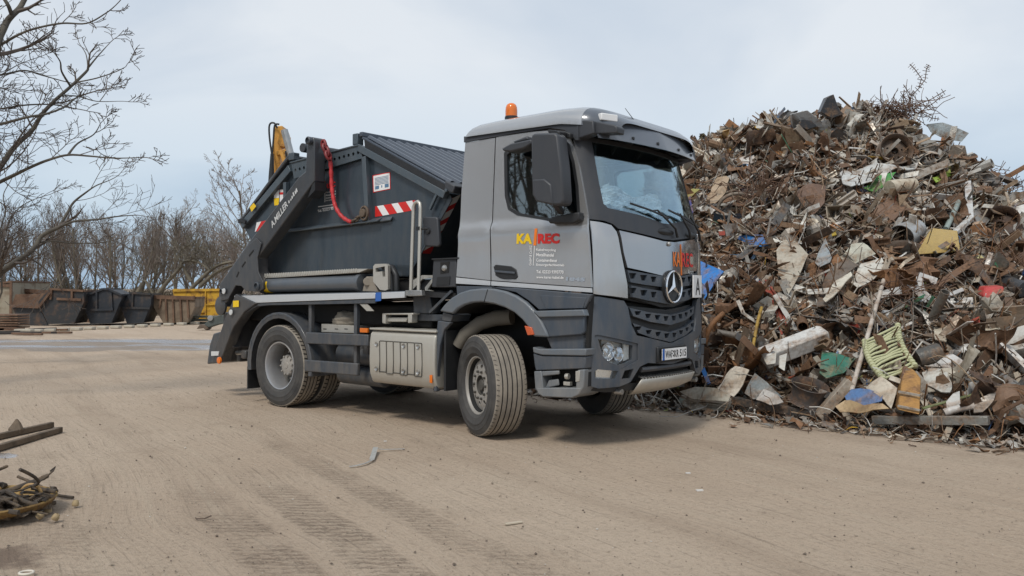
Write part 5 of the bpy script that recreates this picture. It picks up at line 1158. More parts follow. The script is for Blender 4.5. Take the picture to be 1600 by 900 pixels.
def heap_n(x, y, e=.25):
    return Vector((heap_h(x - e, y) - heap_h(x + e, y), heap_h(x, y - e) - heap_h(x, y + e), 2 * e)).normalized()
def heap_at(px, py):                     # where a sight line meets the heap
    r = wray(px, py); D = 7.5; prev = D
    while D < 26:
        p = C0 + r * D
        if p.z < heap_h(p.x, p.y) or p.z < 0:
            lo, hi = prev, D
            for _ in range(12):
                m = (lo + hi) / 2; q = C0 + r * m
                if q.z < heap_h(q.x, q.y) or q.z < 0: hi = m
                else: lo = m
            return hi
        prev = D; D += .08
    return 15.5
SM = {'rust': scrapmat('rusty_scrap', .75, .1, .45, (.15, .083, .046)), 'paint': scrapmat('painted_scrap', .6, .0, .40, (.19, .115, .065), 4), 'zinc': scrapmat('galvanised_scrap', .5, .3, .38, (.17, .105, .062), 5)}
def core():
    mb = MB(); s0, s1, t1 = -12, 10, 13.5; n, k = 170, 110; vs = []
    for j in range(k + 1):
        for i in range(n + 1):
            p = B0 + BD * (s0 + (s1 - s0) * i / n) + BN * (-.1 + t1 * j / k); h = heap_h(p.x, p.y)
            q = .22 * mnoise.noise((p.x * 2.6, p.y * 2.6, 7)) + .14 * mnoise.noise((p.x * 6, p.y * 6, 2))
            vs.append((p.x, p.y, (h + q * min(1, h * 2) - .10) if h > 0 else -.08))
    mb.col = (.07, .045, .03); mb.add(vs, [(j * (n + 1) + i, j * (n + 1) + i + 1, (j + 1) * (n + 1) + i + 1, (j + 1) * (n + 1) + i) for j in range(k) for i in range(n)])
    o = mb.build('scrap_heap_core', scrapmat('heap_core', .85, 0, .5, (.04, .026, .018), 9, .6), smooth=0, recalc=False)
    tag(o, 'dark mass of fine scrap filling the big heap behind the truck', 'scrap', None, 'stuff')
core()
RUST = [(.175, .100, .058), (.105, .062, .038), (.24, .155, .095), (.070, .045, .032), (.33, .24, .155), (.165, .088, .048), (.25, .12, .05), (.165, .122, .086), (.12, .07, .042)]
GREY = [(.34, .32, .285), (.46, .44, .40), (.23, .215, .19), (.54, .52, .475), (.13, .125, .12), (.40, .355, .30), (.30, .26, .215)]
PALE = [(.55, .53, .475), (.49, .43, .345), (.43, .385, .31), (.63, .615, .58), (.40, .335, .255)]
RARE = [(.05, .11, .26), (.06, .22, .12), (.55, .34, .04), (.36, .05, .03), (.10, .16, .24), (.30, .34, .10)]
def pick(rd, tz):
    q = rd.random()
    if q < .56 - .18 * tz: return rd.choice(RUST)
    if q < .77: return rd.choice(GREY)
    if q < .985: return rd.choice(PALE)
    return rd.choice(RARE)
def vary(c, rd, a=.25): k = 1 + (rd.random() - .5) * 2 * a; return tuple(min(.8, x * k) for x in c)
def frame_at(p, nrm, rd, tilt=.7):
    n = (nrm + Vector((rd.gauss(0, tilt), rd.gauss(0, tilt), rd.gauss(0, tilt)))).normalized()
    a = BD + Vector((rd.gauss(0, .75), rd.gauss(0, .75), rd.gauss(0, .55))); a = (a - n * a.dot(n))
    a = a.normalized() if a.length > .05 else n.orthogonal().normalized()
    return Matrix((a, n.cross(a), n)).transposed()
def g_strip(mb, rd, L, w, th):           # bent strip of metal
    k = rd.randint(2, 5); P = [Vector((-L / 2, 0, 0))]; d = Vector((1, 0, 0))
    for i in range(k):
        P.append(P[-1] + d * L / k); d = (d + Vector((0, rd.gauss(0, .30), rd.gauss(0, .5)))).normalized()
    vs = []; tw = rd.gauss(0, .5); 
    for i, p in enumerate(P):
        a = tw * i / k; u = Vector((0, math.cos(a), math.sin(a))) * w / 2; v = Vector((0, -math.sin(a), math.cos(a))) * th / 2
        vs += [p - u - v, p + u - v, p + u + v, p - u + v]
    return vs, [(i * 4 + j, i * 4 + (j + 1) % 4, i * 4 + 4 + (j + 1) % 4, i * 4 + 4 + j) for i in range(k) for j in range(4)] + [(3, 2, 1, 0), tuple(range(4 * k, 4 * k + 4))]
def g_sheet(mb, rd, L, w, th, n=4, cr=.22, solid=False):   # crumpled sheet with a ragged outline
    vs = []; sd = rd.random() * 50; fold = rd.gauss(0, 1.0); fx = rd.uniform(-.2, .2); curl = rd.gauss(0, 1.5)
    for j in range(n + 1):
        for i in range(n + 1):
            u, v = i / n - .5, j / n - .5
            x, y = u * L * (1 + .25 * mnoise.noise((v * 3 + sd, 1, 0))), v * w * (1 + .35 * mnoise.noise((u * 3, sd, 2)))
            z = cr * L * (mnoise.noise((u * 2.3 + sd, v * 2.3, 3)) + .7 * mnoise.noise((u * 5, v * 5 + sd, 9)))
            if u > fx: dx = (u - fx) * L; x -= dx * (1 - math.cos(fold)); z += dx * math.sin(fold)
            if abs(curl) > .2: q = y / w * curl; y = math.sin(q) * w / curl; z += (1 - math.cos(q)) * w / curl
            vs.append(Vector((x, y, z)))
    fs = [(j * (n + 1) + i, j * (n + 1) + i + 1, (j + 1) * (n + 1) + i + 1, (j + 1) * (n + 1) + i) for j in range(n) for i in range(n)]
    if solid:
        m = len(vs); vs = vs + [p - Vector((0, 0, th)) for p in vs]; e = [i for i in range(n)] ; ring = [(i, 0) for i in range(n)] + [(n, j) for j in range(n)] + [(n - i, n) for i in range(n)] + [(0, n - j) for j in range(n)]
        id_ = [j * (n + 1) + i for i, j in ring]; fs = fs + [tuple(m + i for i in reversed(f)) for f in fs] + [(id_[(q + 1) % len(id_)], id_[q], m + id_[q], m + id_[(q + 1) % len(id_)]) for q in range(len(id_))]
    return vs, fs
def g_wire(mb, rd, L, r, k=7, n=4, curl=.45):
    P = [Vector((-L / 2, 0, 0))]; d = Vector((1, 0, 0)); t = Vector((0, rd.gauss(0, curl), rd.gauss(0, curl)))
    for i in range(k): P.append(P[-1] + d * L / k); d = (d + t + Vector((0, rd.gauss(0, .2), rd.gauss(0, .25)))).normalized()
    q = MB(); q.tube(P, r, n); return [Vector(p) for p in q.v], q.f
def g_angle(mb, rd, L, w, th):           # angle or channel iron
    sec = rd.choice([[(0, 0), (w, 0), (w, th), (th, th), (th, w), (0, w)], [(0, 0), (w, 0), (w, w * .6), (w - th, w * .6), (w - th, th), (th, th), (th, w * .6), (0, w * .6)]])
    n = len(sec); b = rd.gauss(0, .08) * L
    vs = [Vector((-L / 2, y, z)) for y, z in sec] + [Vector((0, y + b * .3, z + b)) for y, z in sec] + [Vector((L / 2, y, z)) for y, z in sec]
    return vs, [(k * n + i, k * n + (i + 1) % n, k * n + n + (i + 1) % n, k * n + n + i) for k in (0, 1) for i in range(n)] + [tuple(reversed(range(n))), tuple(range(2 * n, 3 * n))]
def g_pipe(mb, rd, L, r, n=12):
    q = MB(); q.lathe([(r, -L / 2), (r, L / 2), (r * .86, L / 2), (r * .86, -L / 2)], (0, 0, 0), (1, 0, 0), n, close=True); return [Vector(p) for p in q.v], q.f
def g_tub(mb, rd, L, w, h, th=.012):      # open crushed box
    a, b = L / 2, w / 2; k = rd.uniform(.75, 1.0)
    o = [Vector((-a, -b, 0)), Vector((a, -b, 0)), Vector((a, b, 0)), Vector((-a, b, 0))]; t = [Vector((p.x * k + rd.gauss(0, .05) * L, p.y * k + rd.gauss(0, .05) * L, h * rd.uniform(.7, 1.1))) for p in o]
    c = Vector((0, 0, h / 2)); i_ = [p * .94 + Vector((0, 0, .001)) for p in t]; ib = [Vector((p.x * .94, p.y * .94, th)) for p in o]
    vs = o + t + i_ + ib
    fs = [(3, 2, 1, 0)] + [(i, (i + 1) % 4, 4 + (i + 1) % 4, 4 + i) for i in range(4)] + [(4 + i, 4 + (i + 1) % 4, 8 + (i + 1) % 4, 8 + i) for i in range(4)] + [(8 + i, 8 + (i + 1) % 4, 12 + (i + 1) % 4, 12 + i) for i in range(4)] + [(12, 13, 14, 15)]
    return vs, fs
def spot(rd):
    while True:
        s = rd.uniform(-7.2, 4.6); t = rd.random() ** 1.15 * 7.0 + .05; p = B0 + BD * s + BN * t
        if 1030 < 800 + FPX * p.x / p.y < 1700: return p, s, t
def litter():
    rd = random.Random(11); mats = [SM['rust'], SM['paint'], SM['zinc']]
    mb = MB(); mb.col = (1, 1, 1)
    for i in range(25000):
        p, s, t = spot(rd); h = heap_h(p.x, p.y); nrm = heap_n(p.x, p.y); tz = max(0, min(1, t / 6)) 
        sc = math.exp(rd.gauss(-1.78, .52)); sc = min(sc, .55); q = rd.random(); c = vary(pick(rd, tz), rd)
        if s > 1.5 and rd.random() < .35: c = vary(rd.choice(RUST), rd)
        if q < .46: v, f = g_strip(mb, rd, sc * 2.1, sc * rd.uniform(.08, .26), .010)
        elif q < .67: v, f = g_sheet(mb, rd, sc * 1.2, sc * rd.uniform(.5, 1), .01, 4, .36)
        elif q < .89: v, f = g_wire(mb, rd, min(.9 if t < 4.3 else .4, sc * 3.2), rd.uniform(.004, .010), 6, 3, .6)
        elif q < .97: v, f = g_angle(mb, rd, sc * 2, sc * .22, sc * .05)
        else: v, f = g_pipe(mb, rd, sc * 1.4, sc * .16, 8)
        R_ = frame_at(p, nrm, rd, .55); o = Vector((p.x, p.y, h)) + nrm * rd.uniform(-.06, .13)
        mb.col = c; m = 0 if c[0] > c[2] * 2.0 else (2 if rd.random() < .4 else 1)
        vv = [R_ @ a + o for a in v]
        lowest = min(a.z for a in vv)
        if lowest < 0: vv = [a + Vector((0, 0, -lowest + .002)) for a in vv] if h < .35 else vv
        mb.add(vv, f, m)
    o = mb.build('scrap_pieces', mats, smooth=0, recalc=False)
    tag(o, 'countless small rusty, grey and pale scraps covering the big heap', 'scrap', None, 'stuff')
    # loose crumbs along the foot of the heap and on the dirt strip in front of it
    mb = MB(); mb.col = (1, 1, 1)
    for i in range(2600):
        s = rd.uniform(-4.5, 4.4); t = -.02 - abs(rd.gauss(0, .34)); p = B0 + BD * s + BN * t; sc = math.exp(rd.gauss(-2.75, .5)); c = vary(pick(rd, .5), rd)
        v, f = (g_strip(mb, rd, sc * 2, sc * .4, .008) if rd.random() < .4 else g_sheet(mb, rd, sc, sc * .7, .01, 2, .2)) if rd.random() < .8 else g_wire(mb, rd, sc * 5, .005, 5, 3)
        R_ = frame_at(p, Vector((0, 0, 1)), rd, .25); vv = [R_ @ a for a in v]; z = min(a.z for a in vv); mb.col = c
        mb.add([a + Vector((p.x, p.y, .003 - z)) for a in vv], f, 0 if c[0] > c[2] * 2 else 1)
    o = mb.build('scrap_crumbs', mats[:2], smooth=0, recalc=False); tag(o, 'loose crumbs and slivers strewn on the dark dirt at the foot of the heap', 'debris', None, 'stuff')
litter()
def piece(name, label, cat, v, f, col, m='paint', group=None, loc=(0, 0, 0), rot=None, smooth=30, bevel=0):
    mb = MB(); mb.col = col; mb.add([(rot @ Vector(p) if rot else Vector(p)) for p in v], f)
    o = mb.build(name, SM[m], smooth=smooth, bevel=bevel); o.location = loc
    return tag(o, label, cat, group)
KEEP = [(1338, 495, 1442, 606), (1262, 585, 1400, 660), (1395, 565, 1445, 655), (1425, 355, 1505, 445), (1372, 378, 1440, 430), (1205, 370, 1268, 465), (1138, 362, 1206, 392), (1148, 328, 1218, 370), (1332, 300, 1430, 362), (1184, 510, 1294, 582), (1276, 545, 1342, 590), (1375, 218, 1415, 255), (1270, 400, 1345, 484), (1410, 425, 1510, 482), (1325, 400, 1388, 450), (1235, 145, 1322, 210), (1340, 585, 1440, 660), (1360, 645, 1550, 668), (1140, 615, 1300, 660), (1310, 250, 1440, 300), (1455, 504, 1490, 538), (1533, 503, 1570, 540), (1390, 340, 1452, 385), (1108, 572, 1175, 622), (1055, 598, 1146, 640), (1488, 280, 1560, 370)]
def singles():
    # larger loose pieces, every one an object of its own; alike ones form a group
    rd = random.Random(23)
    kinds = [('bent_strip', 'bent rust brown metal strip sticking out of the scrap heap', 'metal strip', 'rust brown strips in the heap', 'rust', RUST, lambda: g_strip(None, rd, rd.uniform(.5, 1.2), rd.uniform(.03, .09), .012), 34),
             ('bent_strip', 'bent off-white metal strip lying in the scrap heap', 'metal strip', 'off-white strips in the heap', 'paint', PALE, lambda: g_strip(None, rd, rd.uniform(.4, 1.1), rd.uniform(.02, .06), .012), 30),
             ('crumpled_sheet', 'crumpled grey sheet of metal in the scrap heap', 'sheet metal', 'grey sheets in the heap', 'zinc', GREY, lambda: g_sheet(None, rd, rd.uniform(.35, .9), rd.uniform(.25, .55), .010, 9, .22, True), 62),
             ('crumpled_sheet', 'crumpled pale cream sheet of metal in the scrap heap', 'sheet metal', 'cream sheets in the heap', 'paint', PALE, lambda: g_sheet(None, rd, rd.uniform(.3, .85), rd.uniform(.2, .5), .010, 9, .22, True), 42),
             ('rusty_sheet', 'crumpled rust brown sheet of metal in the scrap heap', 'sheet metal', 'rusty sheets in the heap', 'rust', RUST, lambda: g_sheet(None, rd, rd.uniform(.4, 1.05), rd.uniform(.25, .65), .012, 9, .20, True), 58),
             ('twisted_rod', 'thin twisted rusty rod in the scrap heap', 'rod', 'twisted rods in the heap', 'rust', RUST, lambda: g_wire(None, rd, rd.uniform(.7, 1.4), rd.uniform(.006, .010), 12, 5, .3), 36),
             ('angle_iron', 'length of grey brown angle iron in the scrap heap', 'angle iron', 'angle irons in the heap', 'rust', GREY + RUST, lambda: g_angle(None, rd, rd.uniform(.6, 1.4), rd.uniform(.04, .09), .010), 26),
             ('old_pipe', 'short dull metal pipe in the scrap heap', 'pipe', 'short pipes in the heap', 'zinc', GREY + RUST[:3], lambda: g_pipe(None, rd, rd.uniform(.5, 1.2), rd.uniform(.03, .08), 14), 18),
             ('crushed_box', 'crushed open metal box in the scrap heap', 'metal box', 'crushed boxes in the heap', 'paint', GREY + PALE + RUST, lambda: g_tub(None, rd, rd.uniform(.4, .7), rd.uniform(.3, .5), rd.uniform(.2, .4)), 18)]
    for name, label, cat, grp, m, pal, gen, n in kinds:
        for i in range(n):
            while True:
                p, s, t = spot(rd); h = heap_h(p.x, p.y)
                X_ = 800 + FPX * p.x / p.y
                Y_ = 454 - FPX * (h - CAM_H) / p.y
                if t < (4.6 if name == 'twisted_rod' else 5.8) and (X_ > 1090 or h > 2.5) and X_ < 1610 and not any(a < X_ < c and b < Y_ < d for a, b, c, d in KEEP): break
            v, f = gen(); nrm = heap_n(p.x, p.y); rot = frame_at(p, nrm, rd, .5); o = Vector((p.x, p.y, h)) + nrm * rd.uniform(.03, .16)
            zmin = min((rot @ Vector(q)).z for q in v) + o.z
            if zmin < 0: o.z -= zmin
            piece(name, label, cat, v, f, vary(rd.choice(pal), rd, .2), m, grp, o, rot)
singles()
def P3(px, py, lift): return W(px, py, heap_at(px, py) - lift - .12)
def sheet(name, label, cat, pts, col, m='paint', lift=.12, crum=.05, th=.012, step=.09, inner=None, seed=0, lifts=None):
    # a sheet whose corners rest on the heap; buckled, with its own thickness
    P = [P3(x, y, (lifts[i] if lifts else lift)) for i, (x, y) in enumerate(pts)]
    c = sum(P, Vector()) / len(P); n = Vector()
    for a, b in zip(P, P[1:] + P[:1]): n += (a - c).cross(b - c)
    n.normalize()
    if n.y > 0: n = -n
    e1 = (P[1] - P[0]).normalized(); e1 = (e1 - n * e1.dot(n)).normalized(); e2 = n.cross(e1)
    loc = [Vector(((p - c).dot(e1), (p - c).dot(e2))) for p in P]; hs = [(p - c).dot(n) for p in P]
    def mp(a, b, off):
        w = [1 / ((Vector((a, b)) - q).length_squared + 1e-4) for q in loc]; z = sum(x * y for x, y in zip(w, hs)) / sum(w)
        z += crum * (mnoise.noise((a * 2.1 + seed, b * 2.1, seed)) + .6 * mnoise.noise((a * 4.7, b * 4.7 + seed, 3)))
        return e1 * a + e2 * b + n * (z + off)
    mb = MB(); mb.col = col; patch(mb, loc, [], mp, step, th); o = mb.build(name, SM[m], smooth=28); o.location = c
    return tag(o, label, cat)
def lie(name, label, cat, a, b, w, h, col, m='paint', lift=.15, lift2=None, bend=0, kind='beam', r=.03, up=(0, 0, 1)):
    A, B = P3(*a, lift), P3(*b, lift if lift2 is None else lift2); c = (A + B) / 2; mb = MB(); mb.col = col
    if kind == 'beam':
        mb.beam(A - c, B - c, w, h, up)
    else:
        k = 9; n = (B - A).orthogonal().normalized(); mb.tube([(A - c).lerp(B - c, i / (k - 1)) + n * bend * math.sin(math.pi * i / (k - 1)) for i in range(k)], r, 10)
    o = mb.build(name, SM[m], smooth=40, bevel=.006 if kind == 'beam' else 0); o.location = c
    return tag(o, label, cat)
def rim(name, label, px, py, r, axis, col=(.14, .105, .08), lift=.2, m='rust'):
    c = P3(px, py, lift); t = new_empty(name, label, 'wheel rim', c); ax = Vector(axis).normalized()
    mb = MB(); mb.col = col; mb.lathe([(r, .11), (r * .93, .10), (r * .88, .05), (r * .86, -.05), (r * .93, -.10), (r, -.11), (r * .97, -.115), (r * .82, -.05), (r * .82, .05), (r * .97, .115)], (0, 0, 0), ax, 40, close=True); mb.build('rim_ring', SM[m], t, smooth=40)
    d = MB(); d.col = tuple(x * .8 for x in col); u = ax.orthogonal().normalized(); w = ax.cross(u); cir = lambda a, b, q, n: [Vector((a + q * math.cos(2 * math.pi * i / n), b + q * math.sin(2 * math.pi * i / n))) for i in range(n)]
    patch(d, cir(0, 0, r * .83, 32), [cir(0, 0, r * .22, 16)] + [cir(r * .45 * math.cos(k * 1.2566), r * .45 * math.sin(k * 1.2566), r * .07, 8) for k in range(5)], lambda a, b, off: u * a + w * b + ax * (off + .04 - .1 * (math.hypot(a, b) / r)), .09, .012); d.build('wheel_disc', SM[m], t, smooth=50)
    return t
def notables():
    S, L_ = sheet, lie
    # pale green column radiator
    c = P3(1390, 550, .35); t = new_empty('column_radiator', 'bent pale green column radiator leaning on the heap beside the long white pole', 'radiator', c)
    la, lb, ra, rb = P3(1351, 534, .40), P3(1380, 592, .38), P3(1403, 509, .42), P3(1429, 571, .40); n = 15; gm = scrapmat('radiator_paint', .5, 0, .10, (.20, .16, .08), 6, .15); col = (.46, .46, .27)
    for nm, a, b in (('header', la, lb), ('header', ra, rb)):
        mb = MB(); mb.col = col; mb.tube([(a - c).lerp(b - c, i / 8) + Vector((-.05 * math.sin(math.pi * i / 8), 0, 0)) for i in range(9)], .028, 8)
        for i in range(n): p = (a - c).lerp(b - c, i / (n - 1)) + Vector((-.05 * math.sin(math.pi * i / (n - 1)), 0, 0)); mb.lathe([(0, -.03), (.036, -.02), (.036, .02), (0, .03)], p, (b - a), 8)
        mb.build(nm, gm, t, smooth=50)
    for i in range(n):
        a = la.lerp(lb, i / (n - 1)) - c; b = ra.lerp(rb, i / (n - 1)) - c; sg = .05 * math.sin(math.pi * i / (n - 1)); mid = (a + b) / 2 + Vector((-sg, 0, -.03 * math.sin(i * 1.1)))
        mb = MB(); mb.col = col; mb.tube([a + Vector((-sg, 0, 0)), a.lerp(mid, .5) + Vector((-sg, 0, .0)), mid, b.lerp(mid, .5) + Vector((-sg, 0, 0)), b + Vector((-sg, 0, 0))], .0165, 7); mb.build('tube', gm, t, smooth=60)
    L_('white_pole', 'long thin white and rusty pole leaning against the heap left of the radiator', 'pole', (1386, 420), (1330, 612), 0, 0, (.52, .46, .40), 'paint', .25, .35, 0, 'tube', .028)
    L_('timber_post', 'weathered grey timber post sloping down onto the road edge', 'post', (1278, 652), (1328, 596), .13, .11, (.36, .31, .25), 'paint', .25, .35)
    L_('grey_plank', 'long grey metal plank lying flat along the foot of the heap', 'plank', (1364, 656), (1545, 657), .10, .09, (.24, .235, .215), 'zinc', .28, .28)
    L_('dark_plank', 'long dark plank lying along the foot of the heap near the truck', 'plank', (1143, 625), (1296, 652), .12, .10, (.07, .068, .066), 'zinc', .22, .22)
    L_('rusty_pole', 'long rusty orange pole slanting across the heap above the white duct', 'pole', (1178, 420), (1273, 495), 0, 0, (.24, .12, .05), 'rust', .25, .25, .05, 'tube', .022)
    L_('yellow_pole', 'short yellow and rust pole standing in the heap by the truck front', 'pole', (1190, 480), (1176, 545), 0, 0, (.42, .27, .05), 'rust', .25, .25, .02, 'tube', .022)
    L_('window_profile', 'white window frame profile bent into a hook on the upper right slope', 'frame', (1512, 285), (1516, 342), .10, .07, (0.53, 0.53, 0.52), 'paint', .4)
    L_('white_profile', 'white profile slanting below the bent window frame', 'profile', (1516, 342), (1492, 364), .09, .06, (0.55, 0.55, 0.53), 'paint', .4)
    L_('green_pipe', 'pale green grey pipe beside the bent white window frame', 'pipe', (1500, 312), (1478, 358), 0, 0, (.30, .36, .33), 'zinc', .35, .35, 0, 'tube', .04)
    L_('green_strip', 'narrow green strip at the foot of the heap right of the rusty cabinet', 'strip', (1440, 638), (1530, 614), .06, .02, (.13, .19, .07), 'paint', .35)
    L_('white_tube', 'white tube in front of the green strip', 'tube', (1475, 645), (1522, 634), 0, 0, (0.52, 0.50, 0.47), 'paint', .3, .3, .01, 'tube', .04)
    L_('dark_drum', 'dark grey drum lying on its side right of the radiator', 'drum', (1432, 562), (1468, 551), 0, 0, (.10, .095, .085), 'zinc', .3, .3, 0, 'tube', .12)
    L_('dark_pipe', 'thick dark pipe at the right edge of the heap', 'pipe', (1558, 430), (1605, 455), 0, 0, (.06, .062, .066), 'zinc', .3, .3, .05, 'tube', .13)
    L_('grey_pipe', 'thick dull grey pipe end above the dark pipe', 'pipe', (1545, 393), (1567, 392), 0, 0, (.27, .25, .20), 'paint', .3, .3, 0, 'tube', .11)
    L_('old_cylinder', 'rusty white cylinder on the upper slope under the green sheet', 'cylinder', (1390, 294), (1428, 290), 0, 0, (.50, .44, .34), 'paint', .35, .35, .02, 'tube', .12)
    L_('long_profile', 'long white profile lying across the upper slope', 'profile', (1235, 268), (1300, 250), .07, .03, (.55, .53, .49), 'paint', .35)
    L_('orange_pipe', 'rusty orange pipe curving down beside the truck front', 'pipe', (1130, 490), (1100, 550), 0, 0, (.26, .115, .04), 'rust', .3, .2, .12, 'tube', .035)
    for a, b, i in (((1422, 440), (1452, 470), 0), ((1433, 432), (1444, 472), 1), ((1434, 430), (1464, 440), 2), ((1450, 474), (1505, 452), 3)):
        L_('white_strip', ['broad white slat in the cluster left of the red lump', 'upright white slat in the cluster left of the red lump', 'short level white slat on top of the cluster left of the red lump', 'long thin white slat running right from the cluster below the yellow locker'][i], 'slat', a, b, (.14, .12, .10, .05)[i], .012, (0.53, 0.52, 0.50), 'paint', .38, .38, up=(0, -1, .3))
    # sheets
    S('blue_sheet', 'bright blue triangular panel sticking out beside the truck front', 'panel', [(1082, 402), (1131, 424), (1096, 475), (1084, 480)], (.02, .19, .55), 'paint', .5, .02)
    S('blue_strip', 'narrow blue strip hanging below the truck bumper corner', 'strip', [(1095, 578), (1101, 574), (1110, 598), (1105, 600)], (.03, .16, .45), 'paint', .3, .01)
    S('blue_sheet', 'flat bright blue sheet lying on the left slope', 'sheet', [(1144, 369), (1165, 367), (1192, 367), (1200, 384), (1178, 386)], (.02, .19, .52), 'paint', .25, .02)
    S('beige_sheet', 'large flat beige sheet standing on a point on the left slope', 'sheet', [(1213, 392), (1224, 374), (1240, 374), (1263, 398), (1240, 446), (1232, 460), (1216, 425)], (.40, .36, .29), 'paint', .35, .03)
    S('bent_sheet', 'dark brown bent hood above the blue sheet', 'hood', [(1155, 366), (1166, 336), (1182, 333), (1214, 342), (1213, 362), (1200, 368)], (.085, .055, .04), 'rust', .3, .08)
    S('brown_sheet', 'large curved brown sheet in the middle of the heap', 'sheet', [(1338, 357), (1352, 335), (1385, 315), (1412, 306), (1424, 312), (1412, 330), (1378, 348), (1350, 358)], (.16, .095, .06), 'rust', .32, .10)
    S('crumpled_plate', 'crumpled dark brown plate above the brown hood', 'plate', [(1240, 298), (1262, 288), (1290, 292), (1288, 318), (1268, 338), (1246, 330)], (.14, .085, .06), 'rust', .3, .10)
    S('tan_sheet', 'long tan sheet slanting down the left slope', 'sheet', [(1086, 312), (1110, 300), (1128, 270), (1140, 280), (1134, 300), (1112, 322)], (.40, .30, .20), 'paint', .28, .06)
    S('pale_sheet', 'pale grey lid lying high on the left slope', 'lid', [(1141, 247), (1178, 243), (1182, 253), (1160, 259), (1146, 258)], (.52, .48, .44), 'paint', .3, .03)
    S('dark_sheet', 'long dark twisted sheet left of the truck rim', 'sheet', [(1276, 480), (1282, 450), (1300, 420), (1322, 404), (1342, 414), (1330, 424), (1312, 440), (1292, 478)], (.13, .105, .085), 'rust', .32, .08)
    S('cream_strip', 'cream strip lying along the dark twisted sheet', 'strip', [(1285, 466), (1306, 440), (1330, 425), (1332, 431), (1300, 462), (1289, 470)], (.58, .54, .45), 'paint', .42, .03)
    S('dented_sheet', 'dented white hood below the truck rim', 'hood', [(1330, 440), (1345, 414), (1378, 404), (1384, 420), (1360, 436), (1340, 446)], (.56, .54, .48), 'paint', .32, .06)
    S('pale_fold', 'folded pale grey green sheet left of the truck rim', 'sheet', [(1314, 400), (1330, 384), (1348, 382), (1368, 398), (1345, 404), (1330, 412)], (.46, .46, .38), 'paint', .34, .09)
    S('grey_plate', 'pointed blue grey plate in the middle of the heap', 'plate', [(1273, 410), (1290, 372), (1300, 398), (1296, 408), (1280, 416)], (.33, .36, .37), 'zinc', .35, .03)
    S('green_plastic', 'torn dark green plastic tub left of the radiator', 'plastic', [(1281, 578), (1284, 550), (1300, 556), (1337, 562), (1325, 574), (1304, 582), (1292, 586)], (.02, .15, .10), 'paint', .4, .09)
    S('blue_tub', 'crushed light blue plastic at the foot of the heap', 'plastic', [(1318, 616), (1330, 608), (1360, 612), (1380, 618), (1378, 628), (1340, 630), (1322, 626)], (.12, .23, .46), 'paint', .45, .08)
    S('cream_flap', 'cream sheet folded below the radiator', 'sheet', [(1352, 603), (1376, 590), (1402, 610), (1392, 636), (1380, 620), (1365, 612)], (.52, .46, .37), 'paint', .5, .07)
    S('wrapping', 'crumpled brown cream wrapping in front of the blue plastic', 'wrapping', [(1303, 632), (1318, 622), (1350, 634), (1380, 632), (1390, 640), (1340, 642), (1310, 640)], (.48, .35, .20), 'paint', .55, .10)
    S('cream_board', 'square cream board on the right slope', 'board', [(1459, 511), (1480, 508), (1484, 526), (1478, 534), (1461, 529)], (0.52, 0.47, 0.37), 'paint', .32, .02)
    S('cream_disc', 'split round cream board at the right edge of the heap', 'board', [(1537, 528), (1540, 512), (1548, 515), (1550, 506), (1562, 510), (1567, 522), (1556, 536), (1546, 538)], (0.52, 0.47, 0.37), 'paint', .32, .03)
    S('white_bundle', 'ragged white sheet right of the rusty cabinet', 'sheet', [(1440, 580), (1456, 576), (1478, 582), (1488, 600), (1484, 612), (1462, 602), (1446, 598)], (0.53, 0.52, 0.47), 'paint', .34, .08)
    S('white_shred', 'torn white sheet above the ragged sheet right of the cabinet', 'sheet', [(1450, 567), (1482, 558), (1490, 558), (1518, 574), (1492, 572), (1462, 570)], (0.57, 0.56, 0.54), 'paint', .34, .07)
    S('buckled_sheet', 'long buckled grey cover low on the right slope', 'cover', [(1522, 582), (1560, 582), (1594, 602), (1592, 610), (1560, 600), (1524, 596)], (.24, .24, .235), 'zinc', .32, .06)
    S('grey_shroud', 'bent brown grey metal shroud below the long grey cover', 'shroud', [(1521, 626), (1544, 620), (1556, 616), (1552, 628), (1536, 638), (1522, 640)], (.25, .22, .19), 'zinc', .34, .07)
    S('white_ring', 'white curled sheet at the foot of the heap above the green strip', 'sheet', [(1478, 628), (1490, 618), (1500, 614), (1500, 632), (1490, 638), (1479, 638)], (0.53, 0.52, 0.49), 'paint', .36, .05)
    S('cream_tarp', 'creased cream sheet low on the left beside the truck bumper', 'sheet', [(1119, 604), (1136, 586), (1150, 574), (1172, 580), (1160, 598), (1144, 616)], (.58, .52, .43), 'paint', .38, .08)
    S('grey_glass', 'grey translucent-looking plate leaning low on the left', 'plate', [(1162, 612), (1180, 584), (1200, 600), (1222, 620), (1196, 618), (1176, 622)], (.24, .26, .26), 'zinc', .36, .05)
    S('white_sack', 'white crumpled sheet lying above the dark plank', 'sheet', [(1180, 622), (1194, 610), (1216, 618), (1224, 628), (1202, 630)], (0.57, 0.55, 0.52), 'paint', .42, .07)
    for k in range(5): S('paper_layer', 'layered grey cream sheets stacked at the foot of the heap beside the truck', 'sheet', [(1062 + k, 612 + k * 5), (1085, 603 + k * 5), (1120, 608 + k * 5), (1142, 618 + k * 4), (1138, 628 + k * 3), (1080, 622 + k * 4)], (.44 + .03 * (k % 2), .41, .34), 'paint', .55 - .05 * k, .05, seed=k)['group'] = 'layered sheets at the foot'
    S('mint_scrap', 'small mint grey scrap lying on the road edge by the bumper', 'scrap', [(1058, 627), (1068, 618), (1083, 625), (1072, 633)], (.36, .42, .37), 'paint', .3, .02)
    S('pale_roof_sheet', 'large pale grey sheet sticking out of the top right of the heap', 'sheet', [(1448, 194), (1474, 191), (1498, 201), (1514, 208), (1503, 221), (1478, 217), (1456, 206)], (.40, .44, .44), 'zinc', .1, .03)
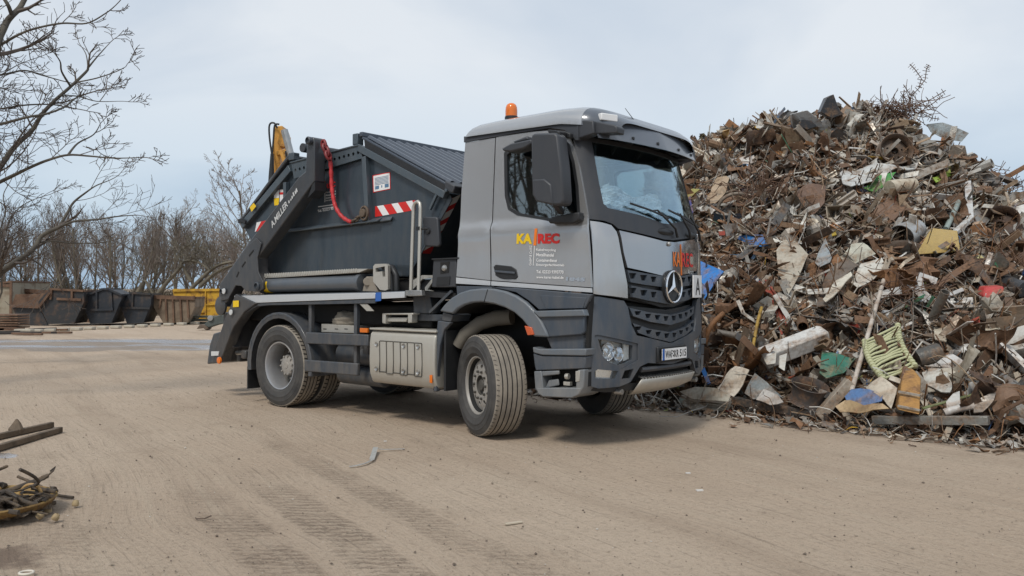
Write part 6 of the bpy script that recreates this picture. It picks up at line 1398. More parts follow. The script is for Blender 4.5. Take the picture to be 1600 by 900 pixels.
    S('lime_scrap', 'lime green scrap high on the right slope', 'scrap', [(1458, 276), (1478, 270), (1484, 265), (1488, 274), (1464, 284)], (.30, .44, .06), 'paint', .3, .05)
    S('green_sheet', 'bright green sheet folded under a white panel on the upper slope', 'sheet', [(1350, 292), (1372, 276), (1400, 270), (1392, 282), (1368, 296)], (.06, .26, .06), 'paint', .32, .06)
    S('white_sheet', 'long white panel on the upper slope above the green sheet', 'panel', [(1312, 270), (1330, 262), (1385, 258), (1436, 252), (1432, 262), (1380, 272), (1330, 294), (1318, 290)], (.50, .51, .49), 'paint', .36, .06)
    S('orange_plate', 'orange rusty plate high on the right slope', 'plate', [(1466, 232), (1472, 214), (1488, 226), (1484, 246)], (.30, .12, .04), 'rust', .25, .03)
    S('rust_triangle', 'dark rusty triangular plate right of the upper rim', 'plate', [(1436, 246), (1450, 226), (1470, 246), (1454, 252)], (.17, .075, .04), 'rust', .3, .03)
    S('grey_board', 'wide grey board behind the bent white window frame', 'board', [(1462, 316), (1500, 318), (1555, 335), (1540, 352), (1500, 342), (1470, 330)], (.24, .235, .22), 'zinc', .28, .04)
    S('tan_plate', 'torn tan cardboard right of the yellow locker', 'board', [(1519, 348), (1534, 346), (1545, 362), (1540, 376), (1520, 368)], (.42, .29, .19), 'paint', .32, .04)
    S('yellow_scrap', 'small yellow scrap on the left slope', 'scrap', [(1197, 260), (1207, 256), (1212, 264), (1203, 267)], (0.52, 0.34, 0.03), 'paint', .3, .03)
    S('yellow_rag', 'narrow yellow scrap above the pointed grey plate', 'scrap', [(1296, 350), (1302, 347), (1307, 366), (1300, 368)], (.5, .36, .04), 'paint', .3, .03)
    S('orange_sheet', 'yellow brown sheet at the top left edge of the heap', 'sheet', [(1120, 222), (1130, 204), (1142, 200), (1138, 212), (1124, 224)], (.48, .29, .09), 'paint', .25, .05)
    S('blue_rag', 'dark blue rag beside the cab on the left slope', 'rag', [(1073, 312), (1080, 307), (1082, 330), (1076, 338)], (.05, .05, .20), 'paint', .35, .05)
    S('yellow_fender', 'olive yellow bent sheet beside the cab on the left slope', 'sheet', [(1068, 302), (1082, 297), (1094, 298), (1078, 308), (1070, 316)], (.30, .27, .07), 'paint', .35, .06)
    S('yellow_white_box', 'yellow and white torn packaging right of the yellow locker', 'packaging', [(1521, 408), (1530, 398), (1546, 416), (1543, 426)], (.58, .52, .22), 'paint', .35, .04)
    S('blackened_sheet', 'blackened hood high on the left slope beside the pale lid', 'hood', [(1116, 268), (1120, 244), (1134, 240), (1136, 262), (1126, 272)], (.04, .04, .042), 'zinc', .3, .06)
    # boxes
    c = P3(1420, 610, .48); t = new_empty('rusty_cabinet', 'orange rusty metal cabinet standing at the foot of the heap', 'cabinet', c)
    q = [P3(*p, .55) - c for p in [(1402, 640), (1412, 574), (1428, 578), (1439, 592), (1437, 648)]]; mb = MB(); mb.col = (.40, .21, .06); mb.prism(q, (.10, .28, 0)); b_ = mb.build('body', SM['rust'], t, smooth=30, bevel=.012)
    mb = MB(); mb.col = (.48, .45, .40); mb.beam(P3(1404, 612, .58) - c, P3(1437, 618, .58) - c, .02, .025); mb.beam(P3(1403, 634, .58) - c, P3(1437, 641, .58) - c, .02, .02); mb.build('band', SM['zinc'], t)
    mb = MB(); mb.col = (.10, .05, .03); mb.prism([P3(*p, .56) - c for p in [(1408, 592), (1412, 572), (1418, 573), (1415, 588)]], (.02, .05, 0)); mb.build('torn_edge', SM['rust'], t)
    c = P3(1470, 385, .4); t = new_empty('yellow_locker', 'dented yellow louvred metal locker lying on its side in the right half of the heap', 'locker', c)
    A_, B_, C_, D_ = (P3(*p, .55) - c for p in [(1432, 398), (1498, 394), (1494, 366), (1452, 362)]); mb = MB(); mb.col = (.44, .30, .09); ym = scrapmat('yellow_locker_paint', .55, .05, .14, (.20, .10, .03), 5)
    mb.prism([A_, B_, C_, D_], (.05, .05, .06)); E_ = B_ + Vector((.10, .35, -.05)); top = mb.build('louvred_side', ym, t, bevel=.01)
    lv = MB(); lv.col = (.12, .08, .03)
    for k in range(1, 4): lv.beam(A_.lerp(D_, k / 4) + Vector((.04, -.012, 0)), B_.lerp(C_, k / 4) + Vector((-.08, -.012, 0)), .02, .015)
    lv.build('louvre_gap', ym, top)
    mb = MB(); mb.col = (.10, .07, .05); mb.prism([B_, C_, C_ + Vector((.22, .3, -.45)), B_ + Vector((.15, .2, -.62))], (-.02, .02, 0)); mb.prism([A_ + Vector((.05, .12, 0)), B_ + Vector((0, .12, 0)), B_ + Vector((.1, .3, -.6)), A_ + Vector((.2, .35, -.5))], (0, .02, 0)); mb.build('rusty_inside', SM['rust'], t)
    c = P3(1265, 185, .3); t = new_empty('broken_appliance', 'white and black broken appliance casing near the top of the heap', 'appliance', c)
    mb = MB(); mb.col = (0.53, 0.53, 0.52); o_ = [P3(*p, .4) - c for p in [(1237, 178), (1262, 172), (1292, 196), (1286, 200), (1262, 196), (1240, 208)]]; mb.prism(o_, (.05, .25, .05)); mb.build('casing', SM['paint'], t, bevel=.01)
    mb = MB(); mb.col = (.03, .03, .032); mb.prism([P3(*p, .43) - c for p in [(1246, 196), (1252, 186), (1268, 188), (1278, 197), (1262, 203)]], (.0, .1, 0)); mb.prism([P3(*p, .3) - c for p in [(1282, 175), (1292, 152), (1303, 147), (1312, 172), (1320, 178), (1300, 185)]], (.05, .3, .05)); mb.build('black_casing', SM['zinc'], t, bevel=.01)
    c = P3(1420, 365, .4); t = new_empty('sheet_drum', 'split blue grey sheet metal drum in the middle of the heap', 'drum', c)
    mb = MB(); mb.col = (.42, .43, .43); q = MB(); q.lathe([(.20, -.26), (.19, -.05), (.155, .24), (.15, .24), (.18, -.05), (.19, -.26)], (0, 0, 0), (P3(1445, 350, .4) - P3(1398, 378, .4)), 26, close=True); mb.add(q.v, q.f); mb.build('shell', SM['zinc'], t, smooth=50)
    c = P3(1236, 535, .4); t = new_empty('white_duct', 'long dented white metal duct lying across the lower left of the heap', 'duct', c)
    mb = MB(); mb.col = (.58, .57, .54); mb.beam(P3(1192, 560, .4) - c, P3(1289, 523, .42) - c, .24, .20, (0, -.4, 1)); mb.build('casing', SM['paint'], t, bevel=.02); mb = MB(); mb.col = (0.52, 0.50, 0.45); mb.prism([P3(*p, .52) - c for p in [(1190, 554), (1214, 546), (1212, 568), (1198, 570)]], (.0, .03, 0)); mb.prism([P3(*p, .5) - c for p in [(1218, 556), (1230, 552), (1226, 580), (1217, 574)]], (0, .02, 0)); mb.build('end_flange', SM['paint'], t, bevel=.006)
    c = P3(1555, 458, .35); mb = MB(); mb.col = (.46, .05, .045); rd = random.Random(2); mb.prism([P3(*p, .45) - c for p in [(1536, 462), (1540, 449), (1568, 447), (1573, 456), (1556, 462), (1560, 470), (1545, 472)]], (.02, .2, .02)); o = mb.build('red_lump', SM['paint'], bevel=.02); o.location = c; tag(o, 'chipped red painted lump at the right edge of the heap', 'scrap')
    rim('truck_rim', 'large rusty truck wheel rim above the long white pole', 1408, 404, .30, (-.25, -.55, .80))
    rim('truck_rim', 'rusty wheel rim standing high on the slope under the rebar tangle', 1398, 236, .27, (-.1, -.95, .2))
    rim('truck_rim', 'dark wheel rim lying flat low on the left above the dark plank', 1263, 614, .22, (.1, -.35, .93), (.07, .06, .055), .3)
    rim('truck_rim', 'dark rusty wheel ring half buried at the right edge of the heap', 1562, 352, .30, (-.5, -.6, .5), (.07, .045, .035), .15)
    hp = P3(1205, 470, .3)
    # tyre-like hoop on the left slope
    c = P3(1150, 326, .25); mb = MB(); mb.col = (.22, .18, .14); mb.tube([Vector((math.cos(a) * .30, -.08 * math.sin(a), math.sin(a) * .24)) for a in [i / 16 * math.pi for i in range(17)]], .03, 8); o = mb.build('metal_hoop', SM['rust'], smooth=60); o.location = c; tag(o, 'half round metal hoop on the left slope above the brown hood', 'hoop')
    # rebar tangles and mesh sticking up at the crest
    rd = random.Random(8)
    def tangle(name, label, px, py, wpx, hpx, n, L, r, lift=.2, up=.3):
        c = P3(px, py, lift); mb = MB(); mb.col = (.105, .062, .042)
        for i in range(n):
            o = Vector((rd.gauss(0, wpx / FPX * 15), rd.gauss(0, .25), rd.gauss(0, hpx / FPX * 15))); v, f = g_wire(None, rd, L * rd.uniform(.5, 1.2), r, 7, 4, .12); rot = Euler((rd.gauss(0, 1), rd.gauss(0, .5) - up, rd.random() * 6.28)).to_matrix(); mb.col = vary((.12, .065, .042), rd); mb.add([rot @ Vector(p) + o for p in v], f)
        o = mb.build(name, SM['rust'], smooth=0); o.location = c; tag(o, label, 'wire tangle')
    tangle('rebar_tangle', 'dense rusty rebar tangle on the crest under the upright mesh', 1402, 172, 22, 4, 150, .62, .0055, .1, .1)
    tangle('rebar_tangle', 'rusty reinforcing bars bristling from the right shoulder of the heap', 1545, 288, 20, 10, 130, .55, .006, .1, .1)
    tangle('wire_tangle', 'ball of brown wire in the middle of the left slope', 1195, 305, 24, 10, 110, .8, .006, .2)
    tangle('wire_tangle', 'tangle of thin wire on the right below the dark pipe', 1560, 430, 25, 14, 90, .9, .007, .15)
    tangle('wire_tangle', 'tangle of pale wire at the top left edge of the heap', 1105, 240, 13, 6, 80, .5, .005, .15, .1)
    tangle('wire_tangle', 'mat of rusty wire under the yellow locker', 1405, 470, 24, 12, 100, .8, .006, .15)
    mb = MB(); mb.col = (.10, .065, .05); c = P3(1425, 168, .1); W0 = lambda x, y: W(x, y, 15.2) - c
    for path in ([(1418, 168), (1424, 150), (1436, 138), (1440, 122), (1430, 108), (1422, 100)], [(1436, 138), (1446, 124), (1448, 108), (1452, 101)], [(1430, 165), (1455, 155), (1478, 141)], [(1436, 176), (1460, 160), (1474, 148)], [(1412, 160), (1413, 140)], [(1424, 150), (1412, 132)], [(1440, 176), (1455, 184), (1468, 186)]):
        mb.tube([W0(*p) for p in path], .008, 5)
        for a, b in zip(path, path[1:]):
            for k in range(3):
                t_ = (k + .5) / 3; x, y = a[0] + (b[0] - a[0]) * t_, a[1] + (b[1] - a[1]) * t_; dx, dy = (b[1] - a[1]), -(b[0] - a[0]); l_ = math.hypot(dx, dy) or 1; e = rd.uniform(3, 6); mb.tube([W0(x - dx / l_ * e, y - dy / l_ * e), W0(x + dx / l_ * e, y + dy / l_ * e)], .006, 4)
    o = mb.build('wire_mesh', SM['rust'], smooth=0); o.location = c; tag(o, 'torn reinforcing mesh standing up against the sky on the crest', 'wire mesh')
notables()
# ---------------------------------------------------------------- trees
BARK = mat('dark_bark', (.075, .066, .055), .9, 0, .3, c2=(.14, .125, .10), sc=6, bump=.4, bsc=18)
TWIG = mat('thin_twigs', (.105, .085, .072), .9, 0, .3)
BBARK = mat('green_grey_bark', (.12, .105, .08), .9, 0, .3, c2=(.19, .165, .12), sc=4)
BTWIG = mat('brown_twigs', (.19, .155, .128), .9, 0, .2); BIRCH = mat('birch_twigs', (.24, .20, .175), .9, 0, .2)
def grow(mb, rd, p, d, L, r, lvl, mx, up=.10, wig=.16, kids=(6, 6, 5, 4), ratio=.55, rmin=.006, spread=.85, start=.25):
    k = 5 if lvl < 2 else 4; P = [p.copy()]; D = [d.copy()]
    for i in range(k):
        d = (d + Vector((rd.gauss(0, wig), rd.gauss(0, wig), rd.gauss(0, wig) + up))).normalized(); P.append(P[-1] + d * (L / k)); D.append(d)
    r1 = max(rmin, r * (.35 if lvl else .45)); mb[min(lvl, 1) if len(mb) > 1 else 0].tube(P, [max(rmin, r + (r1 - r) * i / k) for i in range(k + 1)], 7 if lvl == 0 else (5 if lvl == 1 else 3), caps=False)
    if lvl >= mx: return
    n = kids[min(lvl, len(kids) - 1)]
    for i in range(n):
        t = start + (1 - start) * (i + rd.random()) / n; q = t * k; j = min(k - 1, int(q)); pos = P[j].lerp(P[j + 1], q - j); a = D[j]
        side = Vector((rd.gauss(0, 1), rd.gauss(0, 1), rd.gauss(0, .7))); side = (side - a * side.dot(a)).normalized()
        nd = (a * rd.uniform(.55, .95) + side * spread * rd.uniform(.6, 1.1)).normalized()
        grow(mb, rd, pos, nd, L * ratio * rd.uniform(.7, 1.2) * (1.15 - .5 * t), max(rmin, r * .5 * (1.1 - .5 * t)), lvl + 1, mx, up, wig * 1.15, kids, ratio, rmin, spread)
def limb_tree():
    # two bare trees whose limbs reach in from beyond the left edge; trunks stand outside the frame
    def limbs(name, label, base, top, r, paths, seed, D, dens, twl):
        t = new_empty(name, label, 'tree', base); rd = random.Random(seed); bm, tw = MB(), MB(); o = Vector(base)
        bm.tube([Vector((0, 0, -.1)), Vector((.05, .1, top * .3)), Vector((-.05, 0, top * .6)), Vector((.1, .05, top))], [r, r * .85, r * .7, r * .45], 12)
        tr = bm.build('trunk', BARK, t, smooth=60); bm = MB()
        for path, r0, r1 in paths:
            P = [W(x, y, D + dd) - o for x, y, dd in path]
            if path[0][0] <= 2:
                e = P[0] + (P[0] - P[1]).normalized() * 1.3; a = Vector((0, e.y * .4, max(1.0, min(top * .95, e.z - .25 * abs(e.x))))); P = [a, e] + P
            n = len(P); sp = [Vector(q) for q in spline([tuple(q) for q in P], 5)]; m = len(sp)
            bm.tube(sp, [(r0 + (r1 - r0) * (i / (m - 1))) * .64 for i in range(m)], 8)
            L = 0
            for i in range(3, m - 1):
                seg = (sp[i + 1] - sp[i]); L += seg.length; fr = i / m
                if path[0][0] <= 2 and i < 8: continue
                while L > dens:
                    L -= dens; dd = seg.normalized(); side = Vector((rd.gauss(0, 1), rd.gauss(0, 1), rd.gauss(.25, .9))); side = (side - dd * side.dot(dd)).normalized()
                    nd = (dd * .8 + side * .8).normalized(); grow([tw], rd, sp[i].lerp(sp[i + 1], rd.random()), nd, twl * rd.uniform(.4, 1.1) * (1.05 - .6 * fr), max(.006, r1 * .6), 1, 3, .04, .13, (0, 5, 3, 2), .6, .0040, .7)
            dd = (sp[-1] - sp[-2]).normalized(); grow([tw], rd, sp[-1], dd, twl * .4, r1 * .7, 1, 3, .03, .12, (0, 5, 3, 2), .6, .0042, .7)
        bm.build('limb', BARK, t, smooth=60); tw.build('crown', TWIG, t, smooth=0, recalc=False)
    limbs('bare_tree', 'bare dark tree at the left edge whose limbs reach across the upper sky', (-9.6, 11.5, 0), 10.5, .28,
          [([(0, 55, 0), (10, 34, .1), (18, 24, .1), (30, 12, .2), (40, -6, .3)], .075, .05), ([(18, 24, .1), (12, 8, 0), (2, -8, 0)], .045, .035),
           ([(0, 70, 0), (28, 54, -.3), (55, 44, -.4), (96, 36, -.5), (135, 36, -.6), (165, 20, -.8), (180, 8, -.9)], .035, .008),
           ([(0, 117, .5), (30, 100, .5), (66, 87, .4)], .016, .006), ([(0, 117, 0), (37, 110, .2), (64, 117, .4), (96, 126, .5)], .028, .010),
           ([(0, 261, 0), (21, 231, 0), (50, 203, .1), (64, 180, .1), (84, 158, .1), (110, 135, .2), (134, 112, .3), (137, 106, .3)], .062, .022), ([(137, 106, .3), (150, 90, .3), (167, 71, .4)], .020, .008), ([(110, 135, .2), (96, 112, 0), (93, 95, -.2), (78, 75, -.3)], .024, .008),
           ([(137, 106, .3), (134, 85, .5), (125, 70, .6)], .014, .006), ([(0, 170, .4), (40, 164, .4), (78, 163, .4), (103, 167, .5), (126, 171, .5)], .024, .009), ([(0, 194, -.3), (42, 183, -.3), (71, 178, -.2), (100, 167, 0), (120, 152, .2), (150, 142, .4), (172, 138, .6)], .036, .009),
           ([(0, 284, .3), (25, 272, .2), (50, 260, .1), (75, 250, 0), (106, 242, 0), (142, 244, -.1), (178, 247, -.2), (222, 246, -.4)], .05, .008), ([(106, 242, 0), (121, 224, .2), (146, 210, .4), (157, 192, .5)], .024, .007), ([(121, 128, .2), (150, 122, 0), (180, 112, -.2), (196, 104, -.3)], .016, .006), ([(90, 150, .1), (120, 150, .3), (150, 158, .5), (185, 158, .6)], .016, .006)], 5, 11.0, .42, .85)
    limbs('bare_tree', 'bare dark tree at the left edge with a thick low limb over the rusty containers', (-14.2, 16.5, 0), 7.5, .30,
          [([(0, 426, 0), (20, 412, 0), (40, 399, 0), (55, 385, .1), (66, 368, .2), (92, 355, .2)], .115, .06), ([(92, 355, .2), (105, 333, .3), (115, 316, .4), (135, 300, .4), (150, 290, .5), (170, 282, .6)], .05, .012), ([(92, 355, .2), (115, 346, 0), (150, 343, -.2), (185, 338, -.4), (215, 336, -.5)], .045, .010),
           ([(62, 379, .2), (84, 377, .3), (115, 380, .4), (160, 379, .5), (190, 372, .5)], .03, .008), ([(42, 401, 0), (66, 416, .2), (84, 436, .3), (96, 452, .4)], .03, .012), ([(0, 395, .8), (10, 360, .8), (20, 335, .8), (45, 315, 1), (80, 303, 1)], .035, .009), ([(0, 360, .5), (8, 330, .5), (5, 305, .5), (15, 285, .6)], .03, .010)], 9, 16.5, .42, 1.35)
limb_tree()
def back_trees():
    protos = []
    def proto(seed, H, r, kids, up, spread, ratio, mx=4, stems=1, name='bare_tree', tw=None):
        t = bpy.data.objects.new(name, None); COL.objects.link(t); t.empty_display_size = .2; rd = random.Random(seed); a, b = MB(), MB()
        for s_ in range(stems):
            d = Vector((rd.gauss(0, .12 * stems), rd.gauss(0, .12 * stems), 1)).normalized()
            grow([a, b], rd, Vector((rd.gauss(0, .15) * (stems - 1), rd.gauss(0, .15) * (stems - 1), -.1)), d, H * .72, r, 0, mx, up, .07, kids, ratio, .0065, spread, .22)
        a.build('trunk', BBARK, t, smooth=60, recalc=False); b.build('crown', tw or BTWIG, t, smooth=0, recalc=False); protos.append(t); return t
    proto(1, 9, .13, (14, 7, 5, 3), .10, .80, .52)           # round crown
    proto(2, 9, .10, (10, 6, 5, 3), .17, .45, .5, 4, 2)       # upright, two stems
    proto(3, 9, .11, (9, 6, 4, 3), .14, .55, .52, 4, 3)       # multi stemmed
    proto(4, 9, .10, (13, 6, 5, 3), .09, .7, .48)
    proto(5, 10, .075, (18, 7, 5, 4), .07, .7, .40, tw=BIRCH)            # slender birch-like
    rowlab = 'bare brown tree standing in the row behind the old containers'
    used = set()
    def put(k, px, D, H, label, group, rz, H0=9.0):
        o = protos[k]; q = W(px, 454, D)
        if k in used:
            c = o.copy(); COL.objects.link(c)
            for ch in o.children: d = ch.copy(); COL.objects.link(d); d.parent = c
            o = c
        used.add(k); s = H / H0; o.location = (q.x, q.y, 0); o.rotation_euler = (0, 0, rz); o.scale = (s, s, s); tag(o, label, 'tree', group)
    put(0, 272, 50, 7.8, 'round crowned bare tree, tallest behind the brown ribbed container', None, .4)
    put(1, 212, 50, 6.6, 'slender upright bare tree behind the small blue black skip', None, 1.1)
    put(4, 408, 27, 6.6, 'pale bare birch rising behind the skip truck beside the yellow boom', None, 0, 10)
    put(2, 120, 48, 6.9, 'thick multi stemmed bare tree behind the big rusty skip', None, 2.0)
    put(3, 335, 46, 5.0, 'low spreading bare tree behind the yellow container', None, 1)
    rd = random.Random(3)
    for px, D, H, k in ((8, 45, 6.0, 2), (45, 52, 6.5, 0), (78, 47, 6.2, 1), (150, 54, 7.0, 3), (172, 47, 6.3, 0), (195, 56, 6.6, 2), (238, 55, 6.8, 1), (300, 54, 6.8, 2), (322, 50, 5.6, 1), (355, 55, 6.2, 0), (385, 50, 5.5, 3), (-30, 50, 6.5, 1), (-80, 46, 7, 2), (430, 56, 6.5, 0), (25, 58, 6.8, 2), (62, 60, 7.0, 0), (100, 58, 7.2, 0), (135, 60, 6.8, 1), (185, 62, 7.2, 0), (225, 60, 6.6, 2), (252, 58, 7.4, 0), (290, 62, 7.4, 0), (312, 58, 6.4, 1), (345, 60, 6.8, 2), (-140, 52, 7, 0), (-210, 50, 6.5, 2)):
        put(k, px, D, H, rowlab, 'bare trees in the row behind the containers', rd.random() * 6)
    # birch companion left of the boom
    put(4, 368, 30, 4.4, 'smaller pale bare birch left of the tall one behind the skip', None, 2.2, 10)
    # fallen, arching limbs between the trunks
    fb = MB()
    for path in ([(246, 460), (262, 440), (280, 420), (288, 408), (310, 410), (330, 425)], [(298, 452), (318, 432), (340, 415), (368, 408), (390, 404)], [(312, 448), (335, 428), (360, 416), (385, 412)], [(212, 462), (222, 446), (228, 440), (240, 462)], [(298, 440), (290, 425), (283, 410)]):
        P = [Vector(p) for p in spline([tuple(W(x, y, 44)) for x, y in path], 4)]; fb.tube(P, [.12 - .07 * i / len(P) for i in range(len(P))], 6)
        rr = random.Random(path[0][0])
        for q in P[4::2]: grow([fb], rr, q, Vector((rr.gauss(0, .5), rr.gauss(0, .5), 1)).normalized(), 1.3, .03, 2, 4, .1, .2, (0, 0, 5, 4), .6, .014, .8)
    tag(fb.build('fallen_limbs', BBARK, smooth=60, recalc=False), 'arching fallen limbs between the trunks behind the yellow container', 'fallen branches')
    # undergrowth: dense brush along the wood edge, one mass
    mb = MB(); rd = random.Random(6)
    for i in range(4200):
        px = rd.uniform(-260, 480); D = rd.uniform(47, 64); q = W(px, 454, D); h = rd.uniform(.4, 2.0) * (1.25 if px < 130 else .8); p = Vector((q.x, q.y, 0)); d = Vector((rd.gauss(0, .3), rd.gauss(0, .3), 1)); a = p + d * h * .5 + Vector((rd.gauss(0, .1), 0, 0)); b = p + d * h
        mb.tube([p, a, b], [.022, .016, .010], 3, caps=False)
        for k in range(3): s = p.lerp(b, rd.uniform(.3, .9)); mb.tube([s, s + Vector((rd.gauss(0, .4), rd.gauss(0, .3), rd.uniform(.1, .5)))], [.012, .009], 3, caps=False)
    tag(mb.build('undergrowth', mat('brush_twigs', (.105, .085, .055), .9, 0, .3), smooth=0, recalc=False), 'brown tangled brush at the foot of the bare trees', 'undergrowth', None, 'stuff')
    # trees standing behind and left of the photographer; the cab glass mirrors them
    for x, y, k, H in ((-17, 3, 2, 13), (-15, -2, 1, 14), (-20, 7, 0, 12), (-13, -6, 3, 13)):
        o = protos[k].copy(); COL.objects.link(o)
        for ch in protos[k].children: d = ch.copy(); COL.objects.link(d); d.parent = o
        o.location = (x, y, 0); s = H / 9; o.scale = (s, s, s); o.rotation_euler = (0, 0, x * .7); tag(o, 'bare tree standing left of the photographer, seen only mirrored in the cab glass', 'tree', 'bare trees mirrored in the cab')
back_trees()

# ---------------------------------------------------------------- old containers in the yard
OC = {'black': mat('old_black_paint', (.026, .027, .029), .6, 0, .2, c2=(.12, .07, .045), sc=2.6, thr=(.50, .72), bump=.3, bsc=14),
      'blue': mat('old_blue_black_paint', (.020, .024, .031), .55, 0, .2, c2=(.10, .072, .055), sc=2.2, thr=(.52, .72), bump=.2, bsc=14),
      'rust': mat('rusty_container', (.17, .10, .062), .85, 0, .2, c2=(.075, .042, .028), sc=2.4, thr=(.4, .68), bump=.3, bsc=14),
      'beige': mat('faded_beige', (.30, .265, .20), .8, 0, .2, c2=(.14, .085, .05), sc=2, thr=(.5, .75), bump=.2, bsc=14),
      'ribbed': mat('brown_faded', (.20, .150, .105), .8, 0, .2, c2=(.10, .07, .045), sc=2.4, thr=(.45, .7), bump=.2, bsc=14),
      'yellow': mat('old_yellow', (.56, .32, .025), .65, 0, .2, c2=(.17, .075, .03), sc=2.6, thr=(.48, .64), bump=.2, bsc=14), 'dark': mat('bearer_and_beam_dark', (.03, .026, .024), .9)}
def skip_box(name, label, m, pts, D, dep, rib=None, group=None, rimm=None, cut=True):
    # tapered skip: outline of its near end measured at depth D, running back by dep
    P = [W(x, y, D) for x, y in pts]; c = sum(P, Vector()) / len(P); c.z = 0; t = new_empty(name, label, 'skip' if 'skip' in name else 'container', c, 0, group)
    z0 = min(p.z for p in P); back = Vector((-.18, 1, 0)) * dep
    P = [p - c - Vector((0, 0, z0 - .06)) for p in P]
    mb = MB(); n = len(P); top = max(p.z for p in P)
    mb.prism(P, (0, .03, 0)); mb.prism([p + back for p in P], (0, .03, 0))
    for i in range(n):
        a, b = P[i], P[(i + 1) % n]
        if min(a.z, b.z) > top - .12 * top: continue
        if min(a.z, b.z) > top * .72 and abs(a.z - b.z) < .3 * abs(a.x - b.x): continue
        mb.add([a, b, b + back, a + back], [(0, 1, 2, 3)])
    body = mb.build('shell', m, t, smooth=0); body.modifiers.new('solid', 'SOLIDIFY').thickness = .017
    rm = MB(); hi = [i for i in range(n) if P[i].z > top * .72]
    for i in hi:
        j = (i + 1) % n
        if j in hi: rm.beam(P[i] + Vector((0, -.03, 0)), P[j] + Vector((0, -.03, 0)), .08, .08)
        rm.beam(P[i], P[i] + back, .07, .07)
    rm.build('rim', rimm or m, t)
    if rib:
        xs = [p.x for p in P]; k = MB()
        for u0, v0, u1, v1, w in rib:
            f = lambda u, v: Vector((min(xs) + (max(xs) - min(xs)) * u, -.045, .06 + (top - .06) * v)); r = MB(); r.beam(f(u0, v0), f(u1, v1), w, .06, (0, -1, 0.01)); r.build('rib', rimm or m, t)
    return t
def yard():
    skip_box('rusty_container', 'long rusty beige container behind the other skips at the left edge', OC['beige'], [(-40, 462), (18, 452), (19, 512), (-40, 515)], 36.5, 4.5, [(0, .9, 1, .9, .12), (.98, 0, .98, 1, .1)], rimm=OC['rust'])
    bx = new_empty('rusty_container', 'long low rusty container side behind the black skips', 'container', W(70, 512, 38)); bx.location.z = 0; c = bx.location
    mb = MB(); mb.prism([W(x, y, 38) - c for x, y in [(19, 452), (160, 462), (160, 512), (19, 512)]], (-.6, 3.0, 0)); mb.build('shell', OC['rust'], bx); mb = MB(); mb.beam(W(19, 452.5, 37.95) - c, W(160, 462, 37.95) - c, .14, .16); mb.build('rim', OC['rust'], bx)
    t = skip_box('old_skip', 'black tapered skip with a rusty rim, leftmost of the dark skips', OC['black'], [(78, 457), (131, 460), (131, 476), (115, 511), (76, 512), (60, 478)], 34.5, 1.6, [(.42, .72, .95, .70, .1), (.28, .7, .30, 1, .08), (.75, .68, .75, 1, .08)], rimm=OC['rust'])
    mb = MB(); o = t.location; q = [W(x, y, 34.5) - o for x, y in [(18, 478), (61, 480), (77, 512), (34, 512)]]; q2 = [W(x, y, 34.6) - o for x, y in [(24, 460), (78, 458), (61, 480), (18, 478)]]
    mb.prism(q, (0, .05, 0)); mb.build('side_wall', OC['black'], t); mb = MB(); mb.prism(q2, (0, .03, 0)); mb.build('inner_wall', OC['rust'], t); mb = MB(); mb.beam(W(17, 478, 34.4) - o, W(61, 480, 34.4) - o, .10, .10); mb.beam(W(61, 480, 34.4) - o, W(78, 457.5, 34.4) - o, .09, .09); mb.build('rim', OC['rust'], t)
    skip_box('old_skip', 'dark blue skip with a peaked lid between the two other dark skips', OC['blue'], [(131, 466), (162, 454.5), (170, 454.5), (191, 464), (188, 474), (174, 508), (141, 509), (131, 482)], 35, 1.8, [(.2, .40, .78, .42, .09), (.35, .42, .35, .9, .07), (.75, .44, .72, .9, .07)])
    skip_box('old_skip', 'small blue black skip left of the brown ribbed container', OC['blue'], [(203, 458), (236, 460), (235, 478), (224, 505), (199, 506), (190, 480), (190, 474)], 35.5, 1.8, [(.02, .52, .98, .50, .09), (.38, .52, .40, 1, .07)], rimm=OC['black'])
    skip_box('ribbed_container', 'faded brown container with upright ribs beside the yellow container', OC['ribbed'], [(236, 463.5), (305, 466), (304, 480), (293, 505), (256, 506), (241, 480)], 36, 2.2, [(.0, .97, 1, .93, .16), (.2, .55, .24, .95, .07), (.37, .1, .34, .95, .07), (.53, .02, .5, .95, .07), (.70, .02, .67, .95, .07), (.86, .2, .83, .95, .07)], rimm=OC['rust'])
    y = skip_box('yellow_container', 'rusty yellow container at the far end of the row by the truck', OC['yellow'], [(271, 449), (343, 446.5), (348, 446.5), (347, 492), (302, 494), (272, 490)], 40, 3.0, [(0, .97, 1, .99, .12), (.3, .75, .6, .78, .08), (.42, .12, .42, .74, .12), (.68, .5, .95, .52, .06), (.36, .25, .66, .27, .07), (.66, .1, .66, .98, .05)])
    for x in (-1,):
        t = new_empty('board_stack', 'stack of rusty boards on the ground at the left edge', 'stack', G(6, 516)); c = t.location
        for k in range(6):
            mb = MB(); mb.box((.0, .3, .10 + .09 * k), (1.1, .8, .055)); mb.build('board', OC['rust'], t, bevel=.01)
        mb = MB(); mb.box((-.3, .3, .035), (.12, .8, .07)); mb.box((.3, .3, .035), (.12, .8, .07)); mb.build('bearer', OC['dark'], t)
    t = new_empty('pallet_stack', 'low stack of grey green pallets in front of the yellow container', 'pallets', G(320, 506)); 
    for k in range(3):
        mb = MB(); mb.box((0, 0, .06 + .14 * k), (1.15, .8, .03)); mb.box((0, -.35, .0 + .14 * k + .02), (1.15, .08, .05)); mb.build('pallet', mat('grey_green_wood', (.10, .105, .085), .85, 0, .25), t)
    # grey hydraulic foot lying on the ground behind the truck
    t = new_empty('grey_drawbar', 'grey green steel drawbar with a claw foot on the ground behind the truck', 'drawbar', G(322, 516)); c = t.location; gm = mat('grey_green_steel', (.085, .10, .095), .55, .2, .25); D = c.y
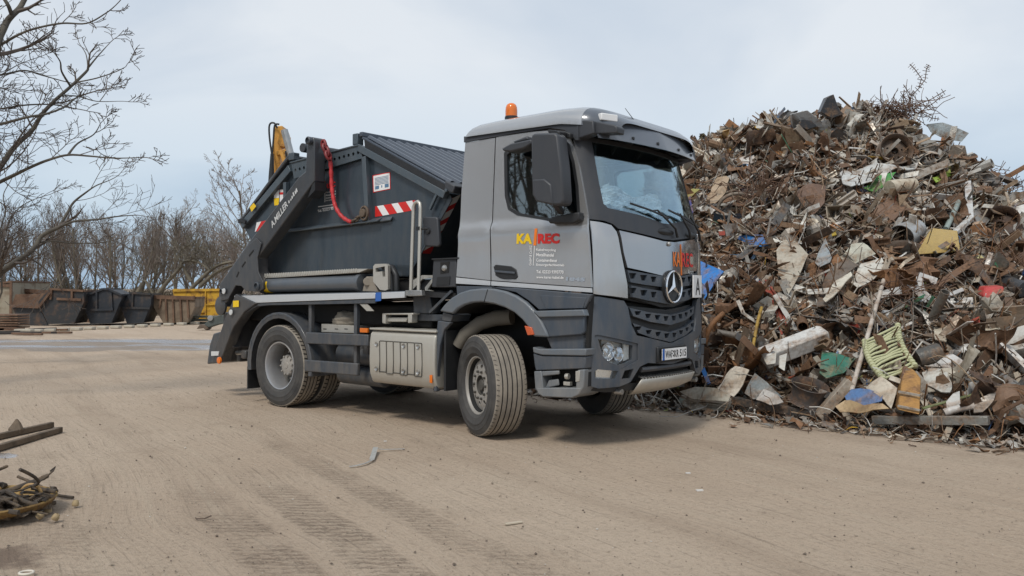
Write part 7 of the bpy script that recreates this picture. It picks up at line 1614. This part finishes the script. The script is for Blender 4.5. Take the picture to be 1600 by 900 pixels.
    mb = MB(); mb.prism([W(x, y_, D) - c for x, y_ in [(318, 508), (330, 496), (345, 491), (352, 492), (352, 505), (338, 508), (326, 512)]], (0, .35, 0)); mb.build('arm', gm, t, bevel=.03)
    mb = MB(); mb.prism([W(x, y_, D) - c for x, y_ in [(307, 514), (312, 507), (320, 507), (326, 513), (322, 516), (318, 513)]], (0, .4, 0)); mb.build('claw', M['rustm'], t, bevel=.02); mb = MB(); mb.lathe([(.1, 0), (.1, .05), (0, .06)], W(329, 497, D - .02) - c, (0, -1, 0), 16); mb.build('pin', M['steel'], t)
    cm = mat('pale_concrete', (.42, .38, .31), .9, 0, .15, bump=.4, bsc=10)
    for i in range(14):
        px = 38 + i * 20.5; D = 33.2 + (i % 3) * .1 + i * .12; q = G(px, 520.5 - i * 1.05); mb = MB(); rd = random.Random(i); w = .33 if i else .55
        mb.box((0, 0, .055), (w, .3, .11 + (.06 if i == 0 else 0))); o = mb.build('kerb_block', cm, bevel=.025); o.location = (q.x, q.y, 0); o.rotation_euler = (0, 0, rd.gauss(0, .08)); tag(o, 'pale concrete kerb block on the ground in front of the old skips', 'kerb block', 'kerb blocks along the row of skips')
    lg = MB()
    rd = random.Random(5)
    for i in range(9): q = G(rd.uniform(8, 90), rd.uniform(516, 524)); o = MB(); o.beam((q.x - rd.uniform(.3, .7), q.y, .05), (q.x + rd.uniform(.3, .7), q.y + rd.gauss(0, .2), .05 + rd.random() * .04), .10, .07); ob = o.build('scrap_beam', OC['rust'] if i % 2 else OC['dark'], bevel=.01); tag(ob, 'short dark beam lying on the ground at the left end of the skips', 'beam', 'short beams at the left end')
    # material handler behind the skip: only its raised boom shows above
    D = 18.0; mo = W(500, 454, D + 1.5); ex = new_empty('material_handler', 'yellow orange material handler with its boom raised behind the skip', 'excavator', (mo.x, mo.y, 0)); c = ex.location
    ye = mat('handler_yellow', (.62, .31, .055), .5, 0, .1, c2=(.32, .15, .04), sc=6, thr=(.52, .72)); dg = mat('handler_grey', (.07, .072, .075), .6)
    mb = MB(); mb.prism([W(x, y_, D) - c for x, y_ in [(422, 400), (424, 250), (428, 197), (441, 196), (443, 214), (437, 250), (440, 300), (448, 400)]], (0, .45, 0)); mb.build('boom', ye, ex, bevel=.02)
    mb = MB(); mb.prism([W(x, y_, D - .03) - c for x, y_ in [(433, 222), (436, 206), (447, 203), (450, 212), (449, 226), (444, 230), (437, 229)]], (0, .2, 0)); mb.build('boom_head', ye, ex, bevel=.015); [(MB().prism([W(x, y_, D - .06) - c for x, y_ in q_], (0, .12, 0))).build('boom_bracket', ye, ex, bevel=.01) for q_ in ([(431, 236), (446, 232), (447, 238), (432, 243)], [(430, 262), (442, 258), (443, 263), (430, 268)], [(447, 214), (452, 213), (453, 226), (448, 227)])]
    mb = MB(); a, b = W(444, 203, D - .25) - c, W(455, 245, D - .25) - c; mb.tube([a, b], .075, 12); mb.build('boom_cylinder', M['steel'], ex); mb = MB(); mb.tube([b, W(462, 300, D - .25) - c], .095, 12); mb.tube([W(440, 238, D - .3) - c, W(447, 262, D - .3) - c, W(449, 290, D - .3) - c], .045, 8); mb.build('cylinder_barrel', ye, ex)
    mb = MB()
    for k, path in enumerate(([(426, 250), (421, 215), (421, 195), (428, 192), (433, 200)], [(424, 252), (427, 220), (429, 196), (436, 194)], [(446, 236), (450, 262), (456, 300)])): mb.tube([Vector(p) for p in spline([tuple(W(x, y_, D - .1 - .08 * k) - c) for x, y_ in path], 4)], .020, 7)
    mb.tube([W(425, 240, D - .2) - c, W(424, 275, D - .2) - c, W(420, 345, D - .2) - c], [.035, .06, .06], 10); mb.build('hose', M['black'], ex, smooth=60)
    mb = MB(); mb.box((.2, .4, 1.55), (2.2, 2.2, 1.0)); mb.build('engine_house', ye, ex, bevel=.08); mb = MB(); mb.box((-.55, -.3, 2.2), (.9, 1.2, 1.3)); mb.build('operator_cab', dg, ex, bevel=.06); 
    for sx in (-1, 1): mb = MB(); mb.box((sx * 1.0, .3, .42), (.5, 3.2, .82)); mb.build('crawler_track', dg, ex, bevel=.2)
    mb = MB(); mb.lathe([(.7, .75), (.7, 1.05)], (0, .4, 0), (0, 0, 1), 24); mb.build('slewing_ring', dg, ex)
yard()

# ---------------------------------------------------------------- foreground odds and ends
def foreground():
    bw = mat('old_beam_wood', (.15, .11, .075), .85, 0, .25, c2=(.07, .055, .04), sc=5, bump=.5, bsc=30)
    for a, b, lab in (((-60, 700), (82, 668), 'mossy dark beam at the left edge, the farther of the pair'), ((-60, 722), (95, 676), 'dark brown beam at the left edge, the nearer of the pair')):
        A, B = G(*a), G(*b); mb = MB(); mb.beam(A + Vector((0, 0, .033)), B + Vector((0, 0, .033)), .055, .06); o = mb.build('old_beam', bw, bevel=.008); tag(o, lab, 'beam')
    q = G(17, 682); mb = MB(); mb.lathe([(.06, 0), (.07, .06), (.03, .12), (.012, .16), (0, .165)], (q.x, q.y + .1, 0), (0, 0, 1), 9); mb.v = [tuple(Vector(p) + Vector((.03 * mnoise.noise(Vector(p) * 20), 0, .015 * mnoise.noise(Vector(p) * 25)))) for p in mb.v]; tag(mb.build('dirt_clod', bw), 'small dark lump behind the two old beams', 'clod')
    # shallow dish of cables with wooden knobs
    c = G(-18, 805); t = new_empty('cable_tray', 'rusty yellow dish at the left edge heaped with dark cables', 'dish', c); rm = mat('rusty_ochre', (.30, .19, .06), .75, 0, .2, c2=(.13, .07, .03), sc=8, bump=.3)
    mb = MB(); mb.lathe([(.0, .035), (.30, .04), (.38, .075), (.41, .11), (.415, .10), (.385, .06), (.30, .025), (0, .02)], (0, 0, 0), (0, 0, 1), 36); mb.build('dish', rm, t, smooth=50)
    rd = random.Random(12); km = mat('dusty_cable', (.06, .047, .036), .85, 0, .3, c2=(.17, .12, .075), sc=9, bump=.5, bsc=40)
    for i in range(88):
        p = Vector((rd.gauss(.04, .16), rd.gauss(0, .13), .07 + rd.random() * .17 * max(.2, 1 - i / 90))); d = Vector((rd.gauss(0, 1), rd.gauss(0, 1), rd.gauss(0, .12))).normalized(); P = [p]; tn = Vector((rd.gauss(0, .35), rd.gauss(0, .35), rd.gauss(0, .12)))
        for k in range(9):
            d = (d + tn + Vector((0, 0, -.12))).normalized(); q = P[-1] + d * .045; q.z = max(.05, q.z); l_ = math.hypot(q.x, q.y)
            if l_ > .40: q.x *= .40 / l_; q.y *= .40 / l_; d = -d
            P.append(q)
        mb = MB(); mb.tube(P, rd.choice([.007, .011, .016, .024]), 6); mb.build('cable', km, t, smooth=60)
    mb = MB(); P = [G(28, 765) - c + Vector((0, 0, .10)), G(60, 768) - c + Vector((0, 0, .05)), G(85, 776) - c + Vector((0, 0, .02)), G(115, 780) - c + Vector((0, 0, .014))]; mb.tube([Vector(p) for p in spline([tuple(p) for p in P], 5)], .011, 7); mb.build('cable', km, t, smooth=60)
    mb = MB(); mb.tube([Vector((.22 + .07 * math.cos(a), .12, .11 + .07 * math.sin(a))) for a in [i / 14 * math.pi for i in range(15)]], .012, 8); mb.build('brass_loop', mat('ochre_loop', (.42, .25, .09), .6, 0, .2), t, smooth=60)
    wm = mat('ochre_wood', (.36, .27, .15), .8, 0, .2, c2=(.20, .14, .075), sc=12)
    for px, py in ((58, 785), (75, 790), (77, 802), (85, 815), (59, 813), (118, 793), (45, 800), (33, 806)):
        q = G(px, py); mb = MB(); r = .022; mb.lathe([(0, 0), (r, .004), (r * 1.1, r), (r * .8, r * 1.9), (r * .4, r * 2.1), (r * .35, r * 1.4), (0, r * 1.3)], (0, 0, 0), (rd.gauss(0, .5), rd.gauss(0, .5), 1), 9); o = mb.build('wooden_knob', wm, smooth=50); o.location = (q.x, q.y, .004 + max(0, -min(v.co.z for v in o.data.vertices))); tag(o, 'small ochre wooden knob on the ground beside the cable dish', 'knob', 'wooden knobs by the cable dish')
    # bent white strip
    wm2 = mat('dull_white_metal', (.52, .52, .50), .4, .3, .15, c2=(.36, .34, .3), sc=12)
    def strip(pts, w, z0=.02):
        mb = MB(); P = [G(x, y) + Vector((0, 0, z)) for x, y, z in pts]
        for a, b in zip(P, P[1:]): mb.beam(a, b, w, .006)
        return mb
    t = new_empty('bent_strip', 'bent white metal strip lying on the dirt in front of the truck', 'metal strip', (0, 0, 0))
    strip([(546, 731, .012), (558, 730, .016), (572, 727, .02), (584, 721, .02)], .020).build('lower_bend', wm2, t); mb = MB(); mb.prism([G(x, y) + Vector((0, 0, z)) for x, y, z in [(577, 721, .02), (584, 722, .02), (590, 707, .05), (583, 707, .05)]], (.004, .012, 0)); mb.build('wide_middle', wm2, t); strip([(586, 707, .04), (600, 705.5, .02), (632, 703, .012)], .014).build('upper_end', wm2, t)
    for i, (px, py, w, l, lab) in enumerate(((803, 818, .03, .13, 'pale wooden chip lying on the dirt in the right foreground'), (1093, 767, .03, .055, 'small white chip on the dirt right of the wooden one'), (602, 690, .02, .03, 'tiny white scrap beyond the bent white strip'), (1075, 740, .025, .04, 'small white flake on the dirt below the right front wheel'), (75, 668, .015, .10, 'thin pale stick on the dirt beyond the old beams'))):
        q = G(px, py); mb = MB(); mb.prism([(-l / 2, -w / 2, .002), (l / 2 * .9, -w / 2, .002), (l / 2, w / 3, .002), (-l / 2 * .95, w / 2, .002)], (0, 0, .008)); o = mb.build('chip', mat('chip_%d' % i, (.50, .43, .33) if i in (0, 4) else (.62, .6, .56), .8)); o.location = (q.x, q.y, 0); o.rotation_euler = (0, 0, .5 if i == 0 else .2); tag(o, lab, 'chip')
    q = G(316, 812); mb = MB(); mb.tube([Vector((-.05, .02, .008)), Vector((-.03, -.01, .01)), Vector((.02, -.01, .012)), Vector((.05, .03, .02))], .005, 5); o = mb.build('bent_wire', M['rustm']); o.location = q; tag(o, 'short bent dark wire on the dirt left of the tread marks', 'wire')
    q = G(42, 898); mb = MB(); mb.tube([Vector((.035 * math.cos(a), .03 * math.sin(a), .012)) for a in [i / 20 * 6.2832 for i in range(21)]], .007, 8); o = mb.build('plastic_ring', mat('cream_ring', (.62, .57, .48), .6), smooth=60); o.location = q; tag(o, 'small cream ring on the dirt at the bottom left corner', 'ring')
    # grit, pebbles and crumbs of dirt: nobody could count them
    rd = random.Random(44); mb = MB(); mb.col = (1, 1, 1)
    for i in range(4200):
        D = 3.6 + 12 * rd.random() ** 1.7; x = rd.uniform(-.62, .62) * D; r = .0030 * math.exp(rd.gauss(0, .5)) * (1 + D * .05); r = min(r, .014); c = Vector((x, D, r * .35)); u = rd.random()
        mb.col = (.13, .10, .075) if u < .4 else ((.30, .245, .185) if u < .92 else (.5, .46, .4))
        vs = [c + Vector((rd.uniform(.6, 1.3) * r * a, rd.uniform(.6, 1.3) * r * b, rd.uniform(.5, 1) * r * d)) for a, b, d in ((1, 0, 0), (-1, 0, 0), (0, 1, 0), (0, -1, 0), (0, 0, 1), (0, 0, -.6))]
        mb.add(vs, [(0, 2, 4), (2, 1, 4), (1, 3, 4), (3, 0, 4), (2, 0, 5), (1, 2, 5), (3, 1, 5), (0, 3, 5)])
    o = mb.build('gravel_grit', scrapmat('grit', .9, 0, 0, bump=0), smooth=0, recalc=False); tag(o, 'scattered grit and crumbs of dirt over the packed ground', 'grit', None, 'stuff')
foreground()
